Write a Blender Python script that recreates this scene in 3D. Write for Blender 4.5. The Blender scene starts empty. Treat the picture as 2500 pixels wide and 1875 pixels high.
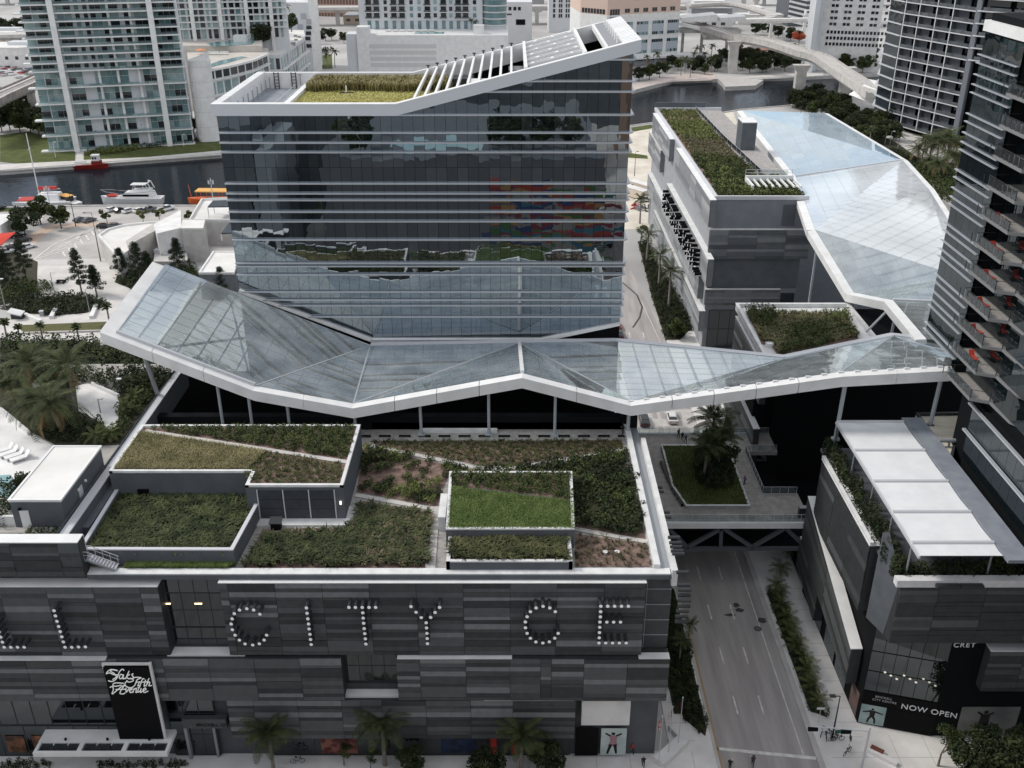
import bpy, math, random
import numpy as np
from mathutils import Vector, Matrix, Euler
random.seed(7)
rnd = random.random
def U(a, b): return a + (b - a) * random.random()
R = math.radians
S = bpy.context.scene
COL = S.collection
# ---------------------------------------------------------------- camera, sky, sun, exposure
H, PITCH, FPX = 92.0, R(26.2), 2415.0
cam_d = bpy.data.cameras.new('camera'); cam = bpy.data.objects.new('camera', cam_d); COL.objects.link(cam)
cam.location = (0, 0, H); cam.rotation_euler = (R(90) - PITCH, 0, 0)
cam_d.sensor_width = 36; cam_d.lens = 36 * FPX / 2500; cam_d.clip_start = 1; cam_d.clip_end = 9000
S.camera = cam
S.view_settings.view_transform = 'Standard'; S.view_settings.look = 'None'
S.view_settings.exposure = 0.52; S.view_settings.gamma = 1.0; S.view_settings.use_curve_mapping = False
SUN_EL, SUN_AZ = R(46), R(-76)          # azimuth from +Y towards +X
W_ = bpy.data.worlds.new('World'); S.world = W_; W_.use_nodes = True
wn, wl = W_.node_tree.nodes, W_.node_tree.links
wn.clear()
wo = wn.new('ShaderNodeOutputWorld'); bg = wn.new('ShaderNodeBackground'); bg.inputs[1].default_value = 0.12
sky = wn.new('ShaderNodeTexSky'); sky.sky_type = 'NISHITA'; sky.sun_disc = False
sky.sun_elevation = SUN_EL; sky.sun_rotation = SUN_AZ; sky.air_density = 1.0; sky.dust_density = .4; sky.ozone_density = 2.5
tc = wn.new('ShaderNodeTexCoord'); mp = wn.new('ShaderNodeMapping'); mp.inputs['Scale'].default_value = (1, 1, 2.2)
nz = wn.new('ShaderNodeTexNoise'); nz.inputs['Scale'].default_value = 2.6; nz.inputs['Detail'].default_value = 6; nz.inputs['Roughness'].default_value = .55
rp = wn.new('ShaderNodeValToRGB'); rp.color_ramp.elements[0].position = .44; rp.color_ramp.elements[1].position = .60
rp.color_ramp.elements[0].color = (.35, .35, .35, 1)
cl = wn.new('ShaderNodeMixRGB'); cl.inputs[2].default_value = (6.7, 6.55, 6.35, 1)
wl.new(tc.outputs['Generated'], mp.inputs[0]); wl.new(mp.outputs[0], nz.inputs[0]); wl.new(nz.outputs[0], rp.inputs[0])
wl.new(rp.outputs[0], cl.inputs[0]); wl.new(sky.outputs[0], cl.inputs[1]); wl.new(cl.outputs[0], bg.inputs[0]); wl.new(bg.outputs[0], wo.inputs[0])
sd = bpy.data.lights.new('sun', 'SUN'); sun = bpy.data.objects.new('sun', sd); COL.objects.link(sun)
sd.energy = 1.5; sd.angle = R(12); sd.color = (1, .95, .87)
_d = Vector((math.sin(SUN_AZ) * math.cos(SUN_EL), math.cos(SUN_AZ) * math.cos(SUN_EL), math.sin(SUN_EL)))
sun.rotation_euler = _d.to_track_quat('Z', 'Y').to_euler()
S.cycles.max_bounces = 8; S.cycles.transparent_max_bounces = 24; S.cycles.diffuse_bounces = 3; S.cycles.glossy_bounces = 4
S.cycles.use_denoising = True
# ---------------------------------------------------------------- survey: a pixel of the 2500x1875 photograph to a point in the place
CP, SP = math.cos(PITCH), math.sin(PITCH)
def ray(px, py):
    u, v = (px - 1250) / FPX, (937.5 - py) / FPX
    return Vector((u, CP + v * SP, -SP + v * CP))
def at(px, py, z=0.0):
    d = ray(px, py); t = (z - H) / d.z
    return Vector((d.x * t, d.y * t, z))
def atY(px, py, Y):
    d = ray(px, py); t = Y / d.y
    return Vector((d.x * t, Y, H + d.z * t))
def atX(px, py, X):
    d = ray(px, py); t = X / d.x
    return Vector((X, d.y * t, H + d.z * t))
def P(lst, z): return [at(x, y, z) for x, y in lst]
def XY(lst): return [(p.x, p.y) for p in lst]
# ---------------------------------------------------------------- materials
MATS = {}
def mat(name, col, rough=.7, col2=None, sc=1.0, metal=0.0, bump=0.0, bsc=None, spec=.35, emit=0.0, stretch=None, obj=False, detail=4, contrast=(.35, .65), rv=0.0):
    if name in MATS: return MATS[name]
    m = bpy.data.materials.new(name); m.use_nodes = True; MATS[name] = m
    n, l = m.node_tree.nodes, m.node_tree.links
    b = n['Principled BSDF']
    b.inputs['Base Color'].default_value = (*col, 1); b.inputs['Roughness'].default_value = rough
    b.inputs['Metallic'].default_value = metal; b.inputs['Specular IOR Level'].default_value = spec
    if emit: b.inputs['Emission Color'].default_value = (*col, 1); b.inputs['Emission Strength'].default_value = emit
    t = None
    if col2 is not None or bump:
        t = n.new('ShaderNodeTexCoord')
        src = t.outputs['Object']
        if not obj:
            g = n.new('ShaderNodeNewGeometry'); src = g.outputs['Position']
        if stretch:
            k = n.new('ShaderNodeMapping'); k.inputs['Scale'].default_value = stretch; l.new(src, k.inputs[0]); src = k.outputs[0]
    last = None
    if col2 is not None:
        z = n.new('ShaderNodeTexNoise'); z.inputs['Scale'].default_value = sc; z.inputs['Detail'].default_value = detail; l.new(src, z.inputs[0])
        r = n.new('ShaderNodeValToRGB'); r.color_ramp.elements[0].position, r.color_ramp.elements[1].position = contrast
        r.color_ramp.elements[0].color = (*col, 1); r.color_ramp.elements[1].color = (*col2, 1)
        l.new(z.outputs[0], r.inputs[0]); last = r.outputs[0]
    if rv:
        oi = n.new('ShaderNodeObjectInfo'); mr = n.new('ShaderNodeMapRange'); mr.inputs[3].default_value = 1 - rv; mr.inputs[4].default_value = 1 + rv
        l.new(oi.outputs['Random'], mr.inputs[0]); hv = n.new('ShaderNodeHueSaturation'); hv.inputs['Color'].default_value = (*col, 1)
        if last: l.new(last, hv.inputs['Color'])
        l.new(mr.outputs[0], hv.inputs['Value']); last = hv.outputs[0]
    if last:
        l.new(last, b.inputs['Base Color'])
        if emit: l.new(last, b.inputs['Emission Color'])
    if bump:
        z = n.new('ShaderNodeTexNoise'); z.inputs['Scale'].default_value = bsc or sc * 3; z.inputs['Detail'].default_value = 3; l.new(src, z.inputs[0])
        q = n.new('ShaderNodeBump'); q.inputs['Strength'].default_value = bump; q.inputs['Distance'].default_value = .1
        l.new(z.outputs[0], q.inputs['Height']); l.new(q.outputs[0], b.inputs['Normal'])
    return m
def glass(name, tint=(.8, .9, .92), base=.1, fres=1.5, body=None, bodyfac=0.0, rough=.02, wave=0.0, wsc=.25, dust=None, vary=None):
    """clear or coated glass: a mix of see-through, mirror (more at grazing angles) and a little dust"""
    if name in MATS: return MATS[name]
    m = bpy.data.materials.new(name); m.use_nodes = True; MATS[name] = m
    n, l = m.node_tree.nodes, m.node_tree.links
    n.remove(n['Principled BSDF']); o = n['Material Output']
    tr = n.new('ShaderNodeBsdfTransparent'); tr.inputs[0].default_value = (*tint, 1)
    gl = n.new('ShaderNodeBsdfGlossy'); gl.inputs['Roughness'].default_value = rough; gl.inputs[0].default_value = (.86, .95, 1, 1)
    fr = n.new('ShaderNodeFresnel'); fr.inputs[0].default_value = fres
    mr = n.new('ShaderNodeMapRange'); mr.inputs[3].default_value = base; mr.inputs[4].default_value = 1.0
    l.new(fr.outputs[0], mr.inputs[0])
    under = tr.outputs[0]
    if body is not None:
        df = n.new('ShaderNodeBsdfDiffuse'); df.inputs[0].default_value = (*body, 1)
        if vary:
            oi = n.new('ShaderNodeObjectInfo'); vr = n.new('ShaderNodeValToRGB'); vr.color_ramp.elements[0].position = .5; vr.color_ramp.elements[0].color = (*body, 1); vr.color_ramp.elements[1].color = (*vary, 1)
            l.new(oi.outputs['Random'], vr.inputs[0]); l.new(vr.outputs[0], df.inputs[0])
        mx = n.new('ShaderNodeMixShader'); mx.inputs[0].default_value = bodyfac
        l.new(tr.outputs[0], mx.inputs[1]); l.new(df.outputs[0], mx.inputs[2]); under = mx.outputs[0]
        if dust:
            g = n.new('ShaderNodeNewGeometry'); z = n.new('ShaderNodeTexNoise'); z.inputs['Scale'].default_value = dust; z.inputs['Detail'].default_value = 5
            l.new(g.outputs['Position'], z.inputs[0]); q = n.new('ShaderNodeMapRange'); q.inputs[1].default_value = .3; q.inputs[2].default_value = .7
            q.inputs[3].default_value = bodyfac * .6; q.inputs[4].default_value = min(1, bodyfac * 1.4); l.new(z.outputs[0], q.inputs[0]); l.new(q.outputs[0], mx.inputs[0])
    mix = n.new('ShaderNodeMixShader')
    l.new(mr.outputs[0], mix.inputs[0]); l.new(under, mix.inputs[1]); l.new(gl.outputs[0], mix.inputs[2]); l.new(mix.outputs[0], o.inputs[0])
    if wave:
        g = n.new('ShaderNodeNewGeometry'); z = n.new('ShaderNodeTexNoise'); z.inputs['Scale'].default_value = wsc; z.inputs['Detail'].default_value = 1.5
        l.new(g.outputs['Position'], z.inputs[0])
        q = n.new('ShaderNodeBump'); q.inputs['Strength'].default_value = 1; q.inputs['Distance'].default_value = wave
        l.new(z.outputs[0], q.inputs['Height']); l.new(q.outputs[0], gl.inputs['Normal'])
    return m
# ---------------------------------------------------------------- objects
WO = {}
def wo_of(o): return WO.get(o.name, Vector((0, 0, 0))) if o else Vector((0, 0, 0))
def props(o, label=None, cat=None, group=None, kind=None):
    if label: o['label'] = label
    if cat: o['category'] = cat
    if group: o['group'] = group
    if kind: o['kind'] = kind
    return o
def thing(name, label, cat, loc=(0, 0, 0), group=None, rot=None):
    o = bpy.data.objects.new(name, None); COL.objects.link(o); o.location = loc; o.empty_display_size = .2
    if rot is not None: o.rotation_euler = rot
    WO[o.name] = Vector(loc)
    return props(o, label, cat, group)
def put(name, me, parent=None, loc=(0, 0, 0), rot=None, scale=None, local=False):
    """links a mesh as one object; loc is a world place unless local"""
    o = bpy.data.objects.new(name, me); COL.objects.link(o)
    if parent: o.parent = parent
    o.location = Vector(loc) if local else Vector(loc) - wo_of(parent)
    WO[o.name] = Vector(loc) if not local else Vector((0, 0, 0))
    if rot is not None:
        if isinstance(rot, Matrix): rot = rot.to_3x3().to_euler()
        o.rotation_euler = rot
    if scale is not None: o.scale = scale if hasattr(scale, '__len__') else (scale,) * 3
    return o
def copy_tree(o, parent=None):
    c = o.copy(); COL.objects.link(c)
    if parent: c.parent = parent
    WO[c.name] = WO.get(o.name, Vector((0, 0, 0)))
    for ch in list(KIDS.get(o.name, o.children)): copy_tree(ch, c)
    return c
KIDS = {}
def freeze(root):
    """remember the children of a prototype (the children list is slow in a big scene)"""
    kids = {}
    for o in bpy.data.objects:
        if o.parent: kids.setdefault(o.parent.name, []).append(o)
    def rec(o):
        KIDS[o.name] = kids.get(o.name, [])
        for c in KIDS[o.name]: rec(c)
    rec(root)
def dup(root, loc, rotz=0, scale=None, label=None, group=None):
    if root.name not in KIDS: freeze(root)
    c = copy_tree(root); c.location = loc; c.rotation_euler = (0, 0, rotz); WO[c.name] = Vector(loc)
    if scale: c.scale = scale if hasattr(scale, '__len__') else (scale,) * 3
    if label: c['label'] = label
    if group: c['group'] = group
    return c
class MB:
    def __init__(s): s.v = []; s.f = []; s.m = []; s.k = 0
    def mi(s, k): s.k = k; return s
    def poly(s, pts):
        i = len(s.v); s.v += [tuple(p) for p in pts]; s.f.append(tuple(range(i, i + len(pts)))); s.m.append(s.k); return s
    def box(s, x0, y0, z0, x1, y1, z1):
        i = len(s.v)
        s.v += [(x0, y0, z0), (x1, y0, z0), (x1, y1, z0), (x0, y1, z0), (x0, y0, z1), (x1, y0, z1), (x1, y1, z1), (x0, y1, z1)]
        for q in ((3, 2, 1, 0), (4, 5, 6, 7), (0, 1, 5, 4), (1, 2, 6, 5), (2, 3, 7, 6), (3, 0, 4, 7)): s.f.append(tuple(i + a for a in q)); s.m.append(s.k)
        return s
    def hexa(s, b, t):
        """b, t: four bottom and four top points, counter-clockwise from above"""
        i = len(s.v); s.v += [tuple(p) for p in b] + [tuple(p) for p in t]
        for q in ((3, 2, 1, 0), (4, 5, 6, 7), (0, 1, 5, 4), (1, 2, 6, 5), (2, 3, 7, 6), (3, 0, 4, 7)): s.f.append(tuple(i + a for a in q)); s.m.append(s.k)
        return s
    def prism(s, pl, z0, z1, cap=True):
        pl = [(p[0], p[1]) for p in pl]
        a = sum(pl[i][0] * pl[(i + 1) % len(pl)][1] - pl[(i + 1) % len(pl)][0] * pl[i][1] for i in range(len(pl)))
        if a < 0: pl = pl[::-1]
        n = len(pl); i = len(s.v)
        s.v += [(x, y, z0) for x, y in pl] + [(x, y, z1) for x, y in pl]
        for k in range(n):
            q = (k + 1) % n; s.f.append((i + k, i + q, i + n + q, i + n + k)); s.m.append(s.k)
        if cap:
            s.f.append(tuple(i + n + k for k in range(n))); s.m.append(s.k)
            s.f.append(tuple(i + k for k in reversed(range(n)))); s.m.append(s.k)
        return s
    def bar(s, p, q, w, h, up=(0, 0, 1)):
        p, q, up = Vector(p), Vector(q), Vector(up); d = (q - p)
        if d.length < 1e-6: return s
        d.normalize(); a = d.cross(up)
        if a.length < 1e-4: a = d.cross(Vector((0, 1, 0)))
        a.normalize(); b = a.cross(d); a *= w / 2; b *= h / 2
        return s.hexa([p - a - b, p + a - b, q + a - b, q - a - b], [p - a + b, p + a + b, q + a + b, q - a + b])
    def tube(s, p, q, r0, r1=None, n=8, cap=True):
        r1 = r0 if r1 is None else r1
        p, q = Vector(p), Vector(q); d = (q - p).normalized(); a = d.orthogonal().normalized(); b = d.cross(a); i = len(s.v)
        for c, r in ((p, r0), (q, r1)):
            for k in range(n):
                t = 2 * math.pi * k / n; s.v.append(tuple(c + a * (math.cos(t) * r) + b * (math.sin(t) * r)))
        for k in range(n): s.f.append((i + k, i + (k + 1) % n, i + n + (k + 1) % n, i + n + k)); s.m.append(s.k)
        if cap:
            s.f.append(tuple(i + n + k for k in range(n))); s.m.append(s.k); s.f.append(tuple(i + k for k in reversed(range(n)))); s.m.append(s.k)
        return s
    def path(s, pts, r, n=6):
        for a, b in zip(pts[:-1], pts[1:]): s.tube(a, b, r, r, n)
        return s
    def strip(s, pts, w, z):
        """flat ribbon of width w along a polyline"""
        pts = [Vector((p[0], p[1], 0)) for p in pts]; L, Rr = [], []
        for i, p in enumerate(pts):
            d = (pts[min(i + 1, len(pts) - 1)] - pts[max(i - 1, 0)]).normalized(); nn = Vector((-d.y, d.x, 0)) * w / 2
            L.append(p + nn); Rr.append(p - nn)
        for i in range(len(pts) - 1): s.poly([(*Rr[i].xy, z), (*Rr[i + 1].xy, z), (*L[i + 1].xy, z), (*L[i].xy, z)])
        return s
    def mesh(s, name, mats, smooth=False):
        me = bpy.data.meshes.new(name); me.from_pydata(s.v, [], s.f)
        for m in (mats if isinstance(mats, (list, tuple)) else [mats]): me.materials.append(m)
        if max(s.m, default=0) > 0: me.polygons.foreach_set('material_index', s.m)
        if smooth: me.polygons.foreach_set('use_smooth', [True] * len(s.f))
        me.update(); return me
    def build(s, name, mats, parent=None, kind=None, label=None, cat=None, group=None, smooth=False):
        o = put(name, s.mesh(name, mats, smooth), parent)
        return props(o, label, cat, group, kind)
_UB = {}
def unit(m):
    if m.name not in _UB: _UB[m.name] = MB().box(-.5, -.5, -.5, .5, .5, .5).mesh('unit_' + m.name, m)
    return _UB[m.name]
def bx(name, m, parent, c, size, rot=None): return put(name, unit(m), parent, c, rot, size)
def frame3(ux, uy, uz): return Matrix((ux, uy, uz)).transposed()
def inpoly(x, y, pl):
    c = False; j = len(pl) - 1
    for i in range(len(pl)):
        if (pl[i][1] > y) != (pl[j][1] > y) and x < (pl[j][0] - pl[i][0]) * (y - pl[i][1]) / (pl[j][1] - pl[i][1]) + pl[i][0]: c = not c
        j = i
    return c
def scatter(pl, step, jit=.5):
    pl = [(p[0], p[1]) for p in pl]; x0, x1 = min(p[0] for p in pl), max(p[0] for p in pl); y0, y1 = min(p[1] for p in pl), max(p[1] for p in pl)
    out = []; y = y0
    while y < y1:
        x = x0
        while x < x1:
            a, b = x + U(-jit, jit) * step, y + U(-jit, jit) * step
            if inpoly(a, b, pl): out.append((a, b))
            x += step
        y += step
    return out
def fast_mesh(name, V, F, m, midx=None):
    """V (n,3), F (k,4) quads as arrays"""
    V = np.asarray(V, dtype=np.float32); F = np.asarray(F, dtype=np.int32); k, c = F.shape
    me = bpy.data.meshes.new(name); me.vertices.add(len(V)); me.vertices.foreach_set('co', V.ravel())
    me.loops.add(k * c); me.loops.foreach_set('vertex_index', F.ravel()); me.polygons.add(k)
    me.polygons.foreach_set('loop_start', np.arange(k, dtype=np.int32) * c)
    for q in (m if isinstance(m, (list, tuple)) else [m]): me.materials.append(q)
    if midx is not None: me.polygons.foreach_set('material_index', np.asarray(midx, dtype=np.int32))
    me.update(calc_edges=True); return me
RNG = np.random.default_rng(5)
def leaf_mesh(name, centers, size, m, updir=.35, aspect=.55):
    """one small leaf-shaped quad per centre, turned at random"""
    C = np.asarray(centers, dtype=np.float32); n = len(C)
    a = RNG.normal(size=(n, 3)); a /= np.linalg.norm(a, axis=1)[:, None]
    nn = RNG.normal(size=(n, 3)); nn[:, 2] = np.abs(nn[:, 2]) + updir; nn /= np.linalg.norm(nn, axis=1)[:, None]
    a -= nn * (a * nn).sum(1)[:, None]; a /= np.linalg.norm(a, axis=1)[:, None] + 1e-9; b = np.cross(nn, a)
    s = (size * RNG.uniform(.6, 1.3, n))[:, None]
    V = np.stack([C - a * s, C - b * s * aspect, C + a * s, C + b * s * aspect], 1).reshape(-1, 3)
    return fast_mesh(name, V, np.arange(4 * n).reshape(-1, 4), m)
def blobs(clumps, per, shell=.55):
    """points in a set of ellipsoid clumps (x,y,z,rx,ry,rz), denser to the outside"""
    out = []
    for (x, y, z, rx, ry, rz) in clumps:
        d = RNG.normal(size=(per, 3)); d /= np.linalg.norm(d, axis=1)[:, None]; r = RNG.uniform(shell, 1, per) ** .7
        out.append(d * r[:, None] * np.array([rx, ry, rz]) + np.array([x, y, z]))
    return np.concatenate(out)
def tufts(pl, step, h, blades, z, m, spread=.5, w=.05, hv=.4, zf=None, clump=None):
    """tufts of bent blades over a polygon, as one mesh"""
    pts = scatter(pl, step)
    if clump: pts = [p for p in pts if clump(*p)]
    n = len(pts) * blades
    if not n: return None
    B = np.repeat(np.array([(x, y, zf(x, y) if zf else z) for x, y in pts]), blades, 0)
    th = RNG.uniform(0, 2 * np.pi, n); hh = h * RNG.uniform(1 - hv, 1 + hv, n); sp = spread * hh * RNG.uniform(.4, 1.2, n)
    d = np.stack([np.cos(th), np.sin(th), np.zeros(n)], 1); pr = np.stack([-np.sin(th), np.cos(th), np.zeros(n)], 1) * (w * RNG.uniform(.7, 1.3, n))[:, None]
    up = np.array([0, 0, 1.0])
    mid = B + d * (sp * .45)[:, None] + up * (hh * .7)[:, None]; tip = B + d * (sp * 1.25)[:, None] + up * (hh * .78)[:, None]
    V = np.stack([B - pr * .7, B + pr * .7, mid + pr, mid - pr, tip], 1).reshape(-1, 3)
    i = np.arange(n) * 5
    F = np.concatenate([np.stack([i, i + 1, i + 2, i + 3], 1), np.stack([i + 3, i + 2, i + 4, i + 4], 1)])
    F1 = np.stack([i, i + 1, i + 2, i + 3], 1)
    me = bpy.data.meshes.new('tufts'); tri = np.stack([i + 3, i + 2, i + 4], 1)
    V = V.astype(np.float32); me.vertices.add(len(V)); me.vertices.foreach_set('co', V.ravel())
    me.loops.add(n * 7); me.loops.foreach_set('vertex_index', np.concatenate([F1.ravel(), tri.ravel()]).astype(np.int32)); me.polygons.add(2 * n)
    me.polygons.foreach_set('loop_start', np.concatenate([np.arange(n) * 4, 4 * n + np.arange(n) * 3]).astype(np.int32))
    me.materials.append(m); me.update(calc_edges=True); return me
# ---------------------------------------------------------------- shared materials
M_white = mat('white_metal', (.80, .80, .785), .5, (.66, .655, .64), .45, detail=9, contrast=(.38, .8))
M_wplas = mat('white_render', (.80, .79, .77), .8, (.68, .67, .65), .35, detail=6)
M_wroof = mat('white_roof_membrane', (.78, .77, .74), .85, (.64, .62, .58), .22, detail=7, contrast=(.3, .75))
M_conc = mat('pale_concrete', (.56, .54, .51), .85, (.46, .44, .42), .5, detail=7)
M_cstone = mat('white_coping', (.74, .74, .73), .75, (.6, .6, .59), .7, detail=6)
M_guide = mat('weathered_concrete', (.42, .41, .39), .9, (.55, .54, .52), .25, detail=7)
M_pave = mat('grey_paving', (.30, .285, .27), .85, (.40, .38, .36), 1.4, detail=5)
M_plaza = mat('light_paving', (.54, .52, .49), .85, (.66, .635, .60), .22, detail=6)
M_asph = mat('worn_asphalt', (.30, .28, .27), .9, (.46, .43, .41), .75, detail=9, bump=.15, bsc=6, contrast=(.28, .72), stretch=(1, .10, 1))
M_asph2 = mat('pale_asphalt', (.40, .38, .36), .9, (.52, .50, .47), .09, detail=8)
M_paint = mat('road_paint', (.78, .77, .73), .8, (.55, .53, .5), 1.1, detail=8)
M_stain = mat('dark_stain', (.055, .05, .048), .9, (.10, .092, .09), 2.2)
M_city = mat('city_ground', (.50, .49, .47), .9, (.34, .33, .32), .022, detail=8)
M_sand = mat('sandy_lot', (.74, .69, .60), .95, (.58, .53, .44), .12, detail=8)
M_lawn = mat('mown_lawn', (.055, .075, .018), .95, (.10, .115, .03), .3, detail=8, bump=.4, bsc=4)
M_soil = mat('red_brown_mulch', (.16, .105, .085), .95, (.25, .175, .145), 1.8, detail=8, bump=.6, bsc=6)
CLADN = [mat('cladding_pewter', (.075, .082, .09), .6, (.09, .098, .106), .8), mat('cladding_zinc', (.105, .114, .123), .6, (.125, .134, .143), .8), mat('cladding_nickel', (.14, .15, .16), .58, (.165, .175, .185), .8), mat('cladding_pearl', (.19, .20, .21), .55, (.22, .23, .24), .8)]
M_dgrey = mat('blue_grey_render', (.092, .103, .115), .75, (.112, .124, .136), .5)
M_dark = mat('dark_recess', (.008, .009, .010), .85, spec=.1)  # near-black, so the shade of voids and recesses is put into the colour
M_black = mat('black_panel', (.005, .005, .006), .7, spec=.12)
M_steel = mat('grey_steel', (.33, .35, .37), .45, metal=.3)
M_lsteel = mat('light_grey_steel', (.55, .56, .58), .4)
M_dsteel = mat('dark_steel', (.035, .037, .04), .5)
M_red = mat('red_paint', (.5, .04, .03), .5)
CLAD = [mat('cladding_charcoal', (.036, .039, .041), .62, (.046, .05, .052), 1.2), mat('cladding_slate', (.058, .063, .065), .6, (.072, .078, .08), 1.2),
        mat('cladding_graphite', (.085, .092, .096), .58, (.10, .108, .112), 1.2), mat('cladding_ash', (.165, .175, .182), .55, (.20, .21, .216), 1.2)]
G_dark = glass('dark_glass', (.16, .2, .21), .07, 1.45, (.006, .008, .009), .85)
G_rail = glass('rail_glass', (.86, .9, .9), .05, 1.4, (.5, .53, .53), .06)
G_mirror = glass('coated_facade_glass', (.0, .0, .0), .34, 1.6, (.006, .008, .010), 1.0, .0, .009, .42, vary=(.035, .04, .042))
G_roof = glass('canopy_roof_glass', (.66, .74, .75), .20, 1.55, (.50, .54, .54), .46, .02, dust=.25)
G_frost = glass('frosted_roof_glass', (.7, .75, .78), .13, 1.5, (.72, .75, .77), .85, .05, dust=.05)
G_skytint = glass('sky_tinted_roof_glass', (.55, .68, .78), .26, 1.6, (.34, .45, .55), .55, .02, dust=.12)  # blue sky reflection is put into the body colour
G_teal = [mat('teal_window', (.10, .19, .20), .08, (.17, .27, .28), .3, spec=.8), mat('blinds_window', (.22, .32, .33), .15, (.32, .42, .42), .4, spec=.8), mat('dark_window', (.012, .017, .022), .06, spec=.8)]
def fol(name, a, b, sc=.5, rv=.18):
    return mat(name, a, .75, b, sc, spec=.25, rv=rv, detail=3, contrast=(.35, .68))
F_dark = fol('dark_leaves', (.014, .024, .009), (.045, .058, .022), .55)
F_mid = fol('mid_green_leaves', (.022, .040, .011), (.095, .115, .035), .8)
F_light = fol('yellow_green_leaves', (.075, .10, .025), (.19, .21, .07), .9)
F_palm = fol('palm_leaves', (.022, .036, .012), (.095, .105, .042), 1.0, .25)
F_palmL = fol('light_palm_leaves', (.05, .068, .02), (.165, .18, .07), 1.0, .2)
F_pine = fol('pine_needles', (.014, .024, .012), (.040, .052, .026), .9)
F_dry = fol('dry_palm_leaves', (.16, .11, .05), (.30, .22, .11), 1.0)
F_flame = fol('orange_blossom', (.35, .06, .03), (.5, .12, .06), 1.0)
F_grassD = fol('dark_tuft_grass', (.022, .034, .013), (.085, .100, .040), .6)
F_grassG = fol('dry_gold_grass', (.14, .13, .06), (.28, .25, .125), .35)
F_grassL = fol('bright_green_grass', (.075, .115, .028), (.135, .18, .055), 1.0)
F_grassB = fol('brown_tuft_grass', (.06, .055, .03), (.15, .13, .075), .7)
F_cover = fol('ground_cover_leaves', (.035, .052, .014), (.125, .135, .05), .9)
F_yel = fol('sunny_yellow_grass', (.46, .43, .15), (.60, .56, .23), .3)
M_bark = mat('bark', (.10, .085, .07), .9, (.18, .155, .13), 2.0)
M_ptrunk = mat('palm_trunk', (.20, .175, .15), .9, (.30, .27, .24), 3.0, stretch=(1, 1, 6))
# ---------------------------------------------------------------- ground, river, roads
def structure(b, name, m): return b.build(name, m, kind='structure')
near = XY(P([(0, 508), (234, 503), (506, 503)], 0)) + [(-60, 338), (0, 395)] + XY(P([(1537, 308), (1704, 285), (1810, 268), (1926, 258)], 0)) + [(200, 520), (420, 560), (2500, 640)]
near = [(-2500, 330), (-420, 322)] + near
far = [(-2500, 345), (-420, 352)] + XY(P([(0, 417), (240, 398), (547, 375)], 0)) + [(-40, 445)] + XY(P([(1543, 222), (1640, 197), (1735, 194), (1900, 190)], 0)) + [(320, 620), (520, 640), (2500, 720)]
b = MB()
for (x0, y0), (x1, y1) in zip(near[:-1], near[1:]):
    b.poly([(x0, -900, 0), (x1, -900, 0), (x1, y1, 0), (x0, y0, 0)]); b.poly([(x0, y0, 0), (x1, y1, 0), (x1, y1, -4), (x0, y0, -4)])
structure(b, 'ground', M_city)
b = MB()
for (x0, y0), (x1, y1) in zip(far[:-1], far[1:]):
    b.poly([(x0, y0, 0), (x1, y1, 0), (x1, 7000, 0), (x0, 7000, 0)]); b.poly([(x0, y0, -4), (x1, y1, -4), (x1, y1, 0), (x0, y0, 0)])
structure(b, 'far_ground', M_city)
M_water = mat('river_water', (.008, .012, .018), .06, bump=1.0, bsc=.55, spec=.07, stretch=(1, 1.8, 1))
structure(MB().poly([(-2500, 250, -1.6), (2500, 250, -1.6), (2500, 800, -1.6), (-2500, 800, -1.6)]), 'river_water', M_water)
def wall_along(pl, w, z0, z1, name, m):
    b = MB()
    for p, q in zip(pl[:-1], pl[1:]): b.bar((*p, (z0 + z1) / 2), (*q, (z0 + z1) / 2), w, z1 - z0)
    return structure(b, name, m)
wall_along(near[1:-1], .8, -2.6, .35, 'sea_wall', M_conc)
wall_along(far[1:-1], .8, -2.6, .35, 'sea_wall', M_conc)
# street running north, the cross street at its south end
RX0, RX1 = 24.6, 36.2
def rx(y): return -max(0, (y - 150)) * .0125 - max(0, y - 215) * .05
ys = [-300, 20, 60, 86, 120, 150, 180, 210, 235, 260, 290]
b = MB()
for a, c in zip(ys[:-1], ys[1:]): b.poly([(RX0 + rx(a), a, .02), (RX1 + rx(a), a, .02), (RX1 + rx(c), c, .02), (RX0 + rx(c), c, .02)])
structure(b, 'road', M_asph)
structure(MB().box(-600, 56, -.2, RX0 - .2, 74, .018).box(RX1 + .2, 56, -.2, 600, 74, .018), 'cross_street', M_asph)
b = MB()
for x, ph in ((28.35, 0), (31.6, 0)):
    y = 84.0
    while y < 215:
        if y > 87: b.box(x - .1 + rx(y), y, .02, x + .1 + rx(y), y + 3.2, .03)
        y += 9.1
for a, c in zip(ys[3:-3], ys[4:-2]): b.poly([(34.75 + rx(a), a, .028), (34.9 + rx(a), a, .028), (34.9 + rx(c), c, .028), (34.75 + rx(c), c, .028)])
for a, c in zip(ys[5:-3], ys[6:-2]): b.poly([(25.0 + rx(a), a, .028), (25.12 + rx(a), a, .028), (25.12 + rx(c), c, .028), (25.0 + rx(c), c, .028)])
q = P([(1752, 1824), (1752, 1831), (1992, 1855), (1992, 1847)], .03); b.poly(q)
structure(b, 'road_marking', M_paint)
b = MB()
def blot(c, rx_, ry, z, n=14):
    b.poly([(c.x + math.cos(t * 6.283 / n) * rx_ * U(.7, 1.2), c.y + math.sin(t * 6.283 / n) * ry * U(.7, 1.2), z) for t in range(n)])
for x, y, a, c in ((1798, 1477, .5, .6), (1806, 1490, .7, .5), (1783, 1502, .8, .35), (1860, 1515, .7, .6)): blot(at(x, y), a, c, .026 + rnd() * .003)
structure(b, 'oil_stain', M_stain)
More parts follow.
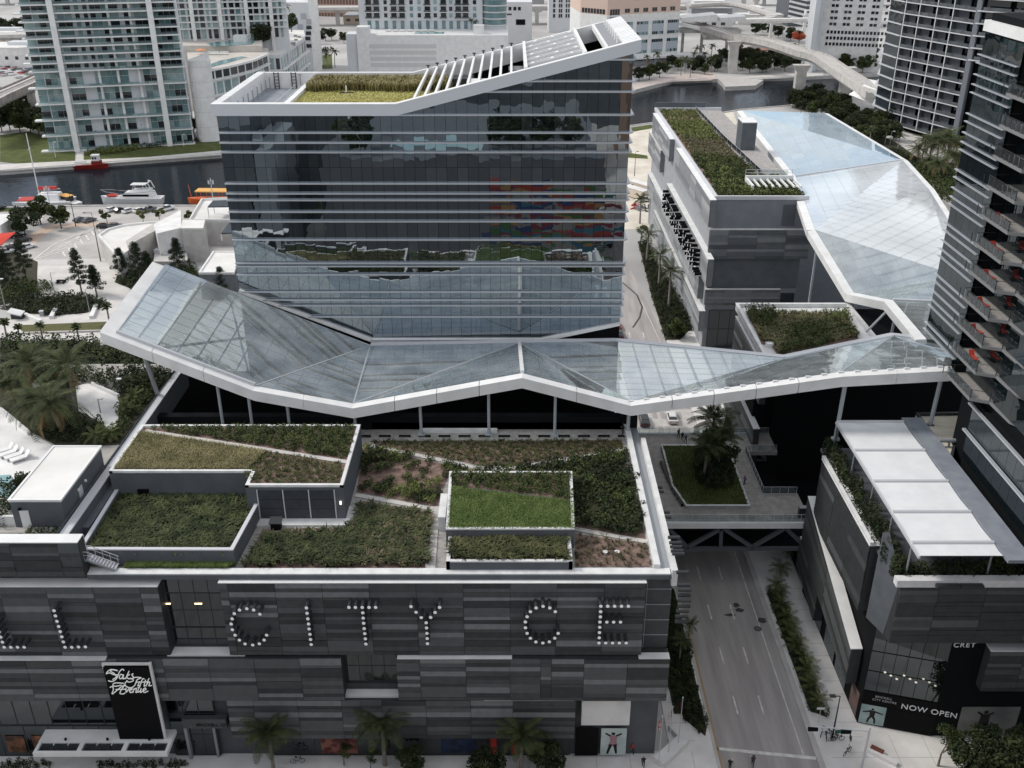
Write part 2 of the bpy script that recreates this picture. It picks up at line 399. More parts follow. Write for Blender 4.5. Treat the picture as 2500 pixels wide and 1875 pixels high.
b = MB(); sk = [at(1520, 690), at(1555, 720), at(1568, 750), at(1562, 775), at(1545, 800)]; b.strip(sk, .45, .027); sk = [at(1600, 640 + 40), at(1578, 760)]
structure(b, 'tyre_mark', M_stain)
mh = MB().tube((0, 0, 0), (0, 0, .010), .55, n=20).mi(1).tube((0, 0, 0), (0, 0, .013), .42, n=20).mesh('manhole', [M_dsteel, mat('worn_iron', (.14, .13, .125), .8)]); p = at(1850, 1535, .024)
props(put('manhole_cover', mh, None, p), 'round dark iron manhole cover in the road beside the white edge line', 'manhole cover')
p = at(1440, 0, 0)
# kerbs and pavements (a real step)
def slab(name, pl, m, z1=.14, z0=-.3): return structure(MB().prism(pl, z0, z1), name, m)
M_walk = mat('pale_pavement', (.66, .64, .615), .85, (.78, .76, .73), .35, detail=8)
M_dsoil = mat('dark_garden_soil', (.035, .034, .022), .95, (.06, .055, .035), 1.5)
slab('pavement', [(-90, 74.2), (24.2, 74.2), (24.2, 88), (20.5, 93), (20, 150), (-90, 86.9)][:3] + [(24.2, 200), (19, 200), (19, 87), (-90, 87)], M_walk)
b = MB()
for a, c in ((74.2, 150), (150, 215)):
    b.hexa([(24.2 + rx(a), a, 0), (24.58 + rx(a), a, 0), (24.58 + rx(c), c, 0), (24.2 + rx(c), c, 0)], [(24.2 + rx(a), a, .17), (24.58 + rx(a), a, .17), (24.58 + rx(c), c, .17), (24.2 + rx(c), c, .17)])
structure(b, 'kerb', M_conc)
M_ycurb = mat('ochre_kerb_paint', (.42, .27, .13), .85, (.36, .3, .22), 1.5)
structure(MB().box(24.6, 84, .0, 24.9, 116, .03), 'kerb_line', M_ycurb)
slab('pavement', [(36.6, 74.2), (120, 74.2), (120, 90.5), (50, 90.5), (43.2, 91.8), (42.9, 215), (36.6 + rx(215), 215)], M_walk)
structure(MB().hexa([(36.2, 74.2, 0), (36.95, 74.2, 0), (36.95, 150, 0), (36.2, 150, 0)], [(36.2, 74.2, .17), (36.95, 74.2, .17), (36.95, 150, .17), (36.2, 150, .17)]), 'kerb', M_conc)
M_joint = mat('pavement_joint', (.30, .285, .27), .9)
b = MB()
for i in range(14): y = 86.8 + i * 2.4; b.box(39.6, y, .142, 42.8, y + .04, .147)
for x in (-2, 2, 6, 10, 14, 18, 21.5): b.box(x, 74.4, .142, x + .04, 87, .147)
for y in (88.6, 91.5, 95, 99, 103): b.box(18.6, y, .142, 22.4, y + .04, .147)
for x in (46, 50, 54, 58): b.box(x, 75, .142, x + .04, 89.5, .147)
b.box(38, 86, .142, 70, 86.04, .146)
structure(b, 'pavement_joints', M_joint)
# sandy lot and far roads beyond the office tower
slab('sandy_lot', XY(P([(1490, 322), (1545, 312), (1700, 288), (1790, 273), (1800, 300), (1700, 400), (1640, 560), (1525, 560)], 0)), M_sand, .03)
slab('lot_verge', XY(P([(1538, 312), (1545, 322), (1600, 312), (1590, 304)], 0)), M_lawn, .05)
slab('lot_verge', XY(P([(1530, 385), (1535, 373), (1580, 380), (1582, 388)], 0)), M_lawn, .05)
# ---------------------------------------------------------------- the shopping centre in front
def clad_band(root, name, O, ux, W, Hh, seams, rows, n, thick=1.4, cap=True, end=True, budget=None, tilt=9, CLAD=CLAD):
    """a cladding band: every strip a part; O = lower left corner of the face, ux along, n outward"""
    O, ux, n = Vector(O), Vector(ux).normalized(), Vector(n).normalized(); uz = Vector((0, 0, 1)); Rm = frame3(ux, uz, n)
    core = MB(); a = O - n * .16; q = O - n * thick
    e = [a, a + ux * W, q + ux * W, q]; core.hexa(e, [p + uz * Hh for p in e]); core.build('backing', CLAD[0], root)
    if cap:
        t = MB(); e = [O + n * .06 - ux * .04, O + n * .06 + ux * (W + .04), q + ux * (W + .04), q - ux * .04]
        t.hexa([p + uz * (Hh + .003) for p in e], [p + uz * (Hh + .11) for p in e]); t.build('coping', M_white, root)
    xs = [0] + list(seams) + [W]; zz = [0.0]; k = 0
    while zz[-1] < Hh - .3: zz.append(min(Hh, zz[-1] + rows[k % len(rows)] * U(.85, 1.15))); k += 1
    zz[-1] = Hh; prev = [random.choice([0, 1, 1, 2, 2, 3]) for _ in zz]
    for c in range(len(xs) - 1):
        w = xs[c + 1] - xs[c]; r = 0; cur = []
        for k in range(len(zz) - 1):
            ci = prev[k] if rnd() < .42 else random.choice([0, 0, 1, 1, 1, 1, 2, 2, 2, 3])
            if cur and ci == cur[-1] and rnd() < .7: ci = (ci + random.choice([1, 2, 3])) % 4
            cur.append(ci)
        prev = cur + [1]
        while r < len(zz) - 1:
            q = r + 1
            if cur[r] < 3 and rnd() < .2 and q < len(zz) - 1: q += 1
            z, h = zz[r], zz[q] - zz[r]; ci = cur[r]
            ctr = O + ux * (xs[c] + w / 2) + uz * (z + h / 2) - n * (.08 - U(0, .05))
            tl = R(U(0, tilt) if ci > 1 else U(-tilt, 0)) * .5
            rot = frame3(ux, uz, n) @ Matrix.Rotation(-tl, 3, 'X') @ Matrix.Rotation(R(U(-.25, .25)), 3, 'Z')
            bx('cladding_strip', CLAD[ci], root, ctr, (w - .045, h - .02, .13), rot); r = q
ROWS = [.48, .6, .75, .42, .66, .5, .8, .55]
mall = thing('shopping_centre', 'long dark grey shopping centre clad in striped panels with planted roof terrace', 'shopping centre', (-15, 86.5, 0))
RZ = 27.0
b = MB(); b.box(-90, 86.62, .15, 17.0, 118, 26.8); b.build('wall', M_dgrey, mall)
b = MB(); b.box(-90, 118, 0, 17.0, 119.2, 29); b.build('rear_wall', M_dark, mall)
# bands with lettering
f = lambda px, py, Y: atY(px, py, Y)
xL, xR = f(533, 1424, 85).x, f(1578, 1424, 85).x
zt, zb = f(1000, 1424, 85).z, f(1000, 1599, 85).z
clad_band(mall, 'b1', (xL, 85, zb), (1, 0, 0), xR - xL, zt - zb, [i * 5.02 + .9 for i in range(9)], ROWS, (0, -1, 0))
xA = f(383, 1433, 85).x
clad_band(mall, 'b1', (-72, 85.1, 16.6), (1, 0, 0), xA + 72, 9.4, [i * 5.02 + 2.1 for i in range(7)], ROWS, (0, -1, 0))
x0, x1 = f(969, 1640, 84.7).x, f(1632, 1640, 84.7).x
clad_band(mall, 'b2', (x0, 84.55, 10.55), (1, -.004, 0), x1 - x0, 6.0, [2.6, 7.7, 12.6, 16.0, 17.2, 20.8, 25.6], ROWS, (-.004, -1, 0), 1.9, cap=False)
x2 = f(835, 1640, 84.7).x
clad_band(mall, 'b2', (-72, 84.5, 10.4), (1, .004, 0), x2 + 72, 6.0, [i * 5.05 + 3 for i in range(10)], ROWS, (.004, -1, 0), 1.9, cap=False)
x3, x4 = f(560, 1750, 84.9).x, f(1404, 1750, 84.9).x
clad_band(mall, 'b3', (x3, 84.75, 4.5), (1, 0, 0), x4 - x3, 5.8, [3.0, 8, 13, 15.3, 17.6, 22.6, 27.7, 32.5], ROWS, (0, -1, 0), 1.7, cap=False)
# upper band of the pool terrace at the far left
xt = f(200, 1370, 85.3).x
clad_band(mall, 'b0', (-72, 85.2, 27.3), (1, 0, 0), xt + 72, 4.3, [i * 5 + 4.5 for i in range(5)], [.62, .5, .8], (0, -1, 0), 1.5)
for px0, px1, Y_, z_ in ((-20, 255, 84.45, 16.42), (969, 1250, 84.5, 16.58), (1560, 1636, 84.5, 16.58), (1180, 1406, 84.7, 10.33)):
    b = MB(); b.box(atY(px0, 1605, Y_).x, Y_, z_, atY(px1, 1605, Y_).x, Y_ + (.7 if px0 != 1560 else 1.0), z_ + .09); b.build('ledge', M_white, mall)
# glazing in the gaps
def panes(root, m, x0, x1, z0, z1, Y, nx, nz, frame=None, fw=.08):
    w, h = (x1 - x0) / nx, (z1 - z0) / nz
    for i in range(nx):
        for j in range(nz): bx('pane', m, root, (x0 + (i + .5) * w, Y, z0 + (j + .5) * h), (w - fw, .05, h - fw))
    if frame:
        b = MB()
        for i in range(nx + 1): b.box(x0 + i * w - fw / 2, Y - .06, z0, x0 + i * w + fw / 2, Y + .06, z1)
        for j in range(nz + 1): b.box(x0 + fw, Y - .055, z0 + j * h - fw / 2, x1 - fw, Y + .055, z0 + j * h + fw / 2)
        b.build('mullion', frame, root)
panes(mall, G_dark, xA + .2, xL - .2, 24.2, 26.4, 86.45, 4, 1, M_dsteel)
b = MB(); b.box(xA, 86.62, 19.0, xL, 90, 24.1)
panes(mall, G_dark, xA + .2, xL - .2, 17.0, 19.4, 86.45, 4, 1, M_dsteel)
panes(mall, G_dark, xA + .2, xL - .2, 19.5, 24.1, 86.5, 4, 2, M_dsteel)
M_tube = mat('lit_tube', (1, .72, .4), .5, emit=2.2)
for px in (405, 484): p = f(px, 1474, 86.4); bx('tube_light', M_tube, mall, p, (1.0 if px < 450 else .8, .06, .14))
panes(mall, G_dark, x2 + .2, x0 - .2, 11.6, 16.4, 86.4, 4, 2, M_dsteel)
b = MB(); b.box(x2, 85.2, 10.3, x0, 86.6, 10.65); b.build('ledge', M_white, mall)
b = MB(); b.box(x2, 86.2, 10.7, x0, 86.6, 11.5); b.build('spandrel', CLAD[1], mall)
b = MB(); b.box(x4 + .3, 84.95, 10.3, x4 + 1.2, 86.5, 10.5); b.build('ledge', M_white, mall)
b = MB(); b.box(xA - .4, 85.1, 16.45, xL + 1.6, 86.5, 16.62); b.build('ledge', M_white, mall)
# street level: shop fronts
panes(mall, G_dark, -72, -45.5, 5.2, 10.2, 86.2, 13, 1, M_dsteel, .12)
panes(mall, G_dark, -72, -45.5, .3, 5.0, 86.2, 9, 1, M_dsteel, .12)
panes(mall, G_dark, -40, -34.6, .3, 10.2, 86.3, 3, 3, M_dsteel, .1)
panes(mall, G_dark, x3 + 4, x4 - .4, .3, 4.3, 86.3, 14, 1, M_dsteel, .12)
M_warm = mat('warm_shop_display', (.30, .13, .07), .6, (.05, .03, .02), .9)
for i in range(2): bx('display', M_warm, mall, (-58.6 + i * 3.1, 86.1, 2.2), (2.2, .06, 2.6))
bx('display', mat('blue_display', (.01, .04, .12), .4, (.005, .01, .03), 1.2), mall, (f(1120, 1815, 86.2).x, 86.2, 2.3), (4.2, .08, 3.2))
M_face = mat('portrait_poster', (.30, .12, .09), .6, (.12, .03, .03), .8, contrast=(.42, .55))
bx('poster', M_face, mall, (f(828, 1815, 86.2).x, 86.15, 2.4), (4.3, .08, 3.4))
for px in (1205, 1255): bx('banner', M_red, mall, (f(px, 1820, 86.2).x, 86.15, 2.2), (.7, .06, 3.2))
# entrance beside the sign
b = MB(); b.box(f(455, 1790, 86).x, 85.6, 5.2, f(560, 1790, 86).x, 86.6, 6.6); b.build('entrance_lintel', CLAD[2], mall)
b = MB(); b.box(f(453, 1790, 86).x, 85.7, .15, f(460, 1790, 86).x, 86.5, 5.2).box(f(520, 1790, 86).x, 86.0, .15, f(526, 1790, 86).x, 86.5, 5.2); b.build('door_post', M_steel, mall)
# right end: white fascia and lit window picture
xa, xb = f(1418, 1740, 86.4).x, f(1535, 1740, 86.4).x
b = MB(); b.box(xa, 85.4, 5.9, xb, 86.6, 9.6)
b.build('white_fascia', M_white, mall)
bx('window_picture', mat('pale_mint_backdrop', (.42, .52, .50), .5, (.60, .66, .64), .5), mall, (f(1498, 1810, 85.9).x, 86.0, 2.7), (3.0, .06, 4.2))
bx('window_picture', M_black, mall, (f(1433, 1810, 85.9).x, 86.0, 2.7), (2.7, .06, 4.4))
def flat_fig(root, c, s, m, pose, name='printed_figure', top=None):
    """a flat printed figure: polygons on a poster, c = feet centre, s = height, facing -Y"""
    b = MB()
    def seg(p, q, w0, w1, mi=0):
        p, q = Vector((p[0], 0, p[1])) * s, Vector((q[0], 0, q[1])) * s; d = (q - p).normalized(); a = Vector((-d.z, 0, d.x)); o = Vector(c)
        b.mi(mi).poly([o + p - a * w0 * s, o + p + a * w0 * s, o + q + a * w1 * s, o + q - a * w1 * s])
    for p, q, w0, w1, mi in pose: seg(p, q, w0, w1, mi)
    return b.build(name, m, root)
M_print = [mat('print_black', (.01, .01, .012), .5), mat('print_lilac', (.30, .25, .30), .5, (.45, .18, .2), 8, contrast=(.45, .55)), mat('print_skin', (.3, .2, .16), .5)]
flat_fig(mall, (f(1498, 1810, 85.9).x, 85.955, .75), 3.7, M_print, [((-.18, .05), (-.08, .42), .035, .055, 0), ((.10, .05), (.05, .42), .035, .055, 0), ((-.2, .03), (-.14, .06), .03, .03, 0), ((.12, .03), (.09, .06), .03, .03, 0),
    ((-.01, .36), (-.01, .56), .16, .10, 1), ((-.01, .56), (-.01, .80), .10, .13, 1), ((-.1, .78), (-.27, .90), .035, .03, 0), ((.08, .78), (.25, .88), .035, .03, 0), ((-.02, .82), (-.02, .93), .05, .06, 0)])
def text(name, s, loc, size, m, root, ux=(1, 0, 0), uz=(0, 0, 1), depth=.02, align='CENTER', shear=0.0, space=1.0):
    cu = bpy.data.curves.new(name, 'FONT'); cu.body = s; cu.size = size; cu.extrude = depth; cu.align_x = align; cu.shear = shear; cu.space_character = space; cu.materials.append(m)
    ux, uz = Vector(ux).normalized(), Vector(uz).normalized()
    return put(name, cu, root, loc, frame3(ux, uz, ux.cross(uz)))
M_dlet = mat('black_letters', (.01, .01, .01), .6)
M_glow = mat('pale_sign_letters', (.45, .46, .47), .5)
text('lettering', 'BRICKELL CITY CENTRE', (f(535, 1771, 85.5).x + .6, 85.56, 5.55), .62, M_dlet, mall, align='CENTER')
text('lettering', 'THE MARK', (f(1432, 1805, 85.8).x, 85.93, 2.7), .3, M_glow, mall) if False else None
text('lettering', 'coming soon', (f(1432, 1805, 85.8).x, 85.93, 2.7), .34, M_glow, mall) if False else None
# raised letters made of tubes with pale round ends
Z = {'L': ((0, 1350), [(417, 445), (428, 485), (440, 527), (453, 567), (465, 606), (477, 646), (489, 686), (502, 727), (554, 727), (606, 725), (659, 724)]),
     'L ': ((0, 1350), [(-8, 607), (5, 648), (19, 687), (33, 727), (84, 727), (136, 727), (187, 727), (-21, 567), (-34, 527)]),
     'C': ((0, 1350), [(2005, 472), (1957, 440), (1904, 430), (1848, 440), (1808, 468), (1791, 508), (1784, 548), (1793, 592), (1814, 634), (1847, 672), (1891, 701), (1950, 710), (2001, 700), (2038, 671), (2057, 634)]),
     'I': ((600, 1350), [(468, 424), (473, 465), (479, 508), (485, 548), (489, 586), (495, 627), (500, 667), (505, 706)]),
     'T': ((600, 1350), [(796, 420), (846, 420), (899, 420), (951, 420), (1002, 420), (903, 461), (906, 502), (910, 542), (914, 583), (918, 622), (923, 662), (927, 702)]),
     'Y': ((600, 1350), [(1275, 414), (1314, 457), (1354, 498), (1496, 420), (1461, 459), (1427, 497), (1392, 538), (1395, 578), (1398, 620), (1400, 660), (1402, 699)]),
     'C ': ((1200, 1350), [(492, 453), (450, 424), (398, 412), (344, 424), (300, 453), (275, 492), (261, 532), (262, 577), (275, 620), (300, 657), (342, 686), (396, 694), (446, 685), (488, 657), (514, 620)]),
     'E': ((1200, 1350), [(843, 411), (897, 411), (950, 411), (1003, 411), (1056, 411), (842, 453), (840, 493), (837, 533), (835, 573), (833, 614), (831, 654), (829, 694), (890, 533), (942, 533), (995, 533), (881, 694), (934, 694), (986, 694), (1039, 694)])}
M_lens = mat('pale_lamp_lens', (.80, .81, .80), .4, emit=.12)
tb = MB(); tb.tube((0, 0, 0), (0, 1.28, 0), .2, n=14); tb.mi(1).tube((0, -.03, 0), (0, .0, 0), .185, n=14); TUBE = tb.mesh('letter_tube', [M_dsteel, M_lens], False)
for k, (o, l) in Z.items():
    e = put('letter', None, mall, (0, 0, 0)); props(e, 'raised letter ' + k.strip() + ' made of round tubes')
    for x, y in l: put('tube', TUBE, e, atY(o[0] + x * .31646, o[1] + y * .31646, 83.68))
# side wall tubes seen past the corner
e = put('letter', None, mall, (0, 0, 0)); sb = MB().tube((0, 0, 0), (1.3, 0, 0), .2, n=12).mesh('side_tube', M_dsteel)
for i, (x, y) in enumerate([(1640, 1186), (1644, 1203), (1648, 1218), (1600, 1170)][:0] + [(1645, 1312), (1648, 1325), (1650, 1335), (1652, 1345), (1655, 1352), (1665, 1397), (1668, 1428), (1670, 1440), (1669, 1453), (1670, 1466), (1668, 1480), (1665, 1492), (1663, 1505), (1662, 1517), (1622, 1250), (1625, 1262), (1605, 1190), (1608, 1200)]):
    p = atX(x - 14, y, 17.1); put('tube', sb, e, p)
# roof: deck, parapets, gutters
b = MB(); b.box(-48.2, 86.5, 26.8, 17.0, 118, 27.0); b.build('roof_deck', M_pave, mall)
b = MB(); b.box(f(210, 1400, 85.3).x, 85.4, 26.75, 16.9, 86.5, 27.3); b.build('parapet', M_dgrey, mall); b = MB(); b.box(f(210, 1400, 85.3).x, 85.5, 27.3, 16.9, 86.52, 27.42); b.build('coping', M_cstone, mall)
b = MB(); b.box(15.2, 86.5, 27.0, 15.9, 118.6, 27.9).box(17.0, 85.3, 26.0, 17.6, 114, 28.0); b.build('parapet', M_cstone, mall)
b = MB(); b.box(15.9, 86.5, 27.0, 17.0, 118, 27.3); b.build('gutter', M_steel, mall)
b = MB(); b.box(xR, 86.3, 16.7, 17.3, 86.62, 26.6); b.build('end_wall', CLAD[1], mall)
b = MB()
for z in (18.5, 20.6, 22.7, 24.8): b.box(xR, 86.22, z, 17.3, 86.3, z + .08)
b.box(14.6, 86.24, 16.7, 14.66, 86.3, 26); b.build('wall_joint', M_steel, mall)
b = MB(); b.box(-48.8, 88.5, 26.8, -48.0, 132, 30.2); b.build('boundary_wall', M_dgrey, mall)
b = MB(); b.box(-48.9, 88.4, 30.2, -47.9, 132, 30.34); b.build('coping', M_lsteel, mall)
b = MB(); b.box(-48.0, 92, 27, -47.2, 112, 28.9); b.build('boundary_wall', M_dgrey, mall)
# terrace walkway at the back
b = MB(); b.box(-19, 112.8, 27.0, 15.2, 118, 27.06); b.build('walkway', M_pave, mall)
b = MB(); b.box(-19, 118, 27, 15.5, 118.6, 28.1); b.build('low_wall', M_dgrey, mall)
b = MB(); b.box(-12.5, 117, 27.06, -2, 117.6, 27.5); b.build('low_wall', M_cstone, mall)
bench = MB().box(-.8, -.16, .16, .8, .16, .24).box(-.7, -.1, 0, -.6, .1, .16).box(.6, -.1, 0, .7, .1, .16).mesh('bench', M_black)
for i in range(14):
    px = 891 + i * 48.6
    if px > 1530: break
    props(put('bench', bench, None, at(px, 1067, 27.06)), 'low black bench on the roof walkway under the glass canopy', 'bench', 'row of low black benches along the roof walkway')
# ---------------------------------------------------------------- planted roof of the shopping centre
def stuff(name, me, label=None): 
    if me is None: return
    me.name = name; o = put(name, me); return props(o, label, None, None, 'stuff')
def bedsheet(name, pl, z, m, root=mall): return MB().poly([(x, y, z) for x, y in ccw(pl)]).build(name, m, root)
def ccw(pl):
    a = sum(pl[i][0] * pl[(i + 1) % len(pl)][1] - pl[(i + 1) % len(pl)][0] * pl[i][1] for i in range(len(pl)))
    return pl if a > 0 else pl[::-1]
def Q(lst, z): return XY(P(lst, z))
# shrub prototypes: leaf balls (meshes shared by all shrubs)
def shrub_mesh(name, m, n=170, leaf=.13, sq=.8):
    c = blobs([(U(-.45, .45), U(-.45, .45), .45 + U(-.12, .25), U(.35, .55), U(.35, .55), U(.3, .5) * sq) for _ in range(5)], n // 5, .5)
    c[:, 2] = np.abs(c[:, 2]); return leaf_mesh(name, c, leaf, m, .5)
SHR = {k: [shrub_mesh('shrub_' + k, m) for _ in range(3)] for k, m in (('dark', F_dark), ('mid', F_mid), ('light', F_light))}
def shrubs(pl, step, z, kinds, label, group, smin=.6, smax=1.0, cat='shrub', jit=.45, test=None, lim=400):
    k = 0
    for x, y in scatter(pl, step, jit):
        if test and not test(x, y): continue
        if k >= lim: break
        me = random.choice(SHR[random.choice(kinds)]); s = U(smin, smax)
        o = put('shrub', me, None, (x, y, z), (0, 0, U(0, 6.28)), (s, s, s * U(.8, 1.15))); props(o, label, cat, group); k += 1
def mass(name, pl, step, z, m, h=.5, leaf=.12, per=60, label=None, zf=None, jit=.5, hv=.35):
    """a closed planting that reads as one mass: leaf clumps over a polygon, one object"""
    cl = [(x, y, (zf(x, y) if zf else z) + h * .5, step * U(.5, .75), step * U(.5, .75), h * U(1 - hv, 1 + hv) * .62) for x, y in scatter(pl, step, jit)]
    c = blobs(cl, per, .45); return stuff(name, leaf_mesh(name, c, leaf, m, .55), label)
ZB = 31.6
# raised block with garage doors
A = Q([(305, 1152), (612, 1150), (600, 1184), (840, 1182), (875, 1036), (375, 1040)], ZB)
yf = 96.3
A = [(-44.9, 99.4), (-30.5, 99.4), (-30.5, yf), (-19.3, yf), (-19.3, 110.8), (-47.4, 110.8), (-47.4, 103)]
A = [(-47.2, 99.4)] + A[1:5] + [(-47.2, 110.8)]
b = MB(); b.prism(A, 27, ZB - .15); b.build('plant_room', M_dgrey, mall)
def rim(pl, w, z0, z1, name, m, root=mall, skip=()):
    b = MB(); pl = ccw(pl); n = len(pl)
    for i in range(n):
        if i in skip: continue
        p, q = Vector((*pl[i], 0)), Vector((*pl[(i + 1) % n], 0)); d = (q - p).normalized(); nn = Vector((-d.y, d.x, 0)) * w
        p2, q2 = p + nn * .0, q
        b.hexa([(p.x, p.y, z0), (q.x, q.y, z0), (q.x + nn.x, q.y + nn.y, z0), (p.x + nn.x, p.y + nn.y, z0)], [(p.x, p.y, z1 + i * .003), (q.x, q.y, z1 + i * .003), (q.x + nn.x, q.y + nn.y, z1 + i * .003), (p.x + nn.x, p.y + nn.y, z1 + i * .003)])
    return b.build(name, m, root)
rim(A, .4, ZB - .2, ZB + .14, 'coping', M_cstone)
bedsheet('bed_soil', A, ZB - .13, M_soil)
pa = Q([(372, 1053), (845, 1126)], ZB)
(ax, ay), (bx_, by) = pa
line = lambda x: ay + (by - ay) * (x - ax) / (bx_ - ax)
b = MB().strip([(ax - 1, line(ax - 1)), (-19.6, line(-19.6))], .75, ZB - .06); b.build('garden_strip', M_conc, mall)
up = [(-46.6, line(-46.6) + .6), (-19.9, line(-19.9) + .6), (-19.9, 110.2), (-46.6, 110.2)]
mass('hedge_bed', up, .62, ZB - .1, F_mid, .75, .13, 55)
gold = [(-46.8, 99.9), (-31.2, 99.9), (-29.8, line(-30) - .55), (-46.8, line(-46.8) - .55)]
stuff('golden_grass', tufts(gold, .2, .42, 8, ZB - .1, F_grassG, .6, .03))
gc = [(-31.5, 99.6), (-29.9, 97.0), (-19.9, 96.9), (-19.9, line(-19.9) - .5), (-30.6, line(-30.6) - .5)]
mass('ground_cover', gc, .5, ZB - .1, F_cover, .34, .10, 30)
# garage doors, lamp, grille
M_door = mat('charcoal_door', (.040, .045, .055), .55, (.05, .056, .066), 2)
for i in range(3):
    xa_ = -29.1 + i * 2.95
    for j in range(3): bx('door_panel', M_door, mall, (xa_ + 1.4, yf - .06, 27.35 + .62 + j * 1.25), (2.76, .08, 1.2))
b = MB()
for i in range(4): b.box(-29.28 + i * 2.95, yf - .14, 27.3, -29.16 + i * 2.95, yf, 31.1)
b.build('door_frame', M_lsteel, mall)
bx('wall_lamp', mat('warm_lamp', (1, .85, .6), .5, emit=1.5), mall, (-19.75, yf - .1, 29.4), (.18, .16, .4))
b = MB(); b.prism([(-30.4, 94.9), (-17.6, 94.9), (-16.9, 98.9), (-19.3, 98.9), (-19.3, yf - .02), (-30.4, yf - .02)], 27.0, 27.22); b.build('apron', M_cstone, mall)
b = MB()
for i in range(4): b.box(-44.2 + i * .34, 99.1, 28.0, -43.98 + i * .34, 99.4, 29.3)
b.build('vent', M_black, mall)
vent = thing('roof_ventilator', 'black metal ventilator box with sloping lid beside the three garage doors', 'ventilator', at(675, 1290, 27.1))
p = at(675, 1290, 27.1); MB().box(p.x - .55, p.y - .4, 27.1, p.x + .55, p.y + .5, 28.0).build('casing', M_black, vent)
MB().hexa([(p.x - .7, p.y - .55, 28.0), (p.x + .7, p.y - .55, 28.0), (p.x + .7, p.y + .6, 28.1), (p.x - .7, p.y + .6, 28.1)], [(p.x - .7, p.y - .55, 28.1), (p.x + .7, p.y - .55, 28.1), (p.x + .7, p.y + .6, 28.35), (p.x - .7, p.y + .6, 28.35)]).build('lid', M_dsteel, vent)
# sunken planter at the left
B_ = [(-45.4, 87.4), (-29.9, 87.3), (-29.3, 95.9), (-30.6, 99.3), (-47.1, 99.3), (-46.9, 92)]
B_ = [(-46.6, 87.4), (-29.9, 87.3), (-29.3, 95.9), (-29.3, 99.3), (-46.9, 99.3)]
rim(B_, .42, 27, 29.1, 'planter_wall', M_dgrey, skip=(3,)); rim(B_, .44, 29.1, 29.24, 'coping', M_lsteel, skip=(3,))
bedsheet('bed_soil', B_, 27.9, M_soil)
stuff('tuft_grass', tufts([(-46.2, 87.9), (-30.4, 87.8), (-29.9, 95.9), (-29.9, 99.0), (-46.4, 99.0)], .62, .95, 26, 27.9, F_grassD, .8, .085))
lawn = [(-41.6, 86.55), (-30.0, 86.55), (-29.9, 87.25), (-41.8, 87.35)]
b = MB().poly([(x, y, 27.5) for x, y in ccw([(-41.8, 86.5), (-30.6, 86.5), (-29.4, 87.3), (-41.8, 87.36)])]); b.build('lawn_strip', M_lawn, mall)
stuff('lawn_grass', tufts([(-41.6, 86.35), (-30.6, 86.35), (-29.6, 87.25), (-41.6, 87.3)], .12, .3, 7, 27.5, F_grassL, .5, .03))
# metal stair down from the terrace door
st = thing('steel_stair', 'grey steel stair with handrails leading down from the terrace door to the lawn strip', 'stair', (-45, 86.3, 27))
b = MB()
for i in range(9): b.box(-45.0 + i * .3, 85.9, 28.75 - i * .14, -44.7 + i * .3, 87.0, 28.8 - i * .14)
b.build('tread', M_lsteel, st)
for y in (85.9, 87.0):
    b = MB(); b.bar((-46.2, y, 28.9), (-45.0, y, 28.9), .06, .2).bar((-45.0, y, 28.8), (-42.3, y, 27.55), .06, .22); b.build('stringer', M_steel, st)
    b = MB(); b.path([(-46.2, y, 29.95), (-45, y, 29.95), (-42.2, y, 28.6)], .035); b.path([(-46.2, y, 29.5), (-45, y, 29.5), (-42.2, y, 28.15)], .025)
    for i in range(6): x = -46.1 + i * .75; z = 28.9 if x < -45 else 28.9 - (x + 45) * .46; b.tube((x, y, z), (x, y, z + 1.03), .03)
    b.build('handrail', M_lsteel, st)
MB().box(-46.6, 85.9, 28.7, -45.0, 87.0, 28.84).build('landing', M_steel, st)
bx('door', M_lsteel, mall, (-46.2, 87.55, 29.9), (1.0, .1, 2.1))
# middle bed, path strips, sparse shrub bed
mid = Q([(592, 1388), (640, 1292), (868, 1285), (884, 1222), (1058, 1252), (1048, 1388)], 27.1)
bedsheet('bed_soil', mid, 27.07, M_soil)
cut = at(830, 1340, 27).x
stuff('tuft_grass', tufts([p for p in Q([(598, 1386), (650, 1310), (870, 1300), (850, 1386)], 27.1)], .62, .9, 26, 27.07, F_grassD, .8, .08, clump=lambda x, y: rnd() < .9))
stuff('tuft_grass', tufts(Q([(800, 1384), (880, 1232), (1054, 1258), (1046, 1384)], 27.1), .55, .7, 20, 27.07, F_grassB, .85, .08, clump=lambda x, y: rnd() < .62))
stuff('tuft_grass', tufts(Q([(800, 1384), (880, 1232), (1054, 1258), (1046, 1384)], 27.1), .62, .8, 22, 27.07, F_grassD, .8, .08, clump=lambda x, y: rnd() < .7))
def gstrip(l, w, z=27.09): MB().strip(Q(l, z), w, z).build('garden_strip', M_conc, mall)
gstrip([(868, 1208), (1068, 1244)], .75); gstrip([(905, 1088), (1180, 1145), (1244, 1146)], .7); gstrip([(1240, 1145), (1525, 1099)], .7)
gstrip([(1400, 1290), (1580, 1322)], .75)
gstrip([(1062, 1236), (1050, 1392)], 1.1, 27.11)
sp = Q([(872, 1200), (884, 1092), (1175, 1150), (1092, 1165), (1066, 1236)], 27.1)
bedsheet('bed_soil', sp, 27.065, M_soil)
cx, cy = at(985, 1160, 27)[:2]
sparse = lambda x, y: rnd() < (.32 if (x - cx) ** 2 / 30 + (y - cy) ** 2 / 12 < 1 else .95)
shrubs(sp, .95, 27.06, ['dark', 'mid', 'mid', 'light'], 'round green shrub growing in bare brown mulch behind the garage doors', 'shrubs in the mulch bed', .8, 1.25, test=sparse)
tri = Q([(900, 1076), (1518, 1074), (1522, 1092), (1246, 1136), (1180, 1136), (915, 1084)], 27.1)
bedsheet('bed_soil', tri, 27.065, M_soil); mass('ground_cover', tri, .5, 27.05, F_cover, .38, .10, 30)
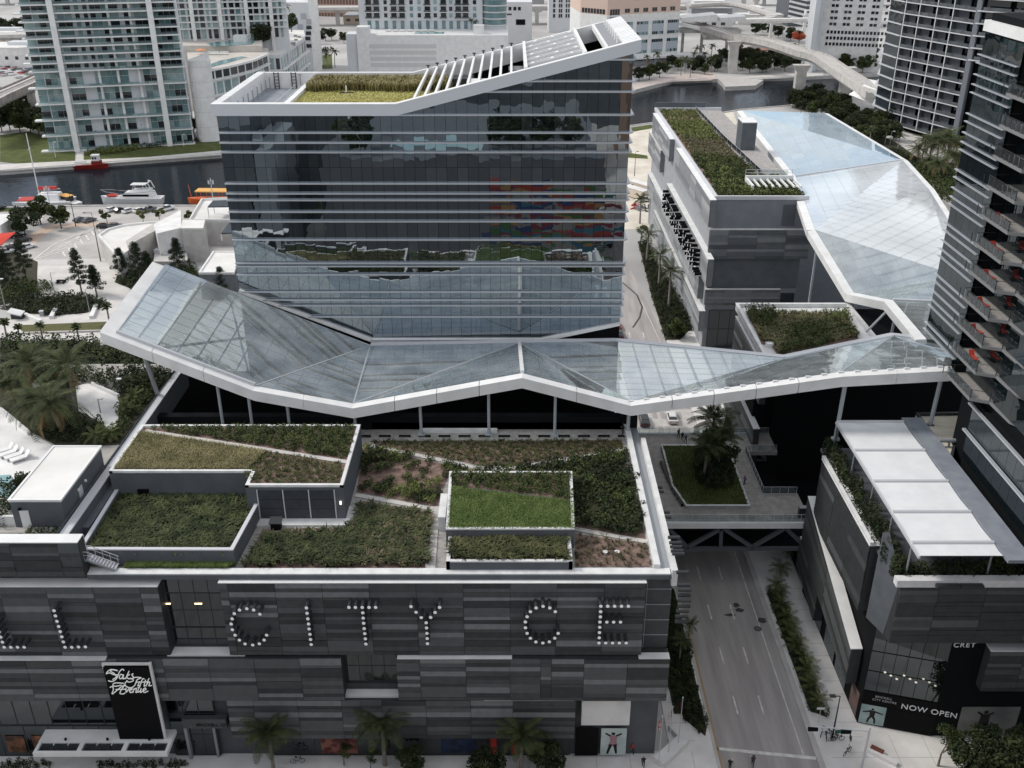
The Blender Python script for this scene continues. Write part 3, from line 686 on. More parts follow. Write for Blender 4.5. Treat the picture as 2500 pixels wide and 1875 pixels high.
rt = Q([(1250, 1150), (1522, 1106), (1576, 1316), (1404, 1284), (1394, 1160), (1180, 1152)], 27.1)
bedsheet('bed_soil', rt, 27.066, M_soil)
shrubs(rt, .95, 27.05, ['dark', 'dark', 'mid'], 'dense dark green shrub in the bed along the right edge of the roof', 'dense dark shrubs at the right of the roof', 1.1, 1.5, test=lambda x, y: rnd() < .95)
br = Q([(1404, 1302), (1580, 1328), (1588, 1382), (1404, 1382)], 27.1)
bedsheet('bed_soil', br, 27.064, M_soil); stuff('dry_grass', tufts(br, .5, .4, 14, 27.05, F_grassB, 1.0, .04, clump=lambda x, y: rnd() < .55))
for i, px in enumerate((1477, 1506)):
    p = at(px, 1351, 27.1); props(MB().tube((p.x, p.y, 27.06), (p.x, p.y, 27.3), .2).tube((p.x, p.y, 27.3), (p.x, p.y, 27.36), .3, n=12).build('ground_light', M_white), ('left' if i == 0 else 'right') + ' one of two white round caps standing in the red brown bed', 'ground light', 'white caps in the brown bed')
# raised lawn block with two planters
C0 = [(-7.3, 90.8), (6.9, 90.8), (7.3, 103.0), (-7.6, 103.0)]
b = MB(); b.prism(C0, 27, 29.35); b.build('planter_block', M_dgrey, mall)
xl, xr = at(1088, 1380, 28.5).x, at(1399, 1380, 28.5).x
D0 = [(xl, 86.2), (xr, 86.2), (xr, 90.78), (xl, 90.78)]
rim(D0, .4, 26.5, 28.4, 'planter_wall', M_dgrey, skip=(2,)); rim(D0, .42, 28.4, 28.53, 'coping', M_cstone, skip=(2,))
bedsheet('bed_soil', D0, 28.0, M_soil)
stuff('tuft_grass', tufts([(xl + .5, 86.7), (xr - .5, 86.7), (xr - .5, 90.4), (xl + .5, 90.4)], .58, .9, 26, 28.0, fol('olive_tuft_grass', (.045, .055, .02), (.13, .13, .055), .6), .8, .085))
rim(C0, .35, 29.3, 29.55, 'coping', M_cstone)
bl = lambda x: 99.6 - (x + 7) * .22
lawnp = [(-7.2, 90.9), (6.9, 90.9), (7.1, bl(7.1)), (-7.2, bl(-7.2))]
bedsheet('lawn_soil', lawnp, 29.38, M_lawn)
stuff('lawn_grass', tufts(lawnp, .15, .26, 7, 29.37, F_grassL, .6, .028))
hb = [(-7.1, bl(-7.1) + .4), (7.0, bl(7) + .4), (7.0, 102.6), (-7.1, 102.6)]
bedsheet('bed_soil', hb, 29.37, M_soil); mass('hedge_bed', hb, .62, 29.35, F_mid, .75, .13, 55)
b = MB(); b.box(-8.4, 94, 27, -7.55, 99, 28.9); b.build('planter_step', M_cstone, mall)
# pool terrace at the left
b = MB(); b.box(-140, 86.6, 26.5, -48.8, 134, 29.4); b.build('pool_terrace', mat('beige_terrace', (.36, .345, .32), .9, (.44, .42, .39), .4), mall)
box = thing('roof_pavilion', 'plain blue grey block with flat white roof and white door beside the pool terrace', 'pavilion', (-51.6, 91.3, 29.4))
b = MB(); b.box(-54.9, 91.3, 29.4, -49.3, 103, 32.75); b.build('wall', M_dgrey, box)
b = MB(); b.box(-55.0, 91.2, 32.75, -49.2, 103.1, 32.95); b.build('roof', M_wroof, box)
b = MB(); b.box(-55.05, 91.15, 32.96, -49.15, 91.45, 33.06).box(-55.05, 102.9, 32.96, -49.15, 103.15, 33.06).box(-55.05, 91.45, 32.96, -54.8, 102.9, 33.06).box(-49.4, 91.45, 32.96, -49.15, 102.9, 33.06); b.build('coping', M_white, box)
bx('door', M_white, box, (-53.6, 91.26, 30.5), (1.0, .1, 2.2)); bx('lamp', M_black, box, (-53.9, 91.1, 31.9), (.3, .3, .2))
for y in (95.5, 97.5): bx('lamp', M_white, box, (-49.2, y, 31.6), (.2, .25, .25))
bx('door', M_lsteel, box, (-49.26, 96.0, 30.6), (.08, 1.0, 2.2))
b = MB(); b.box(-72, 88.0, 29.4, -48.8, 88.3, 29.7); b.build('coping', M_cstone, mall)
b = MB(); b.box(-58, 91.6, 29.4, -54.95, 91.9, 30.6); b.build('low_wall', M_white, mall)
def rail(root, pts, h=1.1, step=1.5, m=G_rail, post=M_dsteel, name='glass_rail', rad=.03, top=True, panes_=True):
    """glass balustrade: posts and top rail joined, panes one by one"""
    b = MB()
    for p, q in zip(pts[:-1], pts[1:]):
        p, q = Vector(p), Vector(q); n = max(1, round((q - p).length / step))
        if top: b.tube(p + Vector((0, 0, h)), q + Vector((0, 0, h)), rad, rad, 6)
        d = (q - p).normalized(); a = d.cross(Vector((0, 0, 1)))
        for i in range(n + 1):
            c = p + (q - p) * (i / n); b.tube(c, c + Vector((0, 0, h)), rad, rad, 6, False)
            if i < n and panes_:
                c2 = p + (q - p) * ((i + .5) / n); bx('pane', m, root, c2 + Vector((0, 0, h * .52)), ((q - p).length / n - .1, .02, h * .85), frame3(d, -a, Vector((0, 0, 1))))
    b.build(name, post, root)
rail(mall, [(-72, 88.15, 29.7), (-49.0, 88.15, 29.7)], 1.1, 2.2); rail(mall, [(-49.0, 88.3, 29.7), (-48.95, 131, 29.4)], 1.1, 3.2)
mass('hedge_bed', [(-53.5, 88.6), (-49.3, 88.6), (-49.3, 90.9), (-53.2, 90.9)], .6, 29.4, F_dark, .7, .12, 50)
mass('hedge_bed', [(-49.25, 91), (-48.95, 91), (-48.95, 111), (-49.25, 111)], .5, 29.4, F_dark, .4, .1, 30)
# ---------------------------------------------------------------- plant prototypes
def frond_mesh(name, m, L=2.6, droop=1.0, n=24, lw=.034, ll=.62, w=.9):
    """a feather frond: curved rib with two rows of narrow drooping leaflets; root at origin, grows along +X"""
    b = MB(); pts = []
    for i in range(11):
        t = i / 10; pts.append(Vector((L * (t - .10 * droop * t * t * t), 0, L * (.62 * t - .95 * droop * t * t) * .62)))
    for i in range(10): b.bar(pts[i], pts[i + 1], .05 * (1 - i * .08), .03)
    for i in range(n):
        t = .12 + .88 * i / (n - 1); k = min(9, int(t * 10)); p = pts[k].lerp(pts[k + 1], t * 10 - k); d = (pts[k + 1] - pts[k]).normalized()
        l = ll * math.sin(math.pi * (.12 + .83 * t)) ** .6 * U(.85, 1.1)
        for s in (-1, 1):
            o = Vector((d.x * .55, s * w, -.35 - .25 * t)).normalized(); q = p + o * l; a = d * lw
            mid_ = p + o * l * .55 + Vector((0, 0, .06 * l)); b.poly([p - a * .5, p + a * .5, mid_ + a, mid_ - a]); b.poly([mid_ - a, mid_ + a, q + a * .15, q - a * .15])
    return b.mesh(name, m)
FR = [frond_mesh('frond_a', F_palm, 2.7, .9), frond_mesh('frond_b', F_palm, 2.5, 1.25), frond_mesh('frond_c', F_palm, 2.3, .55)]
FRC = [frond_mesh('frond_arched', F_palm, 3.0, 1.35), frond_mesh('frond_drooping', F_palm, 2.9, 1.75), frond_mesh('frond_a2', F_palm, 2.8, 1.0)]
FRD = frond_mesh('frond_dry', F_dry, 2.4, 1.5)
FRF = [frond_mesh('frond_far', F_palm, 2.6, 1.0, 11, .12), frond_mesh('frond_far_b', F_palm, 2.4, 1.4, 11, .12)]
def trunk_mesh(h, r0, r1, bend=.3, n=8, m=M_ptrunk):
    b = MB(); k = 7; pts = [Vector((bend * (i / k) ** 2, 0, h * i / k)) for i in range(k + 1)]
    for i in range(k): b.tube(pts[i], pts[i + 1], r0 + (r1 - r0) * i / k, r0 + (r1 - r0) * (i + 1) / k, n, i == k - 1)
    return b.mesh('trunk', m), pts[-1]
def palm_proto(name, h, nf=18, fr=FR, dry=0, r=(.2, .13), bend=.3, fl=1.0, crownshaft=False):
    root = thing(name, 'x', 'palm tree', (0, 0, 0)); tm, top = trunk_mesh(h, r[0], r[1], bend); put('trunk', tm, root)
    if crownshaft: put('crownshaft', MB().tube(top - Vector((0, 0, .1)), top + Vector((0, 0, 1.0)), r[1] * 1.1, r[1] * .6).mesh('crownshaft', F_mid), root); top = top + Vector((0, 0, .8))
    for i in range(nf):
        a = i * 2.39996 + U(-.2, .2); el = R(62 - 95 * (i / nf) + U(-8, 8)); me = FRD if i >= nf - dry else fr[i % len(fr)]
        put('frond', me, root, top, Matrix.Rotation(a, 3, 'Z') @ Matrix.Rotation(-el, 3, 'Y'), fl * U(.85, 1.1))
    freeze(root); return root
PROTO = []
def proto(o): PROTO.append(o); return o
COCO = [proto(palm_proto('coconut_palm', 5.2, 26, FRC, 3, (.22, .14), .9, 1.45)), proto(palm_proto('coconut_palm', 3.6, 26, FRC, 3, (.22, .15), -.5, 1.35))]
ROYAL = [proto(palm_proto('royal_palm', 6.2, 18, FR, 0, (.26, .17), .1, 1.15, True)), proto(palm_proto('royal_palm', 5.6, 16, FR, 0, (.26, .17), -.1, 1.1, True))]
FRONTP = [proto(palm_proto('royal_palm', 5.3, 30, FR, 0, (.26, .17), .1, 1.42, True)), proto(palm_proto('royal_palm', 5.8, 32, FR, 0, (.26, .17), -.1, 1.42, True))]
SABAL = [proto(palm_proto('fan_palm', 3.6, 20, [frond_mesh('fan_frond', F_palm, 1.15, .7, 12, .09, .5)], 0, (.18, .16), .15, 1.0))]
FARP = [proto(palm_proto('far_palm', 8.5, 12, FRF, 0, (.25, .18), .4, 1.3)), proto(palm_proto('far_palm', 7, 12, FRF, 0, (.25, .18), -.5, 1.25))]
ARECA = [proto(palm_proto('bushy_palm', 1.3, 18, [frond_mesh('frond_light', F_palmL, 2.6, 1.2, 20, .03), frond_mesh('frond_light_b', F_palmL, 2.4, .8, 20, .03)], 0, (.12, .1), .1, .95))]
used = set()
def place(protos, loc, label, group=None, s=1.0, name=None, rz=None):
    o = random.choice(protos)
    c = dup(o, loc, U(0, 6.28) if rz is None else rz, s, label, group)
    return c
def tree_proto(name, h, cr, m, nclump=16, per=160, leaf=.28, trunk_r=.22, flat=.75, trunk_h=.45, cat='tree', shell=.5):
    root = thing(name, 'x', cat, (0, 0, 0)); b = MB(); th = h * trunk_h; b.tube((0, 0, 0), (0, 0, th), trunk_r, trunk_r * .7, 7)
    cl = []; cz = th + (h - th) * .5
    for i in range(nclump):
        a = U(0, 6.28); r = cr * math.sqrt(rnd()) * .8; z = cz + (h - th) * U(-.42, .42) * (1 - .5 * (r / cr) ** 2); q = cr * U(.24, .42)
        x, y = r * math.cos(a), r * math.sin(a); cl.append((x, y, z, q, q, q * flat))
        if i < 7: b.tube((0, 0, th * .85), (x * .8, y * .8, z), trunk_r * .45, .03, 5)
    put('trunk', b.mesh('trunk', M_bark), root); put('crown', leaf_mesh('crown', blobs(cl, per, shell), leaf, m, .3), root); freeze(root); return root
BROAD = [proto(tree_proto('broadleaf_tree', 7.5, 3.8, F_dark, 22, 150, .3, trunk_h=.22)), proto(tree_proto('broadleaf_tree', 6.5, 3.4, F_mid, 20, 150, .28, trunk_h=.24)), proto(tree_proto('broadleaf_tree', 8.5, 4.4, F_dark, 26, 150, .32, trunk_h=.2))]
BUSHY = [proto(tree_proto('small_tree', 4, 1.9, F_light, 10, 140, .2, .1, .8, .35)), proto(tree_proto('small_tree', 4.5, 2.1, F_mid, 10, 150, .2, .12, .8, .3))]
def pine_proto(h, cr):
    root = thing('pine_tree', 'x', 'pine tree', (0, 0, 0)); b = MB(); b.tube((0, 0, 0), (U(-.3, .3), 0, h), .16, .05, 7); cl = []
    for i in range(26):
        t = .32 + .68 * (i / 25); a = i * 2.4; r = cr * (1.05 - t) * U(.6, 1.15) + .15; z = h * t; x, y = r * math.cos(a), r * math.sin(a)
        b.tube((0, 0, z - .35), (x, y, z), .045, .02, 5)
        for s in (.55, 1.0): cl.append((x * s, y * s, z, .46, .46, .40))
    put('trunk', b.mesh('trunk', M_bark), root); put('crown', leaf_mesh('crown', blobs(cl, 80, .3), .2, F_pine, .1, .2), root); freeze(root); return root
PINE = [proto(pine_proto(8.0, 2.9)), proto(pine_proto(7.0, 2.4)), proto(pine_proto(5.5, 2.0))]
def bare_proto():
    root = thing('thin_tree', 'x', 'tree', (0, 0, 0)); b = MB(); cl = []
    def grow(p, d, l, r, k):
        q = p + d * l; b.tube(p, q, r, r * .65, 6, False)
        if k == 0: cl.append((q.x, q.y, q.z, .5, .5, .4)); return
        for _ in range(3 if k > 1 else 2): grow(q, (d + Vector((U(-.8, .8), U(-.8, .8), U(-.1, .5)))).normalized(), l * .72, r * .6, k - 1)
    grow(Vector((0, 0, 0)), Vector((.1, 0, 1)), 1.6, .13, 4); put('trunk', b.mesh('trunk', M_bark), root)
    put('crown', leaf_mesh('crown', blobs(cl, 22, .3), .13, F_mid, .3), root); freeze(root); return root
THIN = [proto(bare_proto())]
def clear_protos():
    for o in PROTO:
        for c in KIDS.get(o.name, []):
            for q in KIDS.get(c.name, []): bpy.data.objects.remove(q)
            bpy.data.objects.remove(c)
        bpy.data.objects.remove(o)
# ---------------------------------------------------------------- folded glass canopies
def clip(poly, a, b_, c):
    """keeps the part of a 2-D polygon where a*x+b*y<=c"""
    out = []
    for i in range(len(poly)):
        p, q = poly[i], poly[(i + 1) % len(poly)]; dp, dq = a * p[0] + b_ * p[1] - c, a * q[0] + b_ * q[1] - c
        if dp <= 0: out.append(p)
        if dp * dq < 0: t = dp / (dp - dq); out.append((p[0] + (q[0] - p[0]) * t, p[1] + (q[1] - p[1]) * t))
    return out
PAN = {}
def flush(root, lim=300):
    l = sorted(PAN[root.name], key=lambda c: -c[0]); rest = {}
    for k, (a, up, m) in enumerate(l):
        if k < lim: MB().poly(up).build('pane', m, root)
        else: rest.setdefault(m.name, MB()).poly(up)
    for n, q in rest.items(): q.build('pane', MATS[n], root)['kind'] = 'stuff'
def facet(root, pts, m, du, dv, along, beam=None, bh=.5, gap=.05, purlin=True, wob=.004):
    """one flat facet of the canopy cut into panes, with ribs under the glass"""
    pts = [Vector(p) for p in pts]; n = (pts[1] - pts[0]).cross(pts[2] - pts[0]).normalized()
    if n.z < 0: n = -n
    u = Vector(along); u = (u - n * u.dot(n)).normalized(); v = n.cross(u); o = pts[0]
    pl = [((p - o).dot(u), (p - o).dot(v)) for p in pts]
    u0, u1 = min(p[0] for p in pl), max(p[0] for p in pl); v0, v1 = min(p[1] for p in pl), max(p[1] for p in pl)
    i = math.floor(u0 / du)
    ribs = MB(); pur = MB()
    while i * du < u1:
        a, b_ = i * du, (i + 1) * du; row = clip(clip(pl, -1, 0, -a - gap / 2), 1, 0, b_ - gap / 2)
        if len(row) > 2:
            j = math.floor(min(p[1] for p in row) / dv)
            while j * dv < max(p[1] for p in row):
                c = clip(clip(row, 0, -1, -j * dv - gap / 2), 0, 1, (j + 1) * dv - gap / 2)
                if len(c) > 2:
                    ar = abs(sum(c[k][0] * c[(k + 1) % len(c)][1] - c[(k + 1) % len(c)][0] * c[k][1] for k in range(len(c)))) / 2
                    if ar > .02:
                        e = U(-wob, wob); g = U(-wob, wob); cu = sum(p[0] for p in c) / len(c); cv = sum(p[1] for p in c) / len(c)
                        up = [o + u * p[0] + v * p[1] + n * ((p[0] - cu) * e + (p[1] - cv) * g) for p in c]
                        PAN.setdefault(root.name, []).append((ar / (o - cam.location).length ** 2, up, m))
                j += 1
            ln = [p[1] for p in pl]
        # rib along v at u = a
        xs = []
        for k in range(len(pl)):
            p, q = pl[k], pl[(k + 1) % len(pl)]
            if (p[0] - a) * (q[0] - a) < 0: xs.append(p[1] + (q[1] - p[1]) * (a - p[0]) / (q[0] - p[0]))
        if len(xs) == 2 and beam: ribs.bar(o + u * a + v * xs[0] - n * (bh / 2 + .06), o + u * a + v * xs[1] - n * (bh / 2 + .06), .12, bh, n)
        i += 1
    if purlin:
        j = math.floor(v0 / dv)
        while j * dv < v1:
            a = j * dv; xs = []
            for k in range(len(pl)):
                p, q = pl[k], pl[(k + 1) % len(pl)]
                if (p[1] - a) * (q[1] - a) < 0: xs.append(p[0] + (q[0] - p[0]) * (a - p[1]) / (q[1] - p[1]))
            if len(xs) == 2: pur.bar(o + u * xs[0] + v * a - n * .07, o + u * xs[1] + v * a - n * .07, .05, .09, n)
            j += 1
    if beam: ribs.build('rib', beam, root)
    if purlin and pur.f: pur.build('purlin', beam or M_steel, root)
can = thing('glass_canopy', 'folded ribbon canopy of clear glass with a broad white edge beam over the mall walkway', 'canopy', (-2, 114, 34))
FY, BY = 116.0, 137.0
Fp = {k: atY(x, y, FY) for k, (x, y) in dict(a=(284, 813), b=(622, 942), c=(863, 985), d=(1275, 911), e=(1539, 979), f=(2052, 908), g=(2322, 893)).items()}
Bp = {'a': atY(402, 650, BY), 'b': atY(904, 843, BY), 'd': atY(1268, 836, BY), 'e': atY(1504, 832, BY), 'f': atY(1917, 873, 132), 'g': atY(2181, 819, 134), 'h': atY(2330, 835, 134)}
AL = (1, 0, 0)
M_rib = mat('grey_canopy_steel', (.36, .39, .41), .5)
for pts, al in (([Fp['a'], Fp['b'], Bp['b'], Bp['a']], Fp['b'] - Fp['a']), ([Fp['b'], Fp['c'], Bp['b']], Fp['c'] - Fp['b']), ([Fp['c'], Bp['d'], Bp['b']], AL), ([Fp['c'], Fp['d'], Bp['d']], AL),
                ([Fp['d'], Fp['e'], Bp['d']], AL), ([Fp['e'], Bp['e'], Bp['d']], AL), ([Fp['e'], Fp['f'], Bp['f'], Bp['e']][:3], AL), ([Fp['e'], Bp['f'], Bp['e']], AL), ([Fp['f'], Bp['g'], Bp['f']], AL), ([Fp['f'], Fp['g'], Bp['g']], AL), ([Fp['g'], Bp['h'], Bp['g']], AL)):
    facet(can, pts, G_roof, 2.55, 1.9, al, M_rib, .55)
flush(can)
def fascia(root, top, out, drop, w, m=M_white, name='edge_beam', cap=.25):
    """broad slanting white edge: from the glass edge out and down"""
    out = Vector(out)
    cut = []
    for p, q in zip(top[:-1], top[1:]):
        p, q = Vector(p), Vector(q); k = max(1, round((q - p).length / 6)); cut += [(p.lerp(q, i / k), p.lerp(q, (i + 1) / k - (.0035 if i < k - 1 else 0))) for i in range(k)]
    for p, q in cut:
        e = Vector((0, 0, drop)); d = (q - p).normalized() * .01
        a, c = p + out, q + out; b = MB()
        b.hexa([p + out * .9 - e * 1.0, q + out * .9 - e * 1.0, q - out * .4 - e * .55, p - out * .4 - e * .55], [a - e * .12, c - e * .12, q, p]); b.build(name, m, root)
fo = Vector((0, -1.0, 0))
fr_ = [Fp[k] for k in 'abcdefg']; fr_[0] = fr_[0] + (Fp['a'] - Fp['b']).normalized() * 1.8
fascia(can, fr_, fo, 1.75, .6)
b = MB()
for p, q in (('a', 'b'),): b.bar(Fp[p] + Vector((0, .1, .15)), Fp[q] + Vector((0, .1, .15)), .35, .45)
b.build('gutter', M_lsteel, can)
# left end and rear edges
tipF, tipB = fr_[0], Bp['a'] + (Bp['a'] - Bp['b']).normalized() * 1.8
b = MB(); b.hexa([tipF + Vector((0, 0, -1.5)), Fp['a'] + Vector((0, 0, -.5)), Bp['a'] + Vector((0, 0, -.5)), tipB + Vector((0, 0, -1.3))], [tipF, Fp['a'] + Vector((0, 0, .02)), Bp['a'] + Vector((0, 0, .02)), tipB]); b.build('edge_beam', M_white, can)
b = MB()
for p, q in (('a', 'b'),): b.bar(Bp[p] - Vector((0, 0, .3)), Bp[q] - Vector((0, 0, .3)), .2, .6)
b.build('rear_edge', M_lsteel, can)
b = MB()
for p, q in (('b', 'd'), ('d', 'e'), ('e', 'f'), ('f', 'g'), ('g', 'h')):
    b.bar(Bp[p] + Vector((0, .4, -.1)), Bp[q] + Vector((0, .4, -.1)), 1.0, .35)
b.build('rear_gutter', M_lsteel, can)
b = MB(); b.bar(Fp['d'] + Vector((0, .2, .12)), Bp['d'] + Vector((0, 0, .12)), .5, .35); b.build('ridge_cap', M_white, can)
b = MB()
for p, q in ((Fp['b'], Bp['b']), (Fp['c'], Bp['b']), (Fp['c'], Bp['d']), (Bp['d'], Fp['e']), (Fp['f'], Bp['g'])): MB().bar(p + Vector((0, 0, -.15)), q + Vector((0, 0, -.15)), .22, .4).build('fold_beam', M_rib, can)
MB().bar(Fp['a'].lerp(Fp['b'], .25) + Vector((0, 0, -.4)), Bp['a'].lerp(Bp['b'], .75) + Vector((0, 0, -.4)), .25, .3).build('fold_beam', M_rib, can); MB().bar(Fp['a'].lerp(Fp['b'], .98) + Vector((0, 0, -.4)), Bp['a'].lerp(Bp['b'], .3) + Vector((0, 0, -.4)), .25, .3).build('fold_beam', M_rib, can)
b = MB()
for i in range(60):
    t = i / 59; seg = [('e', 'f'), ('f', 'g')][0 if t < .66 else 1]; tt = t / .66 if t < .66 else (t - .66) / .34
    p = Fp[seg[0]].lerp(Fp[seg[1]], tt)
    if i % 3 == 0: b.box(p.x - .35, p.y - .25, p.z - .15, p.x + .35, p.y + .15, p.z + .08)
b.build('gutter_bracket', M_lsteel, can)
def column(root, top, foot, r=.2): b = MB(); b.tube(foot, top, r, r, 10); b.box(foot[0] - .5, foot[1] - .4, foot[2], foot[0] + .5, foot[1] + .4, foot[2] + .3) if foot[2] > 5 else None; return b.build('column', M_rib, root)
def edge_z(x):
    for i in range(6):
        p, q = fr_[i], fr_[i + 1]
        if p.x <= x <= q.x: return p.z + (q.z - p.z) * (x - p.x) / (q.x - p.x) - 1.6
    return 34
for px in (1029, 1194, 1354): p = at(px, 1064, 27.06); column(can, (p.x, 116.2, edge_z(p.x) + .9), (p.x, p.y, 27.06))
p = at(1532, 1064, 27.06); column(can, (p.x, 116.2, edge_z(p.x) + .9), (p.x, p.y, 27.06), .25)
for px, z in ((536, 27), (608, 27), (700, 27), (863, 27)): p = atY(px, 980, 116.6); column(can, (p.x, 116.6, edge_z(p.x) + .9), (p.x, 116.6, z))
p = at(388, 972, 29.4); q = Fp['a'].lerp(Fp['b'], .16); column(can, (q.x, q.y + .5, q.z - 1.2), (p.x, p.y, 29.4), .3)
for px, py, z in ((2032, 1062, 26), (2246, 1012, 28)): p = at(px, py, z); column(can, (p.x, 116.6, edge_z(p.x) + .9), (p.x, min(p.y, 117), z), .28)
# inside of the mall below: dark galleries
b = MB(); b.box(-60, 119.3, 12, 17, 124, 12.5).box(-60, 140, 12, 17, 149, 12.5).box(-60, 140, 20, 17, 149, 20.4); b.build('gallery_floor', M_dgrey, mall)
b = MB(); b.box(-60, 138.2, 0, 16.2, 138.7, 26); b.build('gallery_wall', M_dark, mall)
p = atY(960, 1033, 121)
# second canopy running north
can2 = thing('glass_canopy', 'far folded canopy of frosted glass and glass tinted with reflected sky with white edges beside the planted roof', 'canopy', (70, 200, 34))
K = dict(a=at(1812, 270, 35), b=at(2012, 276, 36), c=at(1942, 431, 33), d=at(2204, 391, 38), e=at(1990, 561, 36), f=at(2268, 462, 38), g=at(2330, 560, 36), h=at(2335, 672, 34.5), i=at(2084, 714, 30), j=at(2180, 733, 33), k=at(2400, 742, 33), l=at(2262, 828, 34.6), m=at(2430, 845, 34.6))
A2 = (0.1, 1, 0)
facet(can2, [K['a'], K['c'], K['d'], K['b']][:3], G_skytint, 4.0, 3.0, A2, None, purlin=False); facet(can2, [K['a'], K['d'], K['b']], G_skytint, 4.0, 3.0, A2, None, purlin=False)
G_fr2 = G_frost
for pts in ([K['c'], K['e'], K['d']], [K['e'], K['f'], K['d']], [K['e'], K['h'], K['f']], [K['h'], K['g'], K['f']]): facet(can2, pts, G_fr2, 2.9, 2.9, pts[1] - pts[0], M_rib, .3)
for pts in ([K['e'], K['i'], K['h']], [K['i'], K['j'], K['h']], [K['j'], K['k'], K['h']], [K['j'], K['l'], K['k']], [K['l'], K['m'], K['k']]): facet(can2, pts, G_roof, 2.6, 2.2, A2, M_rib, .4)
flush(can2)
def edge2(lst, side, w=1.1, h=1.4):
    for p, q in zip(lst[:-1], lst[1:]):
        d = (q - p).normalized(); s = Vector((-d.y, d.x, 0)).normalized() * side * w; e = Vector((0, 0, h))
        MB().hexa([p + s * .9 - e, q + s * .9 - e, q - s * .2 - e * .6, p - s * .2 - e * .6], [p + s - e * .1, q + s - e * .1, q, p]).build('edge_beam', M_white, can2)
edge2([K['a'], K['c'], K['e'], K['i'], K['j'], K['l']], -1, 1.5, 1.6); edge2([K['b'], K['d'], K['f'], K['g'], K['h']], 1, 1.2, 1.2)
b = MB()
for p, q in (('c', 'd'), ('j', 'k')): b.bar(K[p] + Vector((0, 0, .12)), K[q] + Vector((0, 0, .12)), .35, .3)
b.build('ridge_cap', M_lsteel, can2)
b = MB()
for k in ('c', 'e', 'i', 'j'): b.tube(K[k] - Vector((-.8, 0, 1)), (K[k].x + .8, K[k].y, 0), .25, .25, 8)
b.tube(at(2115, 810, 29), K['j'] - Vector((0, 0, 1)), .2, .2, 8); b.build('column', M_rib, can2)
b = MB(); b.prism(XY([K['a'], K['c'], K['e'], K['i'], K['j'], K['l'], K['m'], K['k'], K['h'], K['f'], K['d'], K['b']]), 8, 9); b.build('mall_floor', M_dgrey, can2)
# ---------------------------------------------------------------- mirrored office tower with sloping roof
tow = thing('office_tower', 'mirrored glass office tower with horizontal steel fins and a wedge shaped sloping roof', 'office tower', (-13, 139, 26))
TX0, TX1, TY, TB = -40.8, 16.35, 139.0, 167.0
ZF = 66.5; XK = -16.0
def ztop(x): return ZF if x < XK else ZF + (x - XK) / (TX1 - XK) * 8.2
def zbot(x):
    if x < -21.5: return 39.1 + (x + 40.2) / 18.7 * (31.3 - 39.1)
    if x < 4.4: return 31.3
    return 31.3 + (x - 4.4) / 11.9 * 2.7
fins_y = [146, 199, 225, 281.6, 325.3, 349.7, 372.8, 449.4, 473.7, 489.9, 518.5, 541.8, 586.7, 643.7, 651, 671.5, 713.6, 733.2, 746.8, 774.4, 831.5]
FZ = [atY(600, y, TY - .5).z for y in fins_y]
rows = sorted([z for i, z in enumerate(FZ) if fins_y[i] != 651] + [57.7, 29.5, 76.5]); ncol = 38; cw = (TX1 - TX0) / ncol
rows = [z for i, z in enumerate(rows) if i == 0 or z - rows[i - 1] > .7]
cell = []
for i in range(ncol):
    xa, xc = TX0 + i * cw, TX0 + (i + 1) * cw
    for z0, z1 in zip(rows[:-1], rows[1:]):
        pl = [(xa + .02, z0 + .02), (xc - .02, z0 + .02), (xc - .02, z1 - .02), (xa + .02, z1 - .02)]
        ta, tb_ = ztop(xa) - 1.2, ztop(xc) - 1.2; s = (tb_ - ta) / (xc - xa); pl = clip(pl, -s, 1, ta - s * xa)
        if len(pl) > 2:
            ba, bb = zbot(xa), zbot(xc); s = (bb - ba) / (xc - xa); pl = clip(pl, s, -1, -(ba - s * xa))
        if len(pl) > 2:
            ar = abs(sum(pl[k][0] * pl[(k + 1) % len(pl)][1] - pl[(k + 1) % len(pl)][0] * pl[k][1] for k in range(len(pl)))) / 2
            if ar > .05: cell.append((ar, pl))
cell.sort(key=lambda c: -c[0])
rest = MB()
for k, (ar, pl) in enumerate(cell):
    cx_, cz_ = sum(p[0] for p in pl) / len(pl), sum(p[1] for p in pl) / len(pl); e, g = U(-.006, .006), U(-.005, .005)
    pts = [(x, TY + (x - cx_) * e + (z - cz_) * g, z) for x, z in pl]
    if k < 300: MB().poly(pts).build('pane', G_mirror, tow)
    else: rest.poly(pts)
if rest.f: o = rest.build('pane', G_mirror, tow); o['kind'] = 'stuff'
# fins, trim, body
M_fin = mat('satin_fin_metal', (.50, .52, .55), .35, metal=.4)
for fy, z in zip(fins_y, FZ):
    xs = [x for x in np.arange(TX0, TX1 + .1, .25) if zbot(x) - .1 < z < ztop(x) - 1.3]
    if not xs: continue
    MB().box(xs[0], TY - .5, z - .09, xs[-1] + (.35 if xs[-1] > TX1 - .4 else 0), TY - .1, z + .09).build('fin', M_fin, tow)
    if xs[-1] > TX1 - .5: MB().box(TX1 + .05, TY - .12, z - .09, TX1 + .5, TB, z + .09).build('fin', M_fin, tow)
b = MB()
seg = [(TX0, zbot(TX0)), (-21.5, 31.3), (4.4, 31.3), (TX1, zbot(TX1))]
for p, q in zip(seg[:-1], seg[1:]): b.bar((p[0], TY - .1, p[1] - .1), (q[0], TY - .1, q[1] - .1), .7, .5)
b.build('lower_trim', M_white, tow)
b = MB(); b.poly([(TX0, TY + .3, 0), (TX1, TY + .3, 0), (TX1, TY + .3, ztop(TX1) - 1), (XK, TY + .3, ZF - 1), (TX0, TY + .3, ZF - 1)])
b.poly([(TX1, TY, 0), (TX1, TB, 0), (TX1, TB, ztop(TX1) - 1), (TX1, TY, ztop(TX1) - 1)]); b.poly([(TX0, TB, 0), (TX0, TY, 0), (TX0, TY, ZF - 1), (TX0, TB, ZF - 1)])
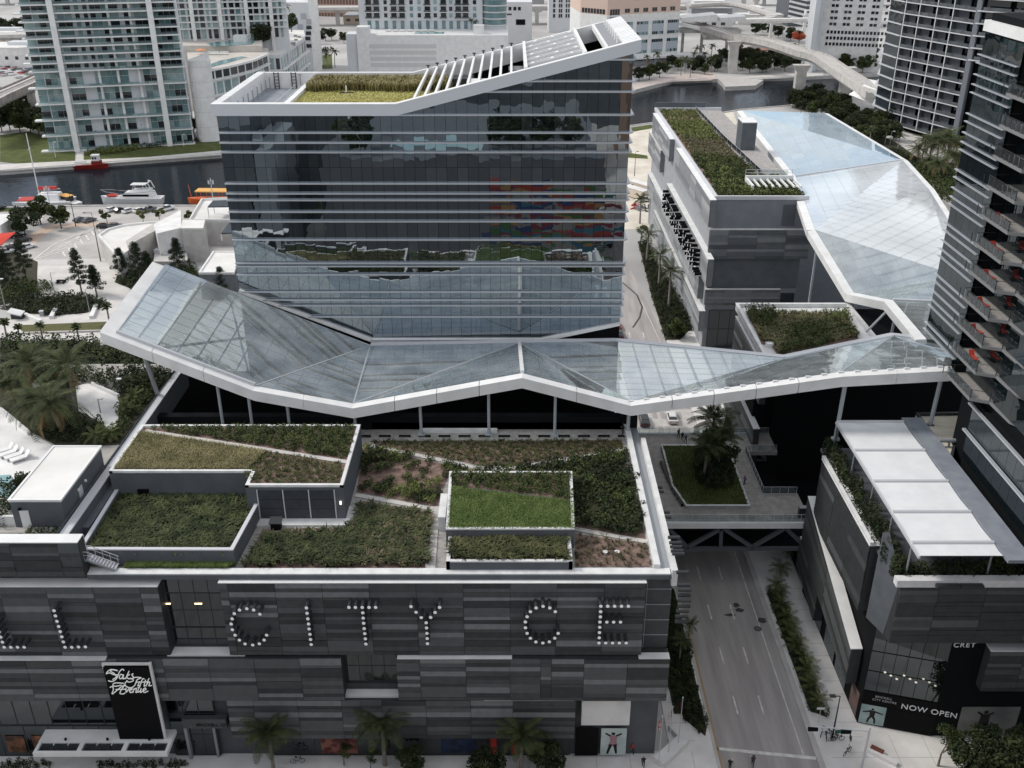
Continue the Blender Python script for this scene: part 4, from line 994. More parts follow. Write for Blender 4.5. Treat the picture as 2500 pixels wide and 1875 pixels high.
b.poly([(TX1, TB, 0), (TX0, TB, 0), (TX0, TB, ZF - 1), (XK, TB, ZF - 1), (TX1, TB, ztop(TX1) - 1)]); b.build('core', M_dark, tow)
b = MB()
for z in np.arange(4, 66, 4.0): b.box(TX0 + .2, TY + .31, z, TX1 - .2, TY + .36, z + .5)
b.build('floor_edge', M_dsteel, tow)
# roof: bands round the edge
def prof_band(y0, y1, name, m, up=0, dn=1.5, xs=(TX0 - .5, XK, TX1 + .9)):
    b = MB()
    for a, c in zip(xs[:-1], xs[1:]): b.hexa([(a, y0, ztop(a) - dn), (c, y0, ztop(c) - dn), (c, y1, ztop(c) - dn), (a, y1, ztop(a) - dn)], [(a, y0, ztop(a) + up), (c, y0, ztop(c) + up), (c, y1, ztop(c) + up), (a, y1, ztop(a) + up)])
    b.build(name, m, tow)
M_band = mat('pale_grey_fascia', (.56, .58, .61), .5)
prof_band(TY - .55, TY + .35, 'fascia', M_band, 0, 1.5); prof_band(TY - .57, TY + .55, 'coping', M_white, .12, -.003)
prof_band(TB - .8, TB, 'parapet', M_white, 0, 2.6)
b = MB(); b.box(TX0 - .5, TY + .55, ZF - 3, TX0 + .7, TB - .8, ZF + .1); b.build('parapet', M_white, tow)
xe0, xe1 = TX1 - 1.4, TX1 + .9
b = MB(); b.hexa([(xe0, TY + .55, ztop(xe0) - 1.5), (xe1, TY + .55, ztop(xe1) - 1.5), (xe1, TB, ztop(xe1) - 1.5), (xe0, TB, ztop(xe0) - 1.5)], [(xe0, TY + .55, ztop(xe0) + .13), (xe1, TY + .55, ztop(xe1) + .13), (xe1, TB, ztop(xe1) + .13), (xe0, TB, ztop(xe0) + .13)]); b.build('parapet', M_white, tow)
b = MB()
for i in range(22): y = TY + 1 + i * 1.33; b.box(TX0 - .48, y, ZF + .1, TX0 + .68, y + .05, ZF + .13); b.hexa([(xe0, y, ztop(xe0) + .13), (xe1, y, ztop(xe1) + .13), (xe1, y + .05, ztop(xe1) + .13), (xe0, y + .05, ztop(xe0) + .13)], [(xe0, y, ztop(xe0) + .16), (xe1, y, ztop(xe1) + .16), (xe1, y + .05, ztop(xe1) + .16), (xe0, y + .05, ztop(xe0) + .16)])
b.build('coping_joint', M_lsteel, tow)
MB().box(TX0, TY + .4, 63.4, -32.3, TB - .6, 64.0).build('roof_deck', mat('blue_grey_deck', (.22, .235, .26), .8, (.28, .3, .33), .6), tow)
MB().box(-32.3, TY + .4, 63.4, -9.3, TB - .6, 65.0).build('green_roof', M_soil, tow)
MB().box(-32.7, TY + .5, 63.6, -31.9, TB - .9, 65.6).build('kerb', M_white, tow)
b = MB()
for i in range(9): y = TY + 3 + i * 2.9; b.tube((TX0 + 1.6, y, 64), (TX0 + 1.6, y, 65.9), .09)
for i in range(8): x = -34.3 + i * 3.15; b.tube((x, TB - 1.4, 64.5), (x, TB - 1.4, 66.3), .11); b.box(x - .25, TB - 1.5, 66.2, x + .25, TB - 1.1, 66.35)
b.build('davit_post', M_steel, tow)
b = MB()
for x in (-38.2, -35.4):
    for d in (-.35, .35): b.tube((x + d, TB - 1.2, 64), (x + d, TB - 1.2, 66.6), .09)
    for k in range(5): b.tube((x - .35, TB - 1.2, 64.4 + k * .5), (x + .35, TB - 1.2, 64.4 + k * .5), .05)
b.build('ladder', M_dsteel, tow)
b = MB()
for x in (-34.9, -33.8): b.path([(x, TY + 2, 64.9), (x, TB - 3, 64.9)], .05); [b.tube((x, y, 64), (x, y, 64.9), .04) for y in np.arange(TY + 2, TB - 3, 2.5)]
b.box(-33.6, TY + 2, 64, -33.1, TB - 4, 64.35); b.build('cable_tray', M_lsteel, tow)
M_ylawn = mat('yellow_green_lawn', (.26, .25, .07), .95, (.36, .34, .12), .35, detail=8, bump=.3, bsc=5)
yw = lambda x: 156.8 + .5 * math.sin(x * .45)
lawnp = [(-31.9, TY + .7), (-8.8, TY + .7), (-8.8, 158.5), (-31.9, 158.5)]
MB().poly([(x, y, 65.02) for x, y in lawnp]).build('lawn', M_ylawn, tow)
stuff('roof_lawn_grass', tufts(lawnp, .28, .18, 6, 65.02, F_yel, .8, .05))
stuff('tall_roof_grass', tufts([(-31.8, 156), (-9.3, 156), (-9.3, 165.6), (-31.8, 165.6)], .4, 1.4, 14, 65.0, fol('tall_gold_grass', (.26, .23, .10), (.46, .40, .20), .4), .28, .06, clump=lambda x, y: y > yw(x)))
tr_ = thing('roof_fitting', 'small white post on a dark base plate standing in the tower roof lawn', 'roof fitting', (-29, 0, 0)); p = at(846, 229, 65); tr_.location = p; WO[tr_.name] = p
MB().box(p.x - 1.1, p.y - .2, 65.02, p.x + 1.1, p.y + .2, 65.25).build('base_plate', M_dsteel, tr_); MB().tube((p.x, p.y, 65.2), (p.x, p.y, 66.2), .11).build('post', M_white, tr_)
# open sloping frame
b = MB(); b.box(-9.3, TY + .4, 63.4, TX1 - .2, TB - .6, 64.0); b.build('plant_floor', M_dsteel, tow)
xb = -13.6; k = 0
while xb < 1.4:
    b = MB(); b.bar((xb, TY + .3, ztop(xb) - .35), (xb, TB - .5, ztop(xb) - .35), .32, .6); b.build('roof_beam', M_white, tow)
    b = MB(); b.tube((xb, TB - .4, ztop(xb)), (xb, TB - .4, ztop(xb) + .5), .12, n=6).box(xb - .28, TB - .55, ztop(xb) + .35, xb + .28, TB - .1, ztop(xb) + .5); b.build('davit_post', M_dsteel, tow); xb += 1.5
for xb in (12.9,): b = MB(); b.bar((xb, TY + .3, ztop(xb) - .35), (xb, TB - .5, ztop(xb) - .35), .42, .7); b.build('roof_beam', M_white, tow)
M_gpan = mat('matt_grey_panel', (.25, .26, .27), .7)
def spanel(xa, xc, ya, yc, up, th, name, m): MB().hexa([(xa, ya, ztop(xa) + up - th), (xc, ya, ztop(xc) + up - th), (xc, yc, ztop(xc) + up - th), (xa, yc, ztop(xa) + up - th)], [(xa, ya, ztop(xa) + up), (xc, ya, ztop(xc) + up), (xc, yc, ztop(xc) + up), (xa, yc, ztop(xa) + up)]).build(name, m, tow)
for xb in (3.2, 11.6): pass
py_ = TY + .8; n_ = 6; hh = (TB - 1.4 - py_) / n_
for j in range(n_):
    y0 = py_ + j * hh; spanel(1.9, 9.8, y0, y0 + hh * .66, -.25, .2, 'roof_panel', M_gpan); spanel(1.9, 9.8, y0 + hh * .66, y0 + hh * .71, .1, .5, 'roof_rail', M_white); spanel(1.9, 9.8, y0 + hh * .95, y0 + hh, .1, .5, 'roof_rail', M_white)
    for i in range(3): spanel(2.7 + i * 2.7 + (j % 2) * .8, 3.1 + i * 2.7 + (j % 2) * .8, y0 + hh * .71, y0 + hh * .95, .05, .3, 'roof_rail', M_white)
    spanel(1.9, 9.8, y0 + hh * .71, y0 + hh * .95, -.5, .2, 'roof_panel', M_gpan)
for xb in (1.9, 9.9): b = MB(); b.bar((xb, TY + .3, ztop(xb) - .2), (xb, TB - .5, ztop(xb) - .2), .45, 1.0); b.build('roof_beam', M_white, tow)
spanel(13.1, 15.1, TY + .6, TB - 1, -.1, .3, 'roof_panel', M_gpan)
b = MB()
for i in range(7): y = TY + 3 + i * 3.4; b.tube((14.4, y, ztop(14.4) - .1), (14.4, y, ztop(14.4) + .9), .14)
b.build('vent_post', M_white, tow)
# machines under the frame
for i, (x, y, w, d, hz, m) in enumerate([(-2.8, 154, 8, 4, 3.2, M_white), (-5.5, 147.5, 5, 3, 2.2, M_steel), (1, 145, 5, 3, 2.6, M_steel), (-8, 160, 4, 4, 2.8, M_dsteel), (2, 161, 5, 4, 4.0, M_steel), (6, 152, 4, 6, 4.5, M_steel)]):
    MB().box(x - w / 2, y - d / 2, 64, x + w / 2, y + d / 2, 64 + hz).build('plant_unit', m, tow)
b = MB()
for i in range(9): y = 142 + i * 2.6; b.bar((-9, y, 65.2), (12, y + U(-2, 2), 68.2 + U(-.5, 1)), .5, .3)
b.build('duct', M_lsteel, tow)
# ---------------------------------------------------------------- footbridge deck over the street
br_ = thing('footbridge', 'wide paved footbridge deck on dark steel trusses crossing above the street', 'footbridge', (30, 117.8, 7))
DZ = 12.0
hole = (37.6, 125.6, 42.7, 138.0)
b = MB(); b.box(17.7, 117.9, 11.3, 42.7, 125.6, DZ).box(17.7, 138, 11.3, 42.7, 143.7, DZ).box(17.7, 125.6, 11.3, 37.6, 138, DZ)
M_deckp = mat('weathered_deck_paving', (.27, .255, .235), .9, (.36, .34, .315), 1.2, detail=6)
b.build('deck', M_deckp, br_)
for y in (117.7, 143.9): MB().box(17.7, y - .2, 11.2, 42.7, y + .2, DZ + .12).build('edge_beam', M_white if y < 120 else M_lsteel, br_)
for y in (118.2, 143.4):
    b = MB(); b.box(17.7, y - .25, 7.0, 42.7, y + .25, 7.5).box(17.7, y - .25, 10.8, 42.7, y + .25, 11.3)
    xs = [17.9, 22.4, 25.4, 30.2, 34.8, 39.2, 42.5]
    for i, (a, c) in enumerate(zip(xs[:-1], xs[1:])): b.bar((a, y, 7.5 if i % 2 == 0 else 10.9), (c, y, 10.9 if i % 2 == 0 else 7.5), .5, .5)
    b.bar((30.2, y, 7.5), (30.0, y, 10.9), .5, .5); b.build('truss', mat('truss_grey_paint', (.10, .11, .12), .6), br_)
MB().box(37.6, 125.6, 7.3, 42.7, 138, 7.9).build('black_pit_fill', M_black, br_)  # black sheet added so the open pit reads as deep shade
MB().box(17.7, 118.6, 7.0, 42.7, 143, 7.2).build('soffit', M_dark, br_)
rail(br_, [(17.9, 118.0, DZ), (42.5, 118.0, DZ)], 1.25, 1.3, post=M_lsteel); rail(br_, [(17.9, 143.6, DZ), (42.5, 143.6, DZ)], 1.25, 1.6, post=M_lsteel)
rail(br_, [(37.5, 138.1, DZ), (37.5, 125.5, DZ), (42.5, 125.5, DZ)], 1.15, 1.4, post=M_lsteel); rail(br_, [(37.5, 138.1, DZ), (42.5, 138.1, DZ)], 1.15, 1.0, post=M_lsteel)
rail(br_, [(18.3, 133, DZ), (20.6, 133, DZ), (20.6, 129.5, DZ)], 1.15, 1.2, post=M_lsteel)
b = MB()
for i in range(16): b.box(17.8 + i * 1.56, 118.3, DZ, 17.83 + i * 1.56, 143.4, DZ + .006) if 37 > 17.8 + i * 1.56 else None
for i in range(16): b.box(17.8, 119 + i * 1.56, DZ, 37.4, 119.03 + i * 1.56, DZ + .006)
b.build('paving_joint', mat('deck_joint', (.16, .15, .14), .9), br_)
# planter with palms
PL = XY(P([(1614, 1086), (1766, 1086), (1790, 1120), (1832, 1235), (1675, 1235), (1640, 1185)], 12.6))
lp = thing('lawn_planter', 'many sided lawn planter with pale rim in the middle of the footbridge', 'planter', (29, 131, 12))
MB().prism(PL, DZ, 12.55).build('planter_body', M_pave, lp); rim(PL, .3, 12.5, 12.66, 'coping', M_cstone, lp)
MB().poly([(x, y, 12.57) for x, y in ccw(PL)]).build('lawn', M_lawn, lp)
stuff('planter_grass', tufts([(x * .97 + 29 * .03, y * .97 + 131 * .03) for x, y in PL], .28, .22, 6, 12.57, F_mid, .6, .04))
wb = thing('curved_bench', 'long dark timber bench bent along the left side of the footbridge lawn planter', 'bench', at(1640, 1190, 12))
b = MB(); q = P([(1620, 1125), (1648, 1190), (1672, 1230)], 12.45)
for p_, r_ in zip(q[:-1], q[1:]): b.bar(p_ - Vector((.35, 0, 0)), r_ - Vector((.35, 0, 0)), .5, .1)
b.build('seat', mat('dark_timber', (.06, .045, .035), .7), wb)
b = MB()
for t in (0, .3, .6, 1): 
    for p_, r_ in zip(q[:-1], q[1:]): c = p_.lerp(r_, t) - Vector((.35, 0, 0)); b.box(c.x - .2, c.y - .06, 12, c.x + .2, c.y + .06, 12.4)
b.build('leg', M_black, wb)
# ---------------------------------------------------------------- long mall block with roof garden, north of the bridge
nb = thing('mall_block', 'grey panelled mall block with a long garden roof and sticking out tube letters', 'mall block', (43, 205, 0))
MB().box(43, 205, 0, 62.6, 303, 34.6).build('wall', mat('smooth_grey_render', (.19, .205, .225), .75, (.23, .245, .265), .4), nb)
CLAD_SUN = [mat('sunlit_cladding_' + n, c, .6, tuple(x * 1.15 for x in c), .8) for n, c in (('a', (.17, .18, .19)), ('b', (.22, .23, .24)), ('c', (.27, .28, .285)), ('d', (.33, .335, .34)))]  # lighter tones put the light on the west side into the cladding colour
MB().box(42.9, 205, 0, 42.98, 303, 34.5).build('sunlit_west_skin', mat('sunlit_west_grey', (.30, .31, .33), .75, (.35, .36, .375), .4), nb)  # thin added skin, brightness of the west light put into its colour
MB().box(42.8, 204.8, 34.6, 43.5, 303.2, 35.4).box(43.5, 204.8, 34.6, 62.8, 205.4, 35.4).box(43.5, 302.6, 34.6, 62.8, 303.2, 35.4).build('parapet', M_lsteel, nb)
MB().box(43, 303.2, 30, 58, 303.6, 36.8).build('screen', M_dgrey, nb)
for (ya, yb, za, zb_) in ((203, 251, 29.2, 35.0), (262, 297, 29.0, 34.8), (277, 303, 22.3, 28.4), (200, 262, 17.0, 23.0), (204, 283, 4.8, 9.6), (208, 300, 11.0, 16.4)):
    clad_band(nb, 'w', (41.6, yb, za), (0, -1, 0), yb - ya, zb_ - za, [x for x in np.arange(6, yb - ya - 3, 8.2)], [.9, 1.2, .7, 1.4], (-1, 0, 0), 1.3, tilt=6, CLAD=CLAD_SUN)
for (xa_, xb_, za, zb_) in ((42.4, 64.0, 21.7, 28.2), (42.6, 59.0, 11.0, 14.6)):
    clad_band(nb, 's', (xa_, 204.2, za), (1, 0, 0), xb_ - xa_, zb_ - za, [x for x in np.arange(4, xb_ - xa_ - 3, 6.2)], [.6, .9, .5, 1.1], (0, -1, 0), 1.0, CLAD=CLADN)
bx('door_panel', M_dgrey, nb, (59.0, 204.95, 31.2), (2.7, .2, 4.6))
panes(nb, G_dark, 44, 58, .5, 9.5, 204.9, 6, 2, M_dsteel, .15); panes(nb, G_dark, 59.5, 62.4, .5, 13.5, 204.9, 2, 3, M_dsteel, .1)
MB().box(43.0, 204.9, 14.7, 62.6, 205, 21.6).build('recess', M_dgrey, nb)
e = put('letters', None, nb, (0, 0, 0)); tb2 = MB().tube((0, 0, 0), (-1.5, 0, 0), .36, n=10).mi(1).tube((-1.5, 0, 0), (-1.53, 0, 0), .33, n=10).mesh('side_tube', [M_black, M_lsteel])
for l0, cells in ((258, 'X.X|XX.|X.X|XX.|X.X|X..|XX.'), (251, 'XXX|X..|XX.|X..|X..'), (244, 'XXX|X.X|XX.|X.X|XX.'), (237, 'XX.|X.X|X.X|X.X|XX.'), (230, 'XXX|X..|XX.|X..|XXX'), (223, 'X.X|XX.|X.X|XX.|X.X'), (216, 'X.X|X.X|XXX|X.X|X.X'), (209, 'X..|X..|X..|X..|XXX')):
    for r_, row in enumerate(cells.split('|')[:5]):
        for c_, ch in enumerate(row):
            if ch == 'X': put('tube', tb2, e, (41.5, l0 - c_ * 1.7, 22.0 - r_ * 1.05))
# roof garden of the block
MB().box(43.5, 205.4, 34.6, 62.6, 302.6, 34.7).build('roof_deck', M_pave, nb)
GP = [(44.2, 206.2), (62.3, 206.2), (62.3, 222), (56.5, 224), (55.2, 262), (54.5, 300), (44.2, 300)]
MB().poly([(x, y, 34.72) for x, y in GP]).build('bed_soil', M_soil, nb)
pit = lambda x, y: not (51.5 < x < 63 and 213 < y < 222)
mass('roof_shrub_bed', [p for p in [(44.4, 206.4), (62.0, 206.4), (62.0, 222), (56.3, 224), (55.5, 240), (44.4, 246)]], 1.15, 34.7, F_mid, 1.0, .24, 44)
stuff('dry_roof_grass', tufts([(45, 246), (55.3, 240), (55, 262), (45, 266)], .55, .8, 10, 34.7, F_grassB, .6, .09)); stuff('dry_roof_grass', tufts([(44.4, 240), (55, 236), (54.5, 300), (44.4, 300)], .75, .7, 8, 34.7, F_grassG, .7, .1))
mass('roof_shrub_bed', [(44.4, 262), (55, 258), (54.6, 284), (44.4, 286)], 1.2, 34.7, F_light, 1.0, .26, 40)
mass('roof_shrub_bed', [(44.4, 290), (54.4, 290), (54.4, 301), (44.4, 301)], 1.2, 34.7, F_light, .8, .26, 40)
mass('roof_shrub_bed', [(45, 207), (61, 207), (61, 211), (51, 213), (50, 232), (45, 236)], 1.9, 34.9, F_light, 1.0, .24, 40)
rail(nb, [(63.0, 224, 34.7), (57.2, 226, 34.7), (55.6, 262, 34.7), (55.0, 302, 34.7)], 1.3, 4.5, post=M_lsteel)
lw = thing('roof_light_well', 'white framed roof light well with open beams and railing in the garden roof', 'light well', (56, 214, 34.7))
x0_, x1_ = 51.8, 62.4
b = MB(); b.box(x0_, 210.4, 34.7, x0_ + .5, 217, 36.2).box(x0_, 217, 34.7, x1_, 217.6, 36.6); b.build('frame', M_white, lw)
MB().box(x0_ + .5, 210.6, 34.73, x1_, 217, 34.78).build('well', M_dark, lw)
for i in range(7): MB().box(x0_ + 1.6 + i * 1.5, 210.6, 35.6, x0_ + 1.95 + i * 1.5, 217, 36.0).build('beam', M_white, lw)
b = MB(); [b.path([(x0_, 217.4, z), (x1_, 217.4, z)], .05) for z in (37.2, 37.9)]; [b.tube((x0_ + i * 2.6, 217.4, 36.6), (x0_ + i * 2.6, 217.4, 37.9), .05) for i in range(5)]; b.build('handrail', M_lsteel, lw)
MB().box(57.6, 250, 34.7, 61.2, 256, 41.5).build('stair_tower', M_dgrey, nb); MB().box(57.5, 249.9, 41.5, 61.3, 256.1, 41.7).build('coping', M_white, nb)
# ---------------------------------------------------------------- low block with planted roof south of it
lb = thing('low_roof_block', 'low mall block with white rimmed planted roof between canopy and footbridge', 'mall block', (49, 150, 0))
MB().box(39.6, 144.2, 0, 58.8, 162, 27).build('wall', M_dark, lb); MB().box(39.6, 140, 24, 58.8, 144.2, 27).build('wall', M_dgrey, lb)  # near-black part has the shade below the canopy put into its colour
RP = [(39.2, 139.6), (59.2, 139.6), (59.2, 162.2), (39.2, 162.2)]
rim(RP, .55, 27, 28.1, 'parapet', M_cstone, lb); MB().box(39.7, 140.1, 27, 58.7, 161.6, 27.4).build('roof_deck', M_cstone, lb)
for (ya, yb, za, zb_) in ((139, 160, 20, 26.4), (140, 163, 8, 15)): clad_band(lb, 'w', (39.0, yb, za), (0, -1, 0), yb - ya, zb_ - za, [7, 14], [.9, .6, 1.2], (-1, 0, 0), 1.0)
G2 = XY(P([(1822, 760), (2062, 768), (2096, 822), (1900, 862), (1882, 838), (1860, 835), (1845, 800)], 27.8))
MB().prism(G2, 27.4, 27.7).build('bed_soil', M_soil, lb)
stuff('roof_grass', tufts(G2, .5, .7, 12, 27.7, F_grassG, .6, .07)); stuff('roof_grass', tufts(G2, .7, .7, 10, 27.7, F_mid, .6, .07))
for l, m, hh in (([(1822, 750), (1896, 752), (1892, 795), (1838, 795)], F_mid, 1.5), ([(1925, 790), (2000, 790), (2030, 830), (1930, 860), (1905, 855)], F_mid, 1.3), ([(1960, 785), (2020, 785), (2030, 810), (1985, 820)], F_cover, 1.2), ([(2010, 755), (2066, 758), (2075, 780), (2020, 785)], F_light, 1.2), ([(2040, 790), (2090, 795), (2092, 815), (2050, 818)], F_mid, 1.0)):
    mass('roof_shrub_bed', XY(P(l, 28.2)), .9, 27.7, m, hh, .17, 60)
b = MB().strip(XY(P([(1845, 797), (1930, 805)], 27.8)), .6, 27.75).strip(XY(P([(2030, 818), (2092, 806)], 27.8)), .6, 27.75); b.build('garden_strip', M_conc, lb)
for px, py in ((1882, 842), (1905, 843)): p = at(px, py, 27.6); MB().box(p.x - .8, p.y - .6, 27.4, p.x + .8, p.y + .6, 28.0).build('roof_hatch', M_white, lb)
# ---------------------------------------------------------------- right hand block with white awnings
rb = thing('corner_block', 'dark panelled corner block with white awnings and planted ledges on its roof', 'mall block', (43, 91.5, 0))
FRONT = [(42.8, 91.6), (51.0, 89.4), (90, 89.4), (90, 117.5), (42.8, 117.5)]
MB().prism(FRONT, 0.1, 24.0).build('wall', M_dark, rb)
MB().box(42.8, 143.6, 0.1, 110, 162, 27).box(43.4, 117.5, 0, 62, 143.6, 3).build('rear_wall', M_dark, rb)  # near-black wall added to close the view, standing for shade under the canopy
MB().box(42.2, 90.2, 24.0, 90, 117.5, 24.4).build('roof_deck', M_dgrey, rb)
CLADD = [CLAD[0], CLAD[0], CLAD[1], CLAD[2]]
clad_band(rb, 'w', (41.3, 113.8, 15.4), (0, -1, 0), 19.6, 9.4, [6.5, 13], [.7, 1.1, .55, .9], (-1, 0, 0), 1.3, tilt=6, CLAD=CLADD)
def slant_band(root, X, y0, y1, z0a, z1a, z0b, z1b, n, thick=1.4):
    """a band whose top and bottom edges run downhill: strips as parts"""
    b = MB(); b.hexa([(X + .1, y0, z0a), (X + thick, y0, z0a), (X + thick, y1, z0b), (X + .1, y1, z0b)][::-1], [(X + .1, y0, z1a), (X + thick, y0, z1a), (X + thick, y1, z1b), (X + .1, y1, z1b)][::-1]); b.build('backing', CLAD[0], root)
    cuts = np.cumsum([0] + [U(.6, 1.4) for _ in range(n)]); cuts /= cuts[-1]
    for s_ in range(2):
        ta, tb_ = s_ / 2, (s_ + 1) / 2; ya, yb = y0 + (y1 - y0) * ta + .03, y0 + (y1 - y0) * tb_ - .03
        for k in range(n):
            fz = lambda t, c: (z0a + (z0b - z0a) * t) * (1 - c) + (z1a + (z1b - z1a) * t) * c
            c0, c1 = cuts[k] + .004, cuts[k + 1] - .004; o = U(0, .07)
            b = MB(); b.hexa([(X - o, ya, fz(ta, c0)), (X + .1, ya, fz(ta, c0)), (X + .1, yb, fz(tb_, c0)), (X - o, yb, fz(tb_, c0))][::-1], [(X - o + U(0, .06), ya, fz(ta, c1)), (X + .1, ya, fz(ta, c1)), (X + .1, yb, fz(tb_, c1)), (X - o + U(0, .06), yb, fz(tb_, c1))][::-1]); b.build('cladding_strip', random.choice(CLADD), root)
    b = MB(); b.hexa([(X - .06, y0, z1a), (X + thick, y0, z1a), (X + thick, y1, z1b), (X - .06, y1, z1b)][::-1], [(X - .06, y0, z1a + .12), (X + thick, y0, z1a + .12), (X + thick, y1, z1b + .12), (X - .06, y1, z1b + .12)][::-1]); b.build('coping', M_white, root)
slant_band(rb, 41.2, 116.5, 93.6, 9.6, 17.2, 4.6, 10.0, 9)
slant_band(rb, 41.5, 118, 108, 4.6, 9.4, 2.5, 7.5, 5)
x0 = atY(2197, 1428, 88).x
clad_band(rb, 's', (42.9, 88.0, 15.8), (1, 0, 0), 46, 8.3, [4.3, 9.6, 15, 20.5, 26, 32], [.5, .65, .8, .45, 1.0], (0, -1, 0), 1.6, CLAD=CLADD)
clad_band(rb, 's', (atY(2420, 1590, 88).x, 88.0, 8.6), (1, 0, 0), 34, 6.0, [4, 9, 14, 20], [.55, .75, .5], (0, -1, 0), 1.3, CLAD=CLADD)
MB().box(41.3, 94.2, 24.95, 41.75, 114, 25.3).build('parapet', M_cstone, rb)
MB().box(42.0, 87.2, 24.3, 90, 88.2, 25.2).build('parapet', M_cstone, rb)
MB().hexa([(41.9, 92.9, 15.5), (42.9, 89.9, 15.5), (43.0, 90.0, 15.5), (42.7, 93.0, 15.5)], [(41.9, 92.9, 27.6), (42.9, 83.9 + 4.6, 24.4), (43.0, 88.6, 24.4), (42.7, 93.0, 27.6)]).build('corner_wall', M_dgrey, rb)
# glazed corner, signs and posters
ux = Vector((51.0 - 42.8, 89.4 - 91.6, 0)).normalized(); nn = Vector((ux.y, -ux.x, 0))
def on(d, z, o=.06): return Vector((42.8, 91.6, z)) + ux * d + nn * o
Rc = frame3(ux, Vector((0, 0, 1)), nn)
for i in range(6):
    for j, (z0, z1) in enumerate(((5.6, 8.6), (8.7, 11.6), (11.7, 15.4))): bx('pane', G_dark, rb, on(.7 + i * 1.4, (z0 + z1) / 2), (1.34, z1 - z0 - .06, .05), Rc)
bx('sign_board', M_black, rb, on(4.3, 4.4, .1), (8.4, 2.0, .1), Rc); bx('sign_board', M_black, rb, on(5.6, 1.8, .1), (6.0, 3.1, .08), Rc)
bx('poster', mat('pale_teal_backdrop', (.26, .37, .37), .5, (.42, .52, .50), .5), rb, on(1.55, 1.9, .12), (2.9, 3.0, .08), Rc)
b = MB()
def seg2(p, q, w0, w1):
    s = 2.7; P0, Q0 = Vector((p[0], p[1])) * s, Vector((q[0], q[1])) * s; d = (Q0 - P0).normalized(); a = Vector((-d.y, d.x)); g = lambda v: on(1.5 + v.x, .5 + v.y, .172)
    b.poly([g(P0 - a * w0 * s), g(P0 + a * w0 * s), g(Q0 + a * w1 * s), g(Q0 - a * w1 * s)])
for a in (((-.16, .04), (-.12, .28), .035, .05), ((-.12, .28), (-.02, .46), .05, .06), ((.16, .02), (.14, .27), .035, .05), ((.14, .27), (.03, .46), .05, .06), ((0, .42), (0, .78), .1, .13), ((-.08, .74), (-.42, .62), .05, .03), ((.08, .74), (.46, .64), .05, .03), ((-.01, .80), (-.01, .91), .05, .055)): seg2(*a)
b.build('printed_figure', M_print[0], rb)
bx('poster_cap', M_white, rb, on(1.33, 3.2, .18), (.001, .001, .001), Rc) if False else None
M_sign = mat('white_sign_letters', (.5, .51, .52), .5, emit=.12)
text('lettering', 'NOW OPEN', on(7.7, 3.75, .17), 1.1, M_sign, rb, ux, depth=.02, space=1.08)
text('lettering', 'BRICKELL', on(2.4, 4.75, .17), .42, M_glow, rb, ux, depth=.01, space=1.1); text('lettering', 'CITY CENTRE', on(2.55, 4.25, .17), .42, M_glow, rb, ux, depth=.01, space=1.1)
text('lettering', 'CRET', (52.3, 89.25, 14.15), .95, M_sign, rb, depth=.04, space=1.2)
bx('poster', mat('grey_poster', (.12, .125, .12), .5, (.2, .2, .19), .4), rb, (57.5, 89.3, 2.6), (7, .1, 4.6))
flat_fig(rb, (57.0, 89.22, .6), 4.0, M_print, [((-.2, .0), (-.08, .42), .06, .09, 0), ((.08, .0), (.05, .42), .06, .09, 0), ((0, .38), (0, .8), .16, .13, 0), ((-.1, .78), (-.26, .9), .04, .03, 0), ((.1, .78), (.24, .88), .04, .03, 0), ((0, .82), (0, .95), .06, .06, 0)])
bx('poster', mat('side_poster', (.20, .11, .09), .6, (.1, .09, .09), .7), rb, (42.75, 93.6, 2.2), (.08, 2.6, 3.6))
for i, (y, z) in enumerate(((99, 2.2), (104, 2.2), (110, 2.2))): bx('shop_window', G_dark, rb, (42.74, y, z), (.06, 4.2, 3.6))
# dimly lit round lamps behind the glass
lampm = MB().tube((0, 0, 0), (0, 0, .06), .15, n=10).mesh('ceiling_lamp', mat('dim_lamp', (.9, .85, .75), .5, emit=.12))
for i in range(9): put('ceiling_lamp', lampm, rb, on(1.9 + i * .72, 8.9 - (i % 3) * .35, .3))
# awnings and steel roof
aw = thing('awning', 'x', 'awning', (48, 100, 29)); bpy.data.objects.remove(aw)
AY = [116.6, 109.0, 101.6, 95.0, 89.0, 86.4]
NAMES = ['farthest white fabric awning panel over the corner block roof, nearest the canopy', 'second white awning panel counted from the glass canopy', 'middle white awning panel of the five over the corner block', 'large white awning panel next to the narrow front one', 'narrow front awning panel at the street end of the row']
M_fabric = mat('white_awning_fabric', (.78, .79, .80), .8, (.72, .73, .74), .5)
for i in range(5):
    y1, y0 = AY[i] - .18, AY[i + 1] + .18; a = thing('awning', NAMES[i], 'awning', (43.6, y1, 29), 'white awnings in a row')
    b = MB(); n = 6
    for k in range(n):
        ya, yb = y1 + (y0 - y1) * k / n, y1 + (y0 - y1) * (k + 1) / n; sa, sb_ = -.16 * math.sin(math.pi * k / n), -.16 * math.sin(math.pi * (k + 1) / n)
        b.hexa([(43.5, yb, 28.95 + sb_), (52.4, yb, 28.95 + sb_), (52.4, ya, 28.95 + sa), (43.5, ya, 28.95 + sa)], [(43.5, yb, 29 + sb_), (52.4, yb, 29 + sb_), (52.4, ya, 29 + sa), (43.5, ya, 29 + sa)])
    b.build('fabric', M_fabric, a); MB().tube((43.5, y1 + .1, 29.02), (52.4, y1 + .1, 29.02), .24).build('roller', M_lsteel, a)
    MB().box(43.3, y0 - .18, 28.7, 43.5, y1 + .18, 29.0).build('side_rail', M_lsteel, a)
MB().box(52.5, 85.6, 28.7, 55.2, 117.6, 29.1).build('steel_roof', mat('blue_grey_sheet', (.20, .215, .25), .5, (.25, .27, .3), .6), rb)
b = MB()
for y in AY[:-1]: b.tube((43.6, y, 24.4), (43.6, y, 28.8), .12)
